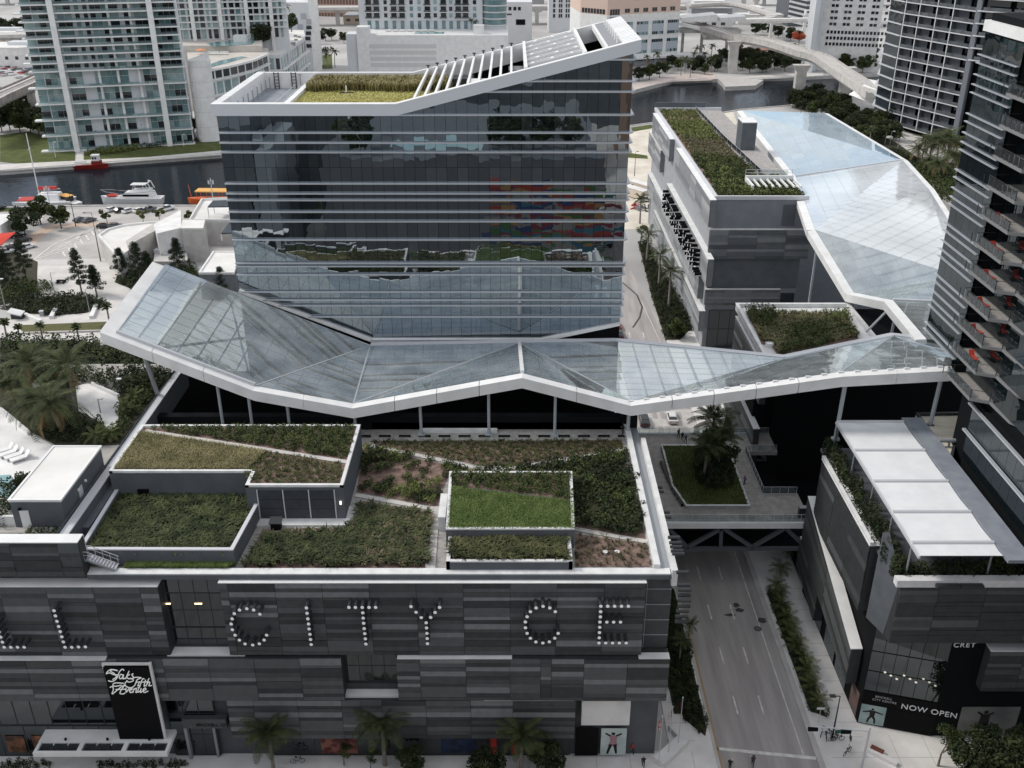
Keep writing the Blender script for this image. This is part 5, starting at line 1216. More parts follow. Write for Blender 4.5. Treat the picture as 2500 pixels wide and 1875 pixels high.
for y in AY[:-1]: b.tube((52.6, y, 24.4), (52.6, y, 28.8), .12)
b.build('awning_post', M_steel, rb)
TR = XY(P([(2236, 1010), (2353, 1008), (2326, 1116), (2308, 1118)], 28.5)); MB().prism(TR, 24, 28.3).build('tan_roof', mat('tan_roof_membrane', (.66, .60, .50), .9, (.55, .5, .42), .25, detail=7), rb); rim(TR, .35, 28.3, 28.7, 'parapet', M_dsteel, rb)
p = at(2310, 1082, 28.8); MB().tube((p.x - 1.0, p.y, 29.2), (p.x + 2.0, p.y, 29.2), .28, n=12).tube((p.x + .4, p.y, 28.3), (p.x + .4, p.y, 29.0), .15).build('exhaust_pipe', M_steel, rb)
for i in range(2): MB().box(46.2 + i * 2.6, 86.6, 24.5, 48.7 + i * 2.6, 88.6, 24.9).build('grille', M_dsteel, rb)
mass('planter_hedge', [(41.95, 88.5), (43.8, 88.5), (43.8, 116), (41.95, 116)], .8, 24.4, F_dark, 2.5, .17, 90)
mass('planter_hedge', [(42.2, 88.2), (62, 88.2), (62, 91), (42.2, 91)], .8, 24.4, F_dark, 1.1, .16, 60)
place(BUSHY, at(2420, 1395, 24.4), 'small yellow green tree on the planted ledge in front of the white awnings', None, .55)
# ---------------------------------------------------------------- dark glass tower at the right edge
rt = thing('glass_tower', 'dark glass tower with pointed balconies and red loungers at the right edge', 'tower', (56, 105, 24))
G_mir2 = glass('dark_coated_glass', (0, 0, 0), .06, 1.42, (.006, .009, .010), 1.0, .0, .05, .2)
GX = 55.4
zs = [40.2 + 3.42 * k for k in range(-1, 12)]
def wpane(X, y0, y1, z0, z1): 
    e = U(-.004, .004); g = U(-.004, .004); ym, zm = (y0 + y1) / 2, (z0 + z1) / 2
    MB().poly([(X + (y - ym) * e + (z - zm) * g, y, z) for y, z in ((y1, z0), (y0, z0), (y0, z1), (y1, z1))]).build('pane', G_mir2, rt)
for k in range(11):
    z0 = 40.2 + 3.42 * k
    if z0 > 77: break
    for i in range(5):
        wpane(GX, 112 + i * 2.0 + .02, 112 + (i + 1) * 2.0 - .02, z0 + .06, z0 + 3.36)
    for i in range(4): wpane(56.9, 104 + i * 2.0 + .02, 104 + (i + 1) * 2 - .02, z0 - 1.6, z0 + 1.5)
    for i in range(5): wpane(56.6, 93 + i * 2.1 + .02, 93 + (i + 1) * 2.1 - .02, z0 - 1.6, z0 + 1.5)
    for j in (0, .95, 2.1): MB().box(GX - .35, 112.2, z0 + j - .055, GX - .02, 122.3, z0 + j + .055).build('fin', M_fin, rt) if j < 1 or k % 2 else None
for i in range(8):
    wpane(56.2, 91 + i * 2.0 + .02, 91 + (i + 1) * 2 - .02, 29.2, 32.9); wpane(56.2, 91 + i * 2.0 + .02, 91 + (i + 1) * 2 - .02, 33.0, 36.5)
    wpane(56.2, 75 + i * 2.0 + .02, 75 + (i + 1) * 2 - .02, 29.2, 32.9)
for z in (33.0, 36.6): MB().box(55.7, 88, z - .12, 56.1, 107.4, z + .12).build('fin', M_fin, rt)
MB().box(57.1, 60, 24, 85, 111.9, 80).box(55.8, 112, 39.8, 85, 122, 80).box(56.4, 70, 24, 57.1, 107.2, 37.0).build('core', M_dark, rt)
MB().box(GX - .2, 111.8, 78.0, GX + 3, 122.4, 79.2).build('roof_band', M_white, rt)
M_soff = mat('grey_balcony_slab', (.20, .20, .20), .8); M_tile = mat('balcony_tile', (.27, .255, .24), .8, (.34, .32, .3), 2)
lm = thing('red_lounger', 'x', 'lounger', (0, 0, 0))
M_redf = mat('red_cushion', (.50, .055, .035), .8)
MB().box(-.32, -.1, .3, .32, 1.25, .42).build('seat', M_redf, lm); MB().hexa([(-.32, 1.22, .32), (.32, 1.22, .32), (.32, 1.32, .4), (-.32, 1.32, .4)], [(-.32, 1.62, .95), (.32, 1.62, .95), (.32, 1.72, .93), (-.32, 1.72, .93)]).build('backrest', M_redf, lm)
MB().box(-.3, 0, 0, -.22, .08, .3).box(.22, 0, 0, .3, .08, .3).box(-.3, 1.1, 0, -.22, 1.18, .3).box(.22, 1.1, 0, .3, 1.18, .3).build('leg', M_lsteel, lm); freeze(lm); PROTO.append(lm)
WHICH = ['lowest', 'second lowest', 'third lowest', 'fourth', 'fifth', 'sixth']
for k in range(11):
    z = 38.5 + 3.42 * k
    if z > 76: break
    pl = [(54.45, 112.0), (54.45, 104.9), (56.5, 104.0), (57.2, 104.0), (57.2, 112)]
    pl2 = [(56.5, 104.0), (56.65, 99.2), (58, 97), (58, 104)]
    bal = put('balcony', None, rt, (0, 0, 0))
    MB().prism(pl, z - .35, z).prism(pl2, z - .36, z - .005).build('slab', M_soff, bal); MB().prism([(54.6, 111.8), (54.6, 105.0), (56.5, 104.2), (56.8, 104.2), (56.8, 111.8)], z + .001, z + .02).build('floor', M_tile, bal)
    b = MB()
    for y in (111.8, 110.6, 109.4, 108.2, 107.0, 105.9, 105.0): b.tube((54.55, y, z), (54.55, y, z + 1.15), .07, .07, 6); 
    for y in (110.9, 109.6): b.tube((56.2 - (111.8 - y), 111.9, z), (56.2 - (111.8 - y), 111.9, z + 1.15), .05, .05, 6)
    b.path([(56.8, 111.9, z + 1.12), (54.55, 111.9, z + 1.12), (54.55, 104.9, z + 1.12), (56.5, 104.1, z + 1.12), (56.7, 99.3, z + 1.12)], .035)
    b.tube((56.5, 104.1, z), (56.5, 104.1, z + 1.12), .06, .06, 6); b.build('railing', M_dsteel, bal)
    for i in range(6): bx('pane', G_rail, bal, (54.5, 111.2 - i * 1.15, z + .58), (.02, 1.05, .95))
    if 1 <= k <= 6:
        o = dup(lm, (55.5, 107.6, z + .02), U(-.35, .35), 1, f'red cushioned lounger on the {WHICH[k - 1]} furnished balcony of the dark tower', 'red loungers on the balconies')
# ---------------------------------------------------------------- grey balcony tower beyond
gt = thing('balcony_tower', 'tall grey tower of stacked glass fronted balconies behind the palms', 'tower', (150, 370, 16))
A0, A1 = Vector((145, 388, 0)), Vector((157.5, 353, 0)); L_ = (A1 - A0).length; ux2 = (A1 - A0).normalized(); n2 = Vector((ux2.y, -ux2.x, 0))
if n2.x > 0: n2 = -n2
M_gwall = mat('grey_tower_wall', (.085, .095, .108), .7, (.11, .12, .135), .3)
FH = 3.95; NB = 4; zb0 = 14
def off(d, o, z): return A0 + ux2 * d + n2 * o + Vector((0, 0, z))
Rg = frame3(ux2, Vector((0, 0, 1)), ux2.cross(Vector((0, 0, 1))))
cb = [0, 7.6, 16.4, 24.4, L_ - 2.2]
b = MB(); e = [off(0, -3, 0), off(L_, -3, 0), off(L_, -30, 0), off(0, -30, 0)]; b.hexa([Vector((p.x, p.y, 0)) for p in e], [Vector((p.x, p.y, 120)) for p in e]); b.build('core', M_dark, gt)
for d in cb: b = MB(); b.bar(off(d, -1.6, zb0), off(d, -1.6, 120), .35, 3.2, n2); b.build('fin_wall', M_gwall, gt); b = MB(); b.bar(off(d, .06, zb0), off(d, .06, 120), .4, .12, n2); b.build('fin_edge', M_lsteel, gt)
b = MB(); b.bar(off(L_ - 1.1, .05, zb0 - 4), off(L_ - 1.1, .05, 120), 2.2, .5, n2); b.build('end_wall', mat('mid_grey_end_wall', (.15, .165, .185), .7), gt)
nfl = 14
for k in range(nfl):
    z = zb0 + k * FH
    b = MB(); b.bar(off(-.2, -1.5, z), off(L_ - 2.2, -1.5, z), 3.2, .34); b.build('slab', M_gwall, gt); b = MB(); b.bar(off(-.2, .14, z), off(L_ - 2.2, .14, z), .1, .36); b.build('slab_edge', M_lsteel, gt)
    for j in range(4):
        d0, d1 = cb[j], cb[j + 1]
        bx('balcony_rail', mat('milky_rail_glass', (.06, .068, .075), .2, (.11, .12, .13), .4, spec=.5), gt, off((d0 + d1) / 2 + .2, .16, z + .75), (d1 - d0 - .7, 1.1, .05), Rg)
        bx('partition', M_gwall, gt, off(d0 + (d1 - d0) * .28, -1.9, z + FH / 2), ((d1 - d0) * .5, FH - .4, .1), Rg)
        bx('window', G_teal[2], gt, off(d0 + (d1 - d0) * .76, -2.6, z + FH / 2), ((d1 - d0) * .4, FH - .5, .1), Rg)
# left faceted side
B0 = A0 + Vector((-2, 14, 0)); 
for k in range(nfl):
    z = zb0 + k * FH; b = MB(); b.bar(off(-.3, -.2, z), (B0.x + 1, B0.y, z), 1.4, .3); b.bar((B0.x + 1, B0.y, z), (B0.x + 6, B0.y + 12, z), 1.4, .3); b.build('slab', M_lsteel, gt)
    b = MB(); b.bar(off(-.3, -.3, z + FH / 2), (B0.x + 1.3, B0.y, z + FH / 2), .1, FH - .4); b.build('window', G_mir2, gt)
    b = MB(); b.bar((B0.x + 1.4, B0.y, z + FH / 2), (B0.x + 6.3, B0.y + 12, z + FH / 2), .1, FH - .4); b.build('window', G_teal[k % 3], gt)
# wing nearer to us at the top right
gw = thing('balcony_tower', 'wing of grey balconies rising behind the white roof band of the dark glass tower', 'tower', (160, 340, 16))
for k in range(7):
    z = 52 + k * FH - 10; p0, p1 = Vector((157.2, 352.5, z)), Vector((178, 330, z))
    b = MB(); b.bar(p0 - Vector((0, -1.5, 0)), p1 - Vector((0, -1.5, 0)), 3.2, .34); b.build('slab', M_lsteel, gw)
    d = (p1 - p0).normalized(); Rw = frame3(d, Vector((0, 0, 1)), d.cross(Vector((0, 0, 1))))
    for j in range(3):
        c = p0.lerp(p1, (j + .5) / 3); bx('balcony_rail', MATS['milky_rail_glass'], gw, c + Vector((0, -.2, .75)), (9.2, 1.1, .05), Rw); bx('window', random.choice(G_teal[1:]), gw, c + Vector((1.2, 2.4, 2)), (8.2, 3.2, .1), Rw)
b = MB(); b.prism([(160, 355), (158, 362), (200, 362), (182, 332)], 10, 110); b.build('core', M_dark, gw)
# ---------------------------------------------------------------- buildings across the river
def face(A, B):
    A, B = Vector((A[0], A[1], 0)), Vector((B[0], B[1], 0)); u = (B - A).normalized(); n = Vector((u.y, -u.x, 0)); return A, u, n, (B - A).length, frame3(u, Vector((0, 0, 1)), u.cross(Vector((0, 0, 1))))
def solid(root, A, B, dep, z0, z1, m, name='wall'):
    A, u, n, L, Rr = face(A, B); e = [A, A + u * L, A + u * L - n * dep, A - n * dep]
    MB().prism(e, z0, z1).build(name, m, root)
def win(root, F, d, z, w, h, m, o=.08, name='window', th=.12):
    A, u, n, L, Rr = F; return bx(name, m, root, A + u * d + n * o + Vector((0, 0, z)), (w, h, th), Rr)
M_wtow = mat('white_tower_render', (.66, .68, .70), .75, (.60, .62, .64), .1)
# --- white condominium tower at the left
mt = thing('condo_tower', 'tall white condominium tower with teal glass balconies and two slanting white pillars', 'tower', (-158, 406, 0))
P1, P2 = Vector((-176, 402, 0)), Vector((-141.5, 411.5, 0)); uu = (P2 - P1).normalized()
MA = P1 - uu * 11; ME = P2 + uu * 9.5
Fm = face(MA, ME); A_, u_, n_, L_m, Rm_ = Fm
solid(mt, MA - n_ * 2.2, ME - n_ * 2.2, 22, 0, 130, M_wtow)
fl = [0.3, 6.3, 12.4, 18.6, 24.8] + [31 + 3.05 * k for k in range(24)]
bays = [(0, 3.3), (3.6, 10.2), (12.4, 17.6), (18.9, 20.6), (22.0, 23.6), (24.4, 30.6), (31.4, 34.8), (36.6, 38.8), (40.4, 45.8), (47.2, 55.8)]
for k, (za, zc) in enumerate(zip(fl[:-1], fl[1:])):
    if za > 118: break
    dbl = zc - za > 4
    b = MB(); ext = 1.2 if k % 2 else 2.6; b.bar(A_ - u_ * ext + n_ * .2 + Vector((0, 0, za)), A_ + u_ * (L_m + .4) + n_ * .2 + Vector((0, 0, za)), 3.4, .5); b.build('balcony_slab', M_white, mt)
    for i, (d0, d1) in enumerate(bays):
        if dbl and i in (3, 7): continue
        n = max(1, round((d1 - d0) / 2.4)); w = (d1 - d0) / n
        for j in range(n):
            if i in (2,) and j == 0 and not dbl: pass
            h = zc - za - .34
            if dbl: win(mt, Fm, d0 + (j + .5) * w, za + .2 + h * .25, w - .14, h * .47, random.choice(G_teal), -2.1); win(mt, Fm, d0 + (j + .5) * w, za + .2 + h * .75, w - .14, h * .47, random.choice(G_teal[:2] + G_teal[:1]), -2.1)
            else: win(mt, Fm, d0 + (j + .5) * w, za + .2 + h / 2, w - .14, h, random.choice(G_teal + G_teal[2:] * 2), -2.1)
    win(mt, Fm, L_m / 2, za + .72, L_m - .3, 1.05, glass('pale_balcony_glass', (.75, .85, .86), .08, 1.45, (.35, .43, .44), .22), 1.86, 'balcony_rail', .05)
for P_ in (P1, P2): b = MB(); c = P_ + n_ * 2.6; b.bar(c, c + Vector((0, 0, 130)), 2.1, .9, n_); b.build('pillar', M_white, mt)
for d in (11, 24, 31, 39): b = MB(); b.bar(A_ + u_ * d + n_ * -.6, A_ + u_ * d - n_ * .6 + Vector((0, 0, 31 if d in (11, 24) else 120)), .9, .5, n_); b.build('pier', M_white, mt)
c_ = at(498, 290, 3); cyl = thing('stair_drum', 'smooth white round stair tower rising between the condominium and the curved block', 'stair tower', (c_.x, c_.y, 0))
ct = Vector((-128, 421, 0)); zt = atY(462, 145, 421).z
MB().tube(ct, ct + Vector((0, 0, zt)), 4.6, 4.6, 22).build('shaft', M_white, cyl, smooth=False); MB().hexa([ct + Vector((-3.5, -3, zt)), ct + Vector((3.5, -3, zt)), ct + Vector((3.5, 3, zt)), ct + Vector((-3.5, 3, zt))], [ct + Vector((-3.5, -3, zt + .1)), ct + Vector((3.5, -3, zt + 2.4)), ct + Vector((3.5, 3, zt + 2.4)), ct + Vector((-3.5, 3, zt + .1))]).build('cap', M_white, cyl)
for i in range(5): MB().tube(ct + Vector((0, 0, 6 + i * 6)), ct + Vector((0, 0, 6.15 + i * 6)), 4.64, 4.64, 22).build('joint', M_lsteel, cyl)
# --- curved pool-deck block
cv = thing('curved_block', 'curved white block of tall teal windows with a roof top pool', 'building', (-100, 440, 0))
CVZ = 27.0
cp = XY(P([(474, 168), (503, 171), (560, 160), (615, 146), (652, 130)], CVZ)); back = XY(P([(655, 118), (590, 112), (470, 112), (455, 125)], CVZ))
MB().prism(cp + back, 0, CVZ - .6).build('wall', M_white, cv); MB().prism(cp + back, CVZ - .6, CVZ).build('roof_slab', mat('pale_pool_deck', (.62, .58, .53), .9, (.52, .49, .45), .2), cv)
for i in range(1, 4):
    F_ = face(cp[i], cp[i + 1]); n = 3
    for z, h in ((CVZ - 4.0, 3.0), (CVZ - 10.5, 4.9), (CVZ - 17, 4.9), (CVZ - 23.5, 4.9)):
        for j in range(n): win(cv, F_, (j + .5) * F_[3] / n, z + h / 2, F_[3] / n - 1.1, h, G_teal[2] if z > CVZ - 5 else random.choice(G_teal), .1)
        b = MB(); b.bar(F_[0] + F_[2] * .6 + Vector((0, 0, z - .5)), F_[0] + F_[1] * F_[3] + F_[2] * .6 + Vector((0, 0, z - .5)), 1.6, .4); b.build('balcony_slab', M_white, cv)
    b = MB(); b.bar(F_[0] + F_[2] * .5 + Vector((0, 0, CVZ - .3)), F_[0] + F_[1] * F_[3] + F_[2] * .5 + Vector((0, 0, CVZ - .3)), 1.2, .9); b.build('cornice', M_white, cv)
M_pool = mat('pool_water', (.16, .31, .33), .08, (.22, .38, .39), .4, spec=.6)
MB().prism(XY(P([(488, 165), (505, 167), (552, 155), (605, 140), (590, 138), (540, 148)], CVZ)), CVZ + .02, CVZ + .12).build('pool', M_pool, cv)
MB().prism(XY(P([(505, 106), (612, 92), (625, 98), (615, 108), (520, 114)], CVZ + 3)), CVZ + 3, CVZ + 3.1).build('pool', M_pool, cv)
MB().prism(XY(P([(440, 112), (640, 112), (640, 80), (440, 80)], CVZ + 2.8)), 0, CVZ + 2.9).build('upper_deck', mat('beige_deck', (.50, .46, .42), .9, (.60, .57, .53), .3), cv)
MB().box(*(at(590, 118, CVZ) - Vector((3, 2, 0))), *(at(590, 118, CVZ) + Vector((3, 3, 6)))).build('lift_box', M_white, cv)
ch = MB().box(-.35, -.9, .25, .35, .6, .4).box(-.35, .55, .3, .35, .75, 1.0).mesh('deck_chair', M_white)
for i in range(22): p = at(500 + (i % 11) * 5.5, 124 + (i // 11) * 9, CVZ + .1); props(put('deck_chair', ch, None, p, (0, 0, U(-.2, .2)), 1.3), 'white deck chair on the pool deck of the curved block across the river', 'deck chair', 'white deck chairs across the river')
um = thing('parasol', 'tiny white parasol beside the pool of the far condominium', 'parasol', at(470, 92, CVZ + 3)); p = um.location; MB().tube(p, p + Vector((0, 0, 2.6)), .08).build('pole', M_white, um); MB().tube(p + Vector((0, 0, 2.3)), p + Vector((0, 0, 3.1)), 1.7, .1, 10).build('canopy', M_white, um)
um = thing('parasol', 'small orange awning among the white deck chairs of the curved block', 'parasol', at(492, 133, CVZ)); p = um.location; MB().tube(p, p + Vector((0, 0, 2.2)), .08).build('pole', M_white, um); MB().tube(p + Vector((0, 0, 2.0)), p + Vector((0, 0, 2.7)), 2.6, .1, 6).build('canopy', mat('orange_canvas', (.7, .28, .12), .8), um)
# block with fins right of it
fb = thing('fin_block', 'white roofed block of vertical white fins and teal glass beyond the tower corner', 'building', (-85, 500, 0))
fz = 24; fp = XY(P([(655, 135), (684, 135), (745, 92), (742, 75), (660, 75)], fz)); MB().prism(fp, 0, fz).build('wall', M_wtow, fb); MB().prism([(x, y) for x, y in fp], fz, fz + .4).build('roof', M_wroof, fb)
for i, (n, s) in ((0, (2, 1)), (1, (10, 1))):
    F_ = face(fp[i], fp[i + 1])
    for z in (fz - 6.5, fz - 13, fz - 19.5):
        for j in range(n): win(fb, F_, (j + .5) * F_[3] / n, z + 2.6, F_[3] / n * .62, 5.0, random.choice(G_teal), .1)
        b = MB(); b.bar(F_[0] + F_[2] * .8 + Vector((0, 0, z - .3)), F_[0] + F_[1] * F_[3] + F_[2] * .8 + Vector((0, 0, z - .3)), 2.0, .4); b.build('balcony_slab', M_white, fb)
vent_ = MB().box(-.8, -.6, 0, .8, .6, .7).mesh('roof_vent', M_steel)
for i in range(12): p = at(U(690, 735), U(85, 115), fz); put('roof_vent', vent_, fb, (p.x, p.y, fz + .4))
# --- second condominium tower behind
m2 = thing('condo_tower', 'second white and teal condominium tower rising behind the pool deck', 'tower', (-200, 640, 0))
Q1, Q2 = Vector((-173, 500, 0)), Vector((-110, 512, 0)); F2 = face(Q1, Q2); zb = 30
solid(m2, Q1, Q2, 25, 0, 140, M_wtow)
for k in range(15):
    z = zb + 2.2 + k * 2.95 if k else zb; h = 4.9 if k == 0 else 2.95
    if k: MB().bar(F2[0] + F2[2] * .9 + Vector((0, 0, z)), F2[0] + F2[1] * F2[3] + F2[2] * .9 + Vector((0, 0, z)), 1.8, .35).build('balcony_slab', M_white, m2)
    for j in range(22):
        d = 1.6 + j * 2.85; win(m2, F2, d, z + h / 2 + .2, 2.1 if j % 3 else 1.3, h - .6, random.choice(G_teal + G_teal[2:]), .12)
for d in (20, 33, 45.5, 57): MB().bar(F2[0] + F2[1] * d + F2[2] * 1.2, F2[0] + F2[1] * d + F2[2] * 1.2 + Vector((0, 0, 130)), 1.8, 1.2, F2[2]).build('pillar', M_white, m2)
# white building with grey squares
wb_ = thing('white_block', 'plain white building with a few grey square panels and dark windows', 'building', (-88, 640, 0))
p0, p1 = at(700, 130, 0), at(776, 130, 0); y_ = 600
xa, xb = atY(692, 60, y_).x, atY(757, 60, y_).x; zt = atY(720, 6, y_).z; F3 = face((xa, y_), (xb, y_)); solid(wb_, (xa, y_), (xb, y_), 30, 0, zt, M_wtow); solid(wb_, (xb, y_), (xb + 4.2, y_ + 4), 26, 0, zt + 1.5, M_white, 'stair_wall')
for px, py, w in ((717, 40, 2.4), (741, 40, 3.2), (754, 53, 3.0), (733, 66, 3.2)): c = atY(px, py, y_); bx('grey_panel', mat('lilac_grey_panel', (.42, .42, .46), .7), wb_, (c.x, y_ - .1, c.z), (w, .15, w))
for px, py in ((757, 67), (756, 81), (754, 94), (757, 112)): c = atY(px, py, y_); bx('window', G_teal[2], wb_, (c.x - .6, y_ - .1, c.z), (3.0, .2, 2.0))
# --- brown office block
bb = thing('brown_office', 'distant brown gridded office block behind the railway viaducts', 'building', (-120, 900, 0))
y_ = 905; xa, xb = atY(776, 30, y_).x, atY(878, 30, y_).x; F4 = face((xa, y_), (xb, y_ - 6)); M_brn = mat('pink_brown_concrete', (.46, .33, .27), .8); solid(bb, (xa, y_), (xb, y_ - 6), 40, 0, 75, M_brn)
zb = atY(830, 44, y_).z
for k in range(7):
    for j in range(13): win(bb, F4, (j + .5) * F4[3] / 13, zb + k * 5.4 + 2.5, F4[3] / 13 * .72, 3.7, mat('brown_window', (.17, .105, .08), .3), .12)
# --- white parking block with apartment tower
pk = thing('parking_block', 'broad blank white parking block with pale grey panel rows and a pool deck', 'building', (-50, 560, 0))
y_ = 560; xa, xb = atY(848, 150, y_).x, atY(1240, 150, y_).x; zt = atY(1000, 86, y_).z
F5 = face((xa, y_), (xb, y_)); solid(pk, (xa + 6, y_), (xb, y_), 42, 0, zt, M_white); solid(pk, (xa + 6, y_ - .6), (xa + 12.5, y_ - .6), 9, 0, zt + 4.2, M_white, 'stair_wall'); solid(pk, (xa, y_ + 1), (xa + 6, y_ + 1), 12, 0, zt + .5, M_wtow, 'stair_wall')
M_lpan = mat('faint_grey_panel', (.60, .60, .585), .7)
for r_ in range(4):
    for c_ in range(4):
        p = atY(919 + c_ * 42, 113 + r_ * 15.2, y_); bx('vent_panel', M_lpan, pk, (p.x, y_ - .04, p.z), (9.2, .1, 2.1))
bx('pool', M_pool, pk, (atY(1045, 84, y_).x, y_ + 10, zt + .05), (16, 8, .12))
for i in range(7): p = atY(940 + i * 18, 78, y_); bx('sun_bed', M_wplas, pk, (p.x, y_ + 16, zt + .6), (3, 2, .8))
MB().box(atY(1155, 80, y_).x, y_ + 4, zt, atY(1172, 80, y_).x + 2, y_ + 10, zt + 4.5).build('lift_box', M_white, pk)
ap = thing('apartment_tower', 'white apartment tower with dark balcony bays above the blank parking block', 'tower', (-40, 590, 0))
y_ = 588; xa, xb = atY(878, 60, y_).x, atY(1178, 60, y_).x; solid(ap, (xa, y_), (xb, y_), 22, 0, 130, M_wtow); z0 = atY(1000, 71, y_).z; FHp = 3.45
cols = [(901, 'b'), (920, 'b'), (942, 'w'), (962, 'b'), (982, 'b'), (1005, 'w'), (1024, 'w'), (1044, 'b'), (1063, 'w'), (1083, 'b'), (1101, 'w'), (1119, 'b'), (1137, 'b'), (1159, 'w')]
for k in range(8):
    zf = z0 + (0 if k == 0 else 5.6 + (k - 1) * FHp); 
    for px, t in cols:
        x = atY(px, 40, y_).x
        if k == 0: bx('window', G_teal[0], ap, (x, y_ - .1, zf + 2.3), (2.0, .2, 4.2))
        elif t == 'w': bx('window', random.choice(G_teal[:2] + G_teal[2:]), ap, (x, y_ - .1, zf + 1.7), (1.8, .2, 2.2))
        else:
            bx('balcony_opening', G_teal[2], ap, (x, y_ - .05, zf + 1.7), (3.0, .14, 2.5)); bx('balcony_slab', M_white, ap, (x, y_ - 1.0, zf), (4.0, 2.0, .25)); bx('balcony_rail', MATS['milky_rail_glass'], ap, (x, y_ - 1.9, zf + .6), (3.9, .08, 1.0))
cd = thing('corner_bay', 'rounded teal glass corner bay of the white apartment tower', 'tower', (0, 0, 0)); bpy.data.objects.remove(cd)
ccx = atY(1208, 40, y_ - 2).x; MB().tube((ccx, y_ + 3, 0), (ccx, y_ + 3, 130), 6.6, 6.6, 20).build('round_bay', M_wtow, ap)
for k in range(8):
    zf = z0 + 5.6 + (k - 1) * FHp; MB().tube((ccx, y_ + 3, zf), (ccx, y_ + 3, zf + .3), 7.6, 7.6, 20).build('balcony_slab', M_white, ap); MB().tube((ccx, y_ + 3, zf + .5), (ccx, y_ + 3, zf + 3.0), 6.75, 6.75, 20).build('window', random.choice(G_teal), ap)
# white building right of it
wb2 = thing('white_block', 'low plain white building with three small square windows and a dark opening', 'building', (0, 720, 0))
y_ = 720; xa, xb = atY(1234, 40, y_).x, atY(1299, 40, y_).x; solid(wb2, (xa, y_), (xb, y_), 30, 0, atY(1260, 5, y_).z, M_wtow)
for px in (1245, 1257, 1268): p = atY(px, 21, y_); bx('window', G_teal[2], wb2, (p.x, y_ - .1, p.z), (2.0, .2, 2.2))
p = atY(1271, 54, y_); bx('opening', M_dark, wb2, (p.x, y_ - .1, p.z), (6.4, .2, 3.6)); p = atY(1243, 35, y_); bx('window', G_teal[2], wb2, (p.x, y_ - .1, p.z), (3.6, .2, .9))
wt = thing('striped_tower', 'white tower with thin vertical strips of dark windows', 'tower', (50, 780, 0))
y_ = 790; xa, xb = atY(1340, 20, y_).x, atY(1412, 20, y_).x; solid(wt, (xa, y_), (xb, y_), 30, 0, 95, M_wtow); zb = atY(1370, 42, y_).z
for k in range(9):
    for px, w in ((1353, 1.6), (1366, 1.1), (1371, 1.1), (1383, 1.1), (1389, 1.1), (1406, .9), (1411, 2.0)):
        bx('window', G_teal[2], wt, (atY(px, 20, y_).x, y_ - .1, zb + 1 + k * 3.6), (w, .2, 2.6))
# --- peach office building
po = thing('peach_office', 'white and blue office block with a peach coloured top storey by the river', 'building', (85, 620, 0))
C1 = at(1552, 174, 0); C1 = Vector((74, 612, 0)); C2 = Vector((108, 652, 0)); C0_ = Vector((34, 625, 0))
C1 = Vector((atY(1480, 100, 618).x, 618, 0)); C2 = Vector((atY(1655, 100, 640).x, 640, 0)); C0_ = Vector((atY(1415, 100, 632).x, 632, 0))
zt = 96; zpe = atY(1600, 33, 628).z; M_peach = mat('peach_render', (.66, .50, .42), .8); M_bluep = mat('pale_blue_panel', (.44, .48, .53), .7)
e = [C0_, C1, C2, C2 + Vector((-10, 40, 0)), C0_ + Vector((-4, 40, 0))]
MB().prism(e, 5, zpe).build('wall', M_white, po); MB().prism(e, zpe, zt).build('upper_wall', M_peach, po)
Fp_ = face(C1, C2); Fq = face(C0_, C1)
for k in range(4):
    zc_ = zpe - 5.5 - k * 10.6
    for j in range(4):
        d = Fp_[3] * (.27 + j * .215); win(po, Fp_, d, zc_ - 2.8, Fp_[3] * .165, 7.6, M_bluep, .06, 'panel')
        for q in range(6):
            win(po, Fp_, d + (q - 2.5) * Fp_[3] * .026, zc_ + .2, Fp_[3] * .022, 1.7, random.choice([G_teal[2], G_teal[2], G_teal[0]]), .1); win(po, Fp_, d + (q - 2.5) * Fp_[3] * .026, zc_ - 5.9, Fp_[3] * .022, 1.7, random.choice([G_teal[2], G_teal[0], G_teal[1]]), .1)
for k in range(7):
    for q in range(4): win(po, Fp_, Fp_[3] * .05 + q * Fp_[3] * .033, zpe + 1.5 - k * 4.2, Fp_[3] * .027, 3.2, G_teal[2], .1)
for j in range(6):
    for q in range(2): win(po, Fp_, Fp_[3] * (.25 + j * .125 + q * .035), zpe + 2.0, Fp_[3] * .03, 2.2, G_teal[2], .1)
    win(po, Fp_, Fp_[3] * (.27 + j * .125), zpe + 14, Fp_[3] * .09, 13, M_bluep, .05, 'panel') if j % 2 else None
for j in range(8): win(po, Fq, Fq[3] * (.1 + j * .11), zpe + 1.8, 1.7, 2.6, G_teal[2], .1)
MB().prism([C1 + Vector((-2, -6, 0)), C2 + Vector((4, -6, 0)), C2 + Vector((4, 4, 0)), C1 + Vector((-2, 4, 0))], 4.2, 5.4).build('canopy_roof', M_white, po); MB().prism([C1, C2, C2 + Vector((0, 30, 0)), C1 + Vector((0, 30, 0))], 0, 4.2).build('ground_floor', M_brn, po)
MB().box(C2.x + 3, C2.y - 6, 4.0, C2.x + 20, C2.y + 8, 4.8).build('canopy_roof', M_white, po)
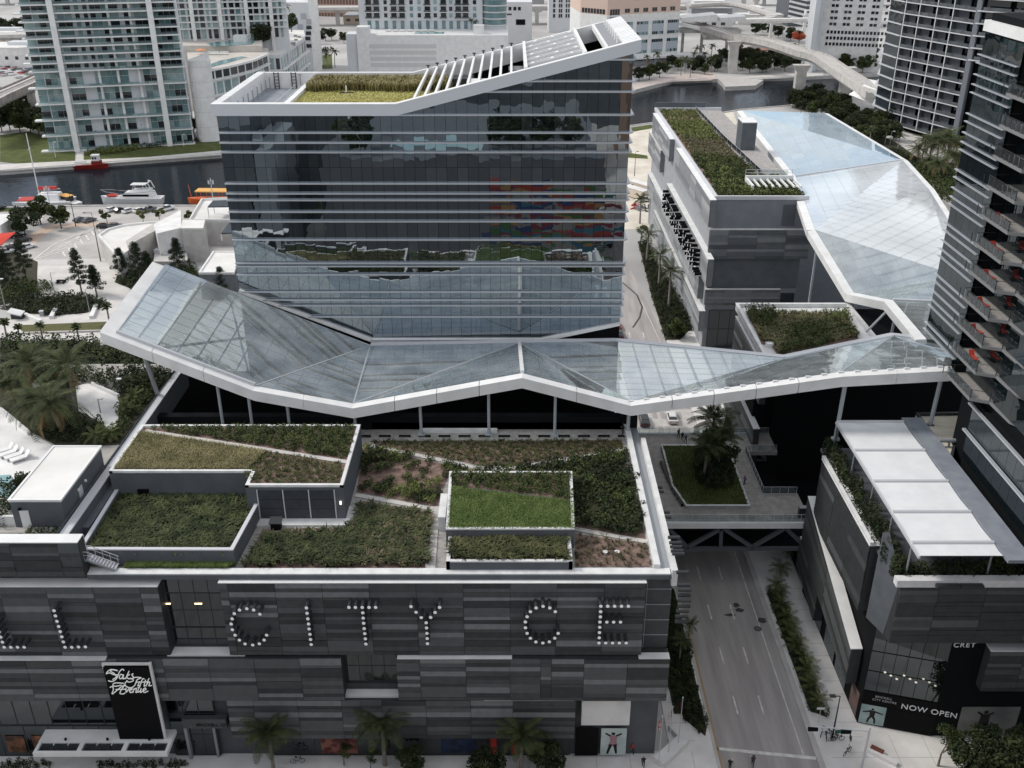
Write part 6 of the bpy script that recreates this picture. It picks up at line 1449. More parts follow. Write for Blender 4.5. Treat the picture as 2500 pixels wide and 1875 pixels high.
# --- hotel tower with regular windows, pale
ho = thing('hotel_tower', 'pale beige tower with regular pairs of small dark windows beyond the elevated track', 'tower', (200, 640, 0))
y_ = 600; xa, xb = atY(2010, 60, y_).x, atY(2150, 60, y_).x; Fh = face((xa, y_ + 10), (xb, y_)); solid(ho, (xa, y_ + 10), (xb, y_), 40, 0, 120, M_wplas); 
MB().box(xa - 6.2, y_ - 2, 0, xa - 3.5, y_ + 10, 120).box(xa - 3, y_ + 4, 0, xa, y_ + 12, 120).build('buttress', M_wtow, ho); zb = 15
for k in range(3):
    for j in range(17): win(ho, Fh, 6 + j * 2.0, zb + k * 3.3, 1.3, 1.7, G_teal[2], .1)
for k in range(14):
    for j in range(5):
        for q in range(2): win(ho, Fh, 7 + j * 7.4 + q * 2.2, zb + 11 + k * 3.35, 1.7, 1.5, G_teal[2], .1)
# --- white lacy tower
la = thing('white_tower', 'slender white tower crowded with balconies and green glass beside the grey balcony tower', 'tower', (165, 450, 0))
la_a, la_b = Vector((178, 478, 0)), Vector((166, 432, 0)); Fl = face(la_a, la_b); solid(la, la_a, la_b, 24, 0, 130, M_white)
for k in range(22):
    z = 8 + k * 3.2
    for j in range(9): win(la, Fl, 2.7 + j * 5.3, z + 1.6, 2.6 if j % 3 else 3.8, 2.1, random.choice([G_teal[1], G_teal[1], G_teal[0], M_lsteel]), .12)
    if k % 1 == 0:
        for j in (1, 4, 7): A3, u3, n3, l3, r3 = Fl; bx('balcony_slab', M_white, la, A3 + u3 * (2.7 + j * 5.3) + n3 * 1.0 + Vector((0, 0, z)), (4.6, .25, 2.0), r3)
# --- striped office right top and distant filler city
so = thing('striped_office', 'distant office block with slanting white and grey bands and a dark louvred side', 'building', (250, 1000, 0))
y_ = 830; xa, xm, xb = atY(1926, 20, y_).x, atY(1968, 20, y_).x, atY(2010, 20, y_).x; solid(so, (xa, y_), (xb, y_), 40, 0, 90, M_dgrey); zb = atY(1960, 60, y_).z
for k in range(12): MB().bar((xa, y_ - .3, zb + k * 3.6 + 3), (xm, y_ - .3, zb + k * 3.6), .8, 1.6).build('band', M_white, so); bx('band', M_lsteel, so, ((xm + xb) / 2, y_ - .3, zb + k * 3.6), (xb - xm, .8, 1.3))
rs = random.Random(11)
M_far = [mat('far_white', (.62, .62, .61), .85), mat('far_beige', (.52, .47, .41), .85), mat('far_grey', (.36, .37, .38), .85), mat('far_tan', (.46, .37, .30), .85)]
fcount = 0
KIND = ['low flat roofed white', 'low beige', 'plain grey', 'tan walled']
for i in range(70):
    x, y = rs.uniform(-420, 520), rs.uniform(780, 1500)
    if abs(x + 170) < 40 and y < 1000: continue
    w, d, hh = rs.uniform(14, 40), rs.uniform(14, 36), rs.uniform(5, 16); q = rs.randrange(4)
    o = thing('far_building', KIND[q] + ' building in the hazy distance beyond the viaducts', 'building', (x, y, 0), 'far buildings behind the viaducts')
    MB().box(x - w / 2, y, 0, x + w / 2, y + d, hh).build('wall', M_far[q], o); MB().box(x - w / 2 - .3, y - .3, hh, x + w / 2 + .3, y + d + .3, hh + .6).build('roof', M_wroof if q < 2 else M_far[2], o)
    for j in range(int(w // 7)):
        bx('window', G_teal[2], o, (x - w / 2 + 4 + j * 7, y - .1, hh * .55), (3.2, .2, 2.0))
def lowb(px, py, w, d, hh, label, m=M_wplas, roof=M_wroof, name='low_building'):
    p = at(px, py, 0); o = thing(name, label, 'building', p); MB().box(p.x - w / 2, p.y, 0, p.x + w / 2, p.y + d, hh).build('wall', m, o); MB().box(p.x - w / 2 - .3, p.y - .3, hh, p.x + w / 2 + .3, p.y + d + .3, hh + .5).build('roof', roof, o)
    for j in range(max(1, int(w // 6))): bx('window', G_teal[2], o, (p.x - w / 2 + 3.5 + j * 6, p.y - .1, hh * .5), (1.8, .2, 1.8))
    MB().box(p.x - w * .2, p.y + d * .4, hh + .5, p.x + w * .1, p.y + d * .7, hh + 2.4).build('roof_unit', M_wtow, o); return o
lowb(60, 165, 62, 26, 11, 'white two storey depot with flat roof left of the condominium tower'); lowb(20, 110, 60, 20, 8, 'long low pale building farther left behind the depot', M_far[1])
lowb(1790, 48, 50, 26, 9, 'white market hall with painted logo beyond the station'); lowb(1730, 40, 26, 20, 12, 'plain white box building beside the elevated station', M_wtow)
lowb(1855, 60, 40, 16, 7, 'low white building with striped windows under the viaduct curve'); lowb(1850, 142, 22, 10, 4.5, 'small house with orange tiled roof among riverside trees', M_wplas, mat('orange_tiles', (.45, .22, .14), .85), 'tiled_house'); lowb(1460, 70, 60, 20, 6, 'low pale industrial shed behind the sloping tower roof', M_far[2])
# --- viaducts and elevated people mover
def guideway(name, label, pts, z, w, depth, piers, pier_w=2.6, m=M_guide, flare=True, rails=True, cat='viaduct'):
    o = thing(name, label, cat, (pts[0][0], pts[0][1], 0)); b = MB(); L, Rr, V = [], [], [Vector((*p, z if not hasattr(z, '__len__') else z[i])) for i, p in enumerate(pts)]
    def rib(off, w_, h_, dz, nm, mm):
        q = MB()
        for i in range(len(V) - 1):
            d = (V[i + 1] - V[i]).normalized(); s = Vector((-d.y, d.x, 0)) * off; q.bar(V[i] + s + Vector((0, 0, dz)), V[i + 1] + s + d * .15 + Vector((0, 0, dz)), w_, h_)
        q.build(nm, mm, o)
    rib(0, w, depth, -depth / 2, 'deck', m); rib(0, w * .55, depth * .9, -depth * 1.3, 'girder', m)
    if rails:
        for s_ in (-.3, .3): rib(w * s_, w * .16, .35, .18, 'track', M_conc)
        for s_ in (-.49, .49): rib(w * s_, .25, .9, .45, 'parapet', m)
    for (x, y) in piers:
        q = MB(); q.box(x - pier_w / 2, y - pier_w * .4, -2, x + pier_w / 2, y + pier_w * .4, (min(p.z for p in V)) - depth - 3)
        zz = min(p.z for p in V) - depth - 3
        q.hexa([(x - pier_w / 2, y - pier_w * .4, zz), (x + pier_w / 2, y - pier_w * .4, zz), (x + pier_w / 2, y + pier_w * .4, zz), (x - pier_w / 2, y + pier_w * .4, zz)], [(x - w * .48, y - pier_w * .5, zz + 3), (x + w * .48, y - pier_w * .5, zz + 3), (x + w * .48, y + pier_w * .5, zz + 3), (x - w * .48, y + pier_w * .5, zz + 3)]); q.build('pier', m, o)
    return o
gp = [(1680, 55), (1745, 72), (1788, 85), (1853, 95), (1907, 108), (1962, 126), (2003, 138), (2053, 171), (2104, 204), (2140, 228)]
GZ = 20.0
def smooth(pts, n=4):
    out = []
    for i in range(len(pts) - 1):
        p0, p1, p2, p3 = pts[max(i - 1, 0)], pts[i], pts[i + 1], pts[min(i + 2, len(pts) - 1)]
        for k in range(n):
            t = k / n; out.append(tuple(.5 * (2 * p1[j] + (p2[j] - p0[j]) * t + (2 * p0[j] - 5 * p1[j] + 4 * p2[j] - p3[j]) * t * t + (3 * p1[j] - p0[j] - 3 * p2[j] + p3[j]) * t ** 3) for j in (0, 1)))
    return out + [tuple(pts[-1])]
gxy = smooth(XY(P(gp, GZ)))
guideway('elevated_track', 'curving concrete elevated track crossing the river on tall flared piers', gxy, GZ, 8.6, 2.2, [(at(1790, 182).x, 597), (at(1945, 247).x, 508), (at(2048, 250).x, 500)], 5.0, mat('pale_guideway_concrete', (.55, .53, .50), .9, (.44, .42, .40), .3, detail=7))
isl = [(at(1755, 197).x, 560), (at(1760, 205).x, 548), (at(1835, 204).x, 552), (at(1856, 192).x, 570), (at(1755, 197).x, 590)]
MB().prism(isl, -3, .6).build('pier_footing', M_conc, None, 'structure')
sn = thing('station', 'white elevated station with folded roofs and a raised stair at the end of the track', 'station', at(1700, 90, 0))
sp_ = at(1690, 62, 20)
MB().hexa([sp_ + Vector((-8, -6, 3)), sp_ + Vector((14, -6, 3)), sp_ + Vector((14, 10, 3)), sp_ + Vector((-8, 10, 3))], [sp_ + Vector((-8, -6, 5)), sp_ + Vector((14, -6, 7)), sp_ + Vector((14, 10, 7)), sp_ + Vector((-8, 10, 5))]).build('roof', M_white, sn)
MB().hexa([sp_ + Vector((16, -6, 3)), sp_ + Vector((32, -6, 3)), sp_ + Vector((32, 10, 3)), sp_ + Vector((16, 10, 3))], [sp_ + Vector((16, -6, 5)), sp_ + Vector((32, -6, 6)), sp_ + Vector((32, 10, 6)), sp_ + Vector((16, 10, 5))]).build('roof', M_white, sn)
MB().box(sp_.x - 8, sp_.y - 5, 16, sp_.x + 30, sp_.y + 9, 18).box(sp_.x + 6, sp_.y - 9, 12.5, sp_.x + 28, sp_.y - 6, 15).build('platform', M_guide, sn)
MB().bar(sp_ + Vector((-10, -8, 2)), sp_ + Vector((4, -10, -1)), 2.4, 2).bar(sp_ + Vector((4, -10, -1)), sp_ + Vector((7, -10, -6)), 2.4, 2).build('stair', M_wplas, sn)
q = MB(); [q.box(sp_.x + x, sp_.y, 0, sp_.x + x + 1.6, sp_.y + 1.6, 16) for x in (-6, 6, 22)]; q.build('column', M_guide, sn)
s2 = at(2120, 215, 16); sn2 = thing('station', 'white angular station roof where the track meets the grey balcony tower', 'station', (s2.x, s2.y, 0))
w0 = at(2075, 235, 16); w1 = at(2140, 262, 16)
MB().hexa([at(2072, 232, 15), at(2160, 268, 13), at(2176, 235, 18), at(2110, 208, 19)], [at(2072, 230, 16.5), at(2160, 266, 15), at(2176, 233, 20), at(2110, 206, 20.5)]).build('roof', M_white, sn2); MB().hexa([at(2100, 205, 19), at(2150, 220, 19), at(2180, 205, 22), at(2120, 195, 22)], [at(2100, 203, 20), at(2150, 218, 20), at(2180, 203, 23), at(2120, 193, 23)]).build('roof', M_white, sn2)
p = at(2088, 275, 0); MB().box(p.x - 2, p.y - 2, 0, p.x + 2, p.y + 2, 15.2).build('column', M_white, sn2)
hy = [(-700, 985), (-200, 975), (60, 968), (420, 980), (900, 1000)]
guideway('highway_viaduct', 'long pale highway viaduct running across behind the white parking block', smooth([(-320, 830), (-160, 838), (-20, 846), (60, 850), (140, 850)]), 14, 16, 2, [(x, 842) for x in range(-300, 140, 40)], 3, M_conc, rails=False)
guideway('highway_viaduct', 'second parallel highway viaduct farther back among the distant buildings', smooth([(-500, 1010), (-160, 1000), (100, 1010), (420, 1000), (760, 1040)]), 13, 18, 2, [(x, 1005) for x in range(-480, 700, 48)], 3, M_conc, rails=False)
guideway('highway_viaduct', 'thin white viaduct carrying a train car right of the station', XY(P([(1800, 46), (1900, 45), (2010, 43)], 18)), 18, 5, 1.6, XY(P([(1880, 95), (1960, 95)], 0)), 2, M_wplas, rails=False)
guideway('highway_viaduct', 'curved concrete ramp looping above the market hall', smooth(XY(P([(1680, 10), (1760, 6), (1810, 10), (1860, 24), (1885, 34), (1870, 42), (1800, 46)], 16))), 16, 7, 1.8, XY(P([(1812, 34), (1842, 40)], 0)), 4, M_conc, rails=False)
cr_ = thing('train_car', 'small white train car standing on the thin viaduct at the top right', 'train', at(1985, 38, 18)); p = cr_.location; MB().box(p.x - 6, p.y - 1.5, p.z + .4, p.x + 6, p.y + 1.5, p.z + 3.6).build('body', M_white, cr_); [bx('window', G_teal[2], cr_, (p.x + i * 2.6, p.y - 1.5, p.z + 2.4), (1.8, .1, 1.2)) for i in (-1.5, -.5, .5, 1.5)]
M_rtrack = mat('rail_concrete', (.24, .215, .20), .9, (.36, .33, .31), .4)
lv = guideway('rail_viaduct', 'weathered grey double rail viaduct on paired tall piers at the left edge', XY(P([(-60, 263), (0, 232), (60, 206), (122, 178), (180, 150)], 16)), 16, 9.5, 2.0, [], 2, M_rtrack)
for px, py in ((88, 292), (118, 296), (-30, 330)): q = at(px, py, 0); MB().box(q.x - 1.3, q.y - 1.3, 0, q.x + 1.3, q.y + 1.3, 12.2).build('pier', M_guide, lv)
guideway('highway_viaduct', 'pale double highway viaduct crossing behind the rail line at the top left', smooth([(-420, 640), (-330, 655), (-250, 668), (-190, 690)]), 15, 14, 2, [(-300, 660), (-360, 650)], 3, M_conc, rails=False)
# ---------------------------------------------------------------- riverside, boats, cars, park
def strip_slab(name, l, m, z1=.1): return slab(name, XY(P(l, 0)), m, z1)
strip_slab('lawn', [(0, 330), (70, 322), (185, 350), (183, 395), (60, 402), (0, 395)], M_lawn, .06); strip_slab('lawn', [(205, 372), (400, 352), (545, 345), (548, 368), (360, 385), (205, 392)], M_lawn, .06)
strip_slab('river_walk', [(0, 402), (185, 393), (188, 372), (204, 370), (204, 391), (360, 384), (548, 367), (548, 377), (240, 400), (0, 418)], M_plaza, .1)
strip_slab('river_walk', [(1540, 206), (1640, 184), (1735, 176), (1760, 190), (1735, 196), (1640, 199), (1543, 220)], mat('pink_paving', (.55, .46, .42), .9, (.62, .55, .5), .4), .1)
strip_slab('river_walk', [(1765, 190), (1860, 184), (2010, 176), (2010, 186), (1860, 193), (1765, 198)], M_plaza, .1)
mass('yellow_hedge', XY(P([(208, 372), (340, 352), (345, 366), (215, 385)], 0)), 2.0, .1, F_light, 1.4, .35, 50); mass('low_hedge', XY(P([(350, 352), (500, 340), (502, 347), (352, 364)], 0)), 2.0, .1, F_dark, 1.1, .3, 46)
strip_slab('parking_lot', [(150, 512), (505, 505), (560, 520), (560, 556), (290, 552), (150, 550)], M_asph2, .04); strip_slab('parking_lot', [(0, 518), (130, 513), (130, 545), (0, 560)], M_asph, .045)
strip_slab('car_park', [(95, 555), (245, 548), (285, 635), (80, 635), (0, 640), (60, 590)], M_asph2, .04); strip_slab('grass_verge', [(0, 509), (130, 504), (130, 513), (0, 517)], M_lawn, .07)
strip_slab('brick_path', [(70, 575), (125, 548), (285, 542), (285, 550), (135, 556), (80, 600)], mat('peach_paving', (.52, .38, .29), .9, (.58, .46, .38), .6), .06)
b = MB()
def line(l, w=.5, z=.1): b.strip(XY(P(l, 0)), w, z)
for i in range(7):
    t = i / 6; x0, y0 = 90 + 105 * t, 632 - 55 * t; line([(x0, y0), (x0 + 62 - 20 * t, y0 - 18 - 6 * t)]); line([(x0 + 62 - 20 * t, y0 - 18 - 6 * t), (x0 + 70 - 20 * t, y0 - 5 - 6 * t)])
line([(85, 633), (130, 598), (180, 576), (222, 572)]); 
for i in range(5): line([(10 + i * 24, 526), (2 + i * 24, 545)], .3, .06)
for i in range(9): line([(262 + i * 22, 512), (252 + i * 22, 525)], .2, .06)
structure(b, 'parking_line', M_paint)
strip_slab('plaza', [(60, 650), (330, 650), (420, 700), (320, 850), (250, 850), (0, 850), (0, 790), (100, 760), (95, 690)], M_plaza, .08); strip_slab('drive', [(75, 635), (420, 628), (420, 655), (60, 655)], mat('pale_drive', (.60, .58, .56), .9, (.52, .5, .48), .2), .06)
strip_slab('reflecting_lawn', [(42, 795), (290, 785), (288, 808), (60, 815)], mat('olive_turf', (.085, .085, .03), .9, (.11, .11, .045), .5), .12); wall_along(XY(P([(60, 816), (288, 809)], 0)), .5, 0, .5, 'low_wall', M_conc); strip_slab('flower_bed', [(0, 755), (60, 730), (170, 722), (252, 735), (262, 748), (210, 765), (130, 772), (60, 765)], M_dsoil, .14)
strip_slab('planted_bed', [(0, 600), (92, 640), (90, 700), (60, 735), (0, 745)], M_dsoil, .14); strip_slab('planted_bed', [(280, 690), (300, 640), (460, 640), (510, 700), (420, 715), (330, 710)], M_dsoil, .14)
strip_slab('wild_bed', [(0, 826), (60, 838), (160, 832), (300, 842), (500, 900), (500, 960), (0, 960)], M_dsoil, .14)
PB = [(0, 752), (60, 728), (170, 720), (252, 735), (262, 748), (210, 765), (130, 772), (60, 765)]
mass('park_shrubs', XY(P(PB, 0)), 1.5, .1, F_dark, 1.3, .28, 46); mass('park_shrubs', XY(P([(0, 690), (60, 690), (130, 705), (125, 720), (60, 728), (0, 745)], 0)), 1.6, .1, F_mid, 2.0, .3, 46)
mass('park_shrubs', XY(P([(285, 690), (305, 655), (400, 655), (420, 690), (330, 712)], 0)), 1.6, .1, F_dark, 1.6, .28, 46); mass('park_shrubs', XY(P([(420, 650), (485, 660), (480, 690), (420, 690)], 0)), 1.5, .1, F_mid, 2.4, .3, 46)
mass('thicket', XY(P([(0, 832), (160, 838), (310, 850), (560, 900), (560, 950), (0, 940)], 0)), 1.9, .1, F_dark, 2.6, .34, 50); mass('thicket', XY(P([(20, 836), (160, 842), (330, 870), (420, 900), (20, 900)], 0)), 3.4, .5, F_mid, 3.2, .34, 40)
for px, py, k, l in ((28, 710, 0, 'big dark pine at the left edge of the park beside the car park'), (66, 680, 0, 'second dark pine behind the big pine, at the end of the parked cars'), (8, 690, 1, 'pine half outside the left edge of the picture'), (200, 708, 0, 'tall open pine in the middle of the white plaza'), (237, 715, 2, 'small slender pine right of the tall open pine'), (345, 690, 0, 'full green pine behind the tip of the glass canopy'), (300, 670, 2, 'thin little pine left of the full green pine'), (440, 665, 1, 'pine in front of the grey stair block'), (370, 700, 1, 'lower pine against the raised end of the canopy'), (545, 720, 2, 'small pine in front of the dark walled pavilion by the tower')):
    c = dup(PINE[k], at(px, py + 8, .1), U(0, 6.28), 1.45, l, 'pine trees in the riverside park')
for px, py, s, l in ((268, 790, 1.2, 'fan palm at the end of the turf strip beside the canopy tip'), (105, 828, 1.0, 'fan palm in front of the turf strip'), (195, 838, 1.1, 'fan palm standing between white benches'), (18, 830, 1.2, 'fan palm at the left edge of the plaza'), (50, 835, 1.0, 'short fan palm beside the left edge palm'), (310, 775, .9, 'fan palm half hidden behind the canopy tip'), (262, 830, .8, 'low fan palm below the canopy tip')): place(SABAL, at(px, py, .1), l, 'fan palms in the park', s)
BEN = [((100, 785), (60, 768)), ((125, 775), (136, 755)), ((223, 775), (235, 745)), ((75, 815 + 25), (85, 825)), ((275, 840), (240, 846))]
lab = ['long pale stone bench beside the round shelter', 'short pale stone bench in the middle of the bed edge', 'pale stone bench at the right end of the dark bed', 'stone block bench among the front palms', 'white wedge bench under the canopy tip']
for (p, q), l in zip(BEN, lab): b = MB(); b.bar(at(*p, .45), at(*q, .45), 1.0, .8); props(b.build('stone_bench', M_wplas), l, 'bench', 'stone benches in the park')
sh = thing('shelter', 'small curved white shelter beside the palms at the left of the plaza', 'shelter', at(42, 780, 0)); p = sh.location; MB().hexa([p + Vector((-1.6, -1, 2.0)), p + Vector((1.6, -1, 1.2)), p + Vector((1.6, 1.4, 1.4)), p + Vector((-1.6, 1.4, 2.2))], [p + Vector((-1.6, -1, 2.3)), p + Vector((1.6, -1, 1.5)), p + Vector((1.6, 1.4, 1.7)), p + Vector((-1.6, 1.4, 2.5))]).build('roof', M_white, sh); MB().box(p.x - 1.4, p.y, 0, p.x + 1.4, p.y + 1.2, 1.3).build('seat', M_dsteel, sh)
bn = thing('litter_bin', 'grey square litter bin beside the long stone bench', 'bin', at(104, 772, 0)); p = bn.location; MB().box(p.x - .5, p.y - .4, 0, p.x + .5, p.y + .4, 1.3).build('body', M_steel, bn); MB().box(p.x - .55, p.y - .45, 1.3, p.x + .55, p.y + .45, 1.45).build('lid', M_lsteel, bn)
for px, l in ((150, 'left dark picnic table on the white plaza'), (198, 'right dark picnic table behind the tall open pine')):
    t = thing('picnic_table', l, 'table', at(px, 690, .1)); p = t.location; MB().box(p.x - 1.2, p.y - .5, .7, p.x + 1.2, p.y + .5, .8).build('tabletop', M_black, t)
    for s in (-1, 1): MB().box(p.x - 1.2, p.y + s * .95 - .2, .4, p.x + 1.2, p.y + s * .95 + .2, .48).build('seat', M_black, t)
    MB().box(p.x - .9, p.y - .9, .1, p.x - .75, p.y + .9, .7).box(p.x + .75, p.y - .9, .1, p.x + .9, p.y + .9, .7).build('leg', M_black, t)
def lamp_post(px, py, h, label, cat='street lamp', arm=.8, m=M_steel, z=0.0, name='street_lamp', head=M_white, dx=1):
    p = at(px, py, z); t = thing(name, label, cat, p); MB().tube(p, p + Vector((0, 0, h)), .09 + h * .006, .06).build('pole', m, t); MB().bar(p + Vector((0, 0, h)), p + Vector((arm * dx, 0, h + .05)), .1, .1).build('arm', m, t); MB().box(p.x + arm * dx - .35, p.y - .2, p.z + h - .05, p.x + arm * dx + .35, p.y + .2, p.z + h + .12).build('lamp_head', head, t); return t
for a in ((133, 715, 5.5, 'grey park lamp post left of the picnic tables'), (219, 763, 6.0, 'white headed park lamp rising from the dark bed'), (14, 755, 8.0, 'tall lamp post with cross arm at the left edge of the park'), (305, 655, 4.0, 'small lamp post beside the white roof'), (400, 650, 3.5, 'thin lamp post among the pines behind the canopy')): lamp_post(*a)
lamp_post(185, 553, 11, 'tall dark lamp post beside the round tree in the riverside car park', m=M_dsteel, head=M_dsteel); lamp_post(246, 638, 14, 'very tall dark lamp post at the corner of the white curved roof', m=M_dsteel, head=M_dsteel, dx=-1, arm=2); lamp_post(136, 384, 6.0, 'white lamp post on the lawn across the river', m=M_white); lamp_post(449, 358, 5, 'short white lamp on the grass in front of the condominium', m=M_white)
for px, py, h, l in ((522, 500, 9, 'white utility pole with transformers beside the orange boat'), (126, 520, 9, 'white utility pole behind the round trees by the catamaran')):
    p = at(px, py, 0); t = thing('utility_pole', l, 'utility pole', p); MB().tube(p, p + Vector((0, 0, h)), .2, .13).build('pole', M_lsteel, t); MB().box(p.x - 1, p.y - .08, h - .8, p.x + 1, p.y + .08, h - .65).build('cross_arm', M_lsteel, t); MB().tube(p + Vector((-.7, 0, h - 2)), p + Vector((-.7, 0, h - 1)), .3).tube(p + Vector((.7, 0, h - 2)), p + Vector((.7, 0, h - 1)), .3).build('transformer', M_lsteel, t)
w = thing('overhead_wire', 'thin dark overhead wires strung across the river bank', 'wire', at(126, 520, 8)); a, c = at(126, 520, 0) + Vector((0, 0, 8)), at(522, 500, 0) + Vector((0, 0, 8.4))
for dz in (0, -1.2): MB().path([a.lerp(c, t / 12) + Vector((0, 0, dz - 1.8 * math.sin(math.pi * t / 12))) for t in range(13)], .05, 4).build('wire', M_dsteel, w)
# white curved building and neighbours
wc = thing('curved_roof_building', 'low white building with a quarter round roof beside the car park', 'building', at(300, 600, 0))
rf = XY(P([(240, 577), (262, 562), (300, 552), (350, 546), (400, 542), (402, 560), (330, 605), (288, 632)], 6)); MB().prism(rf, 0, 5.7).build('wall', M_conc, wc); MB().prism(rf, 5.7, 6.0).build('roof', M_wroof, wc); rim(rf, .5, 5.9, 6.5, 'parapet', M_wplas, wc)
r2 = XY(P([(315, 612), (380, 576), (440, 540), (402, 542), (310, 600)], 6.5)); MB().prism(r2, 0, 8).build('upper_block', M_conc, wc); MB().prism(XY(P([(380, 577), (445, 541), (448, 585), (388, 600)], 6)), 0, 9.5).build('upper_block', M_wplas, wc); MB().prism(XY(P([(380, 600), (450, 590), (460, 640), (375, 640)], 3)), 0, 3.2).build('service_yard', M_conc, wc)
for px in (392, 410, 428): p = at(px, 616, 3.2); MB().box(p.x - 1.5, p.y - 1, 3.2, p.x + 1.5, p.y + 1, 4.2).build('air_handler', M_lsteel, wc)
sb_ = thing('stair_block', 'pale grey windowless stair block between the curved roof and the glass tower', 'building', at(480, 640, 0)); e = XY(P([(455, 640), (508, 640), (512, 618), (458, 618)], 0)); MB().prism(e, 0, 9.5).build('wall', M_conc, sb_); MB().prism(e, 9.5, 9.9).build('roof', M_wroof, sb_)
gr = thing('terrace_block', 'pale low block with roof terrace and solar panel canopies beside the glass tower', 'building', at(540, 600, 0)); e = XY(P([(470, 600), (600, 600), (600, 540), (500, 545)], 0)); MB().prism(e, 0, 7).build('wall', M_conc, gr); MB().prism(e, 7, 7.3).build('roof', M_wroof, gr); rim(e, .4, 7.2, 8.0, 'parapet', M_wplas, gr)
M_solar = mat('solar_panel', (.03, .04, .055), .2, (.05, .06, .075), 1.0, spec=.6)
for c0 in (((507, 507), (520, 492), (572, 490), (570, 506)), ((540, 572), (560, 545), (580, 545), (575, 570))): q = P(c0, 11 if c0[0][0] < 520 else 8.8); MB().hexa(q, [p + Vector((0, 0, .3)) for p in q]).build('solar_canopy', M_solar, gr); [MB().tube((p.x, p.y, 7), (p.x, p.y, p.z), .15).build('canopy_post', M_white, gr) for p in q]
pv = thing('pavilion', 'small dark walled pavilion with a flat white roof beside the glass tower', 'pavilion', at(540, 700, 0)); e = XY(P([(485, 668), (572, 668), (590, 616), (520, 616)], 7)); MB().prism(e, 0, 6.8).build('wall', M_dgrey, pv); MB().prism(e, 6.8, 7.1).build('roof', M_wroof, pv); rim(e, .45, 7.0, 7.4, 'coping', M_white, pv)
rr = thing('red_roof_shop', 'low shop with bright red awning and white roof at the left edge', 'shop', at(10, 600, 0)); MB().box(*(at(-60, 590, 0) + Vector((0, 0, 0))), *(at(34, 590, 0) + Vector((-3, 12, 5)))).build('wall', M_wplas, rr); q = [at(-60, 610, 3.2), at(5, 598, 3.2), at(38, 568, 4.6), at(-30, 574, 4.6)]; MB().hexa(q, [p + Vector((0, 0, .2)) for p in q]).build('awning', mat('bright_red_awning', (.62, .06, .04), .7), rr)
# boats
def hull(b, L, Bm, h, cx=0, cy=0, z=-1.6, stern=.8, bow=.5):
    n = 9; bot, top = [], []
    for i in range(n):
        t = i / (n - 1); w = Bm / 2 * (stern + (1 - stern) * min(1, t * 4)) * (1 - max(0, (t - .55) / .45) ** 2); x = cx + L * (t - .5); bot.append((x * .96 + cx * .04, cy, w * .7, z)); top.append((x, cy, w, z + h + bow * max(0, t - .5) ** 1.5))
    for i in range(n - 1):
        a, c, d, e = bot[i], bot[i + 1], top[i], top[i + 1]
        for s in (-1, 1): q = [(a[0], cy + s * a[2], a[3]), (c[0], cy + s * c[2], c[3]), (e[0], cy + s * e[2], e[3]), (d[0], cy + s * d[2], d[3])]; b.poly(q if s < 0 else q[::-1])
        b.poly([(d[0], cy - d[2], d[3]), (e[0], cy - e[2], e[3]), (e[0], cy + e[2], e[3]), (d[0], cy + d[2], d[3])])
    a, d = bot[0], top[0]; b.poly([(a[0], cy - a[2], a[3]), (d[0], cy - d[2], d[3]), (d[0], cy + d[2], d[3]), (a[0], cy + a[2], a[3])]); return b
M_boatw = mat('glossy_white', (.82, .82, .81), .25, spec=.5); M_orange = mat('boat_orange', (.72, .16, .05), .5); M_dred = mat('tug_red', (.22, .018, .015), .5); M_ycan = mat('mustard_canvas', (.75, .42, .13), .8)
def boat(name, label, px, py, rz): return thing(name, label, 'boat', at(px, py, -1.6), None, (0, 0, rz))
def lput(b, name, m, root, **k): o = put(name, b.mesh(name, m), root, local=True); return o
tg = boat('tug_boat', 'small dark red tug boat with white wheelhouse on the open river', 224, 411, R(6)); lput(hull(MB(), 13, 3.8, 1.6, z=0), 'hull', M_dred, tg); lput(MB().box(.5, -1.2, 1.6, 4.0, 1.2, 3.0), 'cabin', M_dred, tg); lput(MB().box(.8, -1.1, 3.0, 3.4, 1.1, 5.0).box(.6, -1.3, 5.0, 3.6, 1.3, 5.2), 'wheelhouse', M_white, tg); lput(MB().box(.76, -.9, 3.7, .8, .9, 4.5).box(1.0, -1.14, 3.7, 1.7, -1.1, 4.5).box(2.0, -1.14, 3.7, 2.7, -1.1, 4.5), 'window', M_black, tg); lput(MB().bar((-6, 0, 2.4), (-1.5, 0, 2.6), .5, .3), 'boom', M_lsteel, tg)
ya = boat('motor_yacht', 'white motor yacht with flybridge moored beside the parked cars', 325, 498, R(180)); 
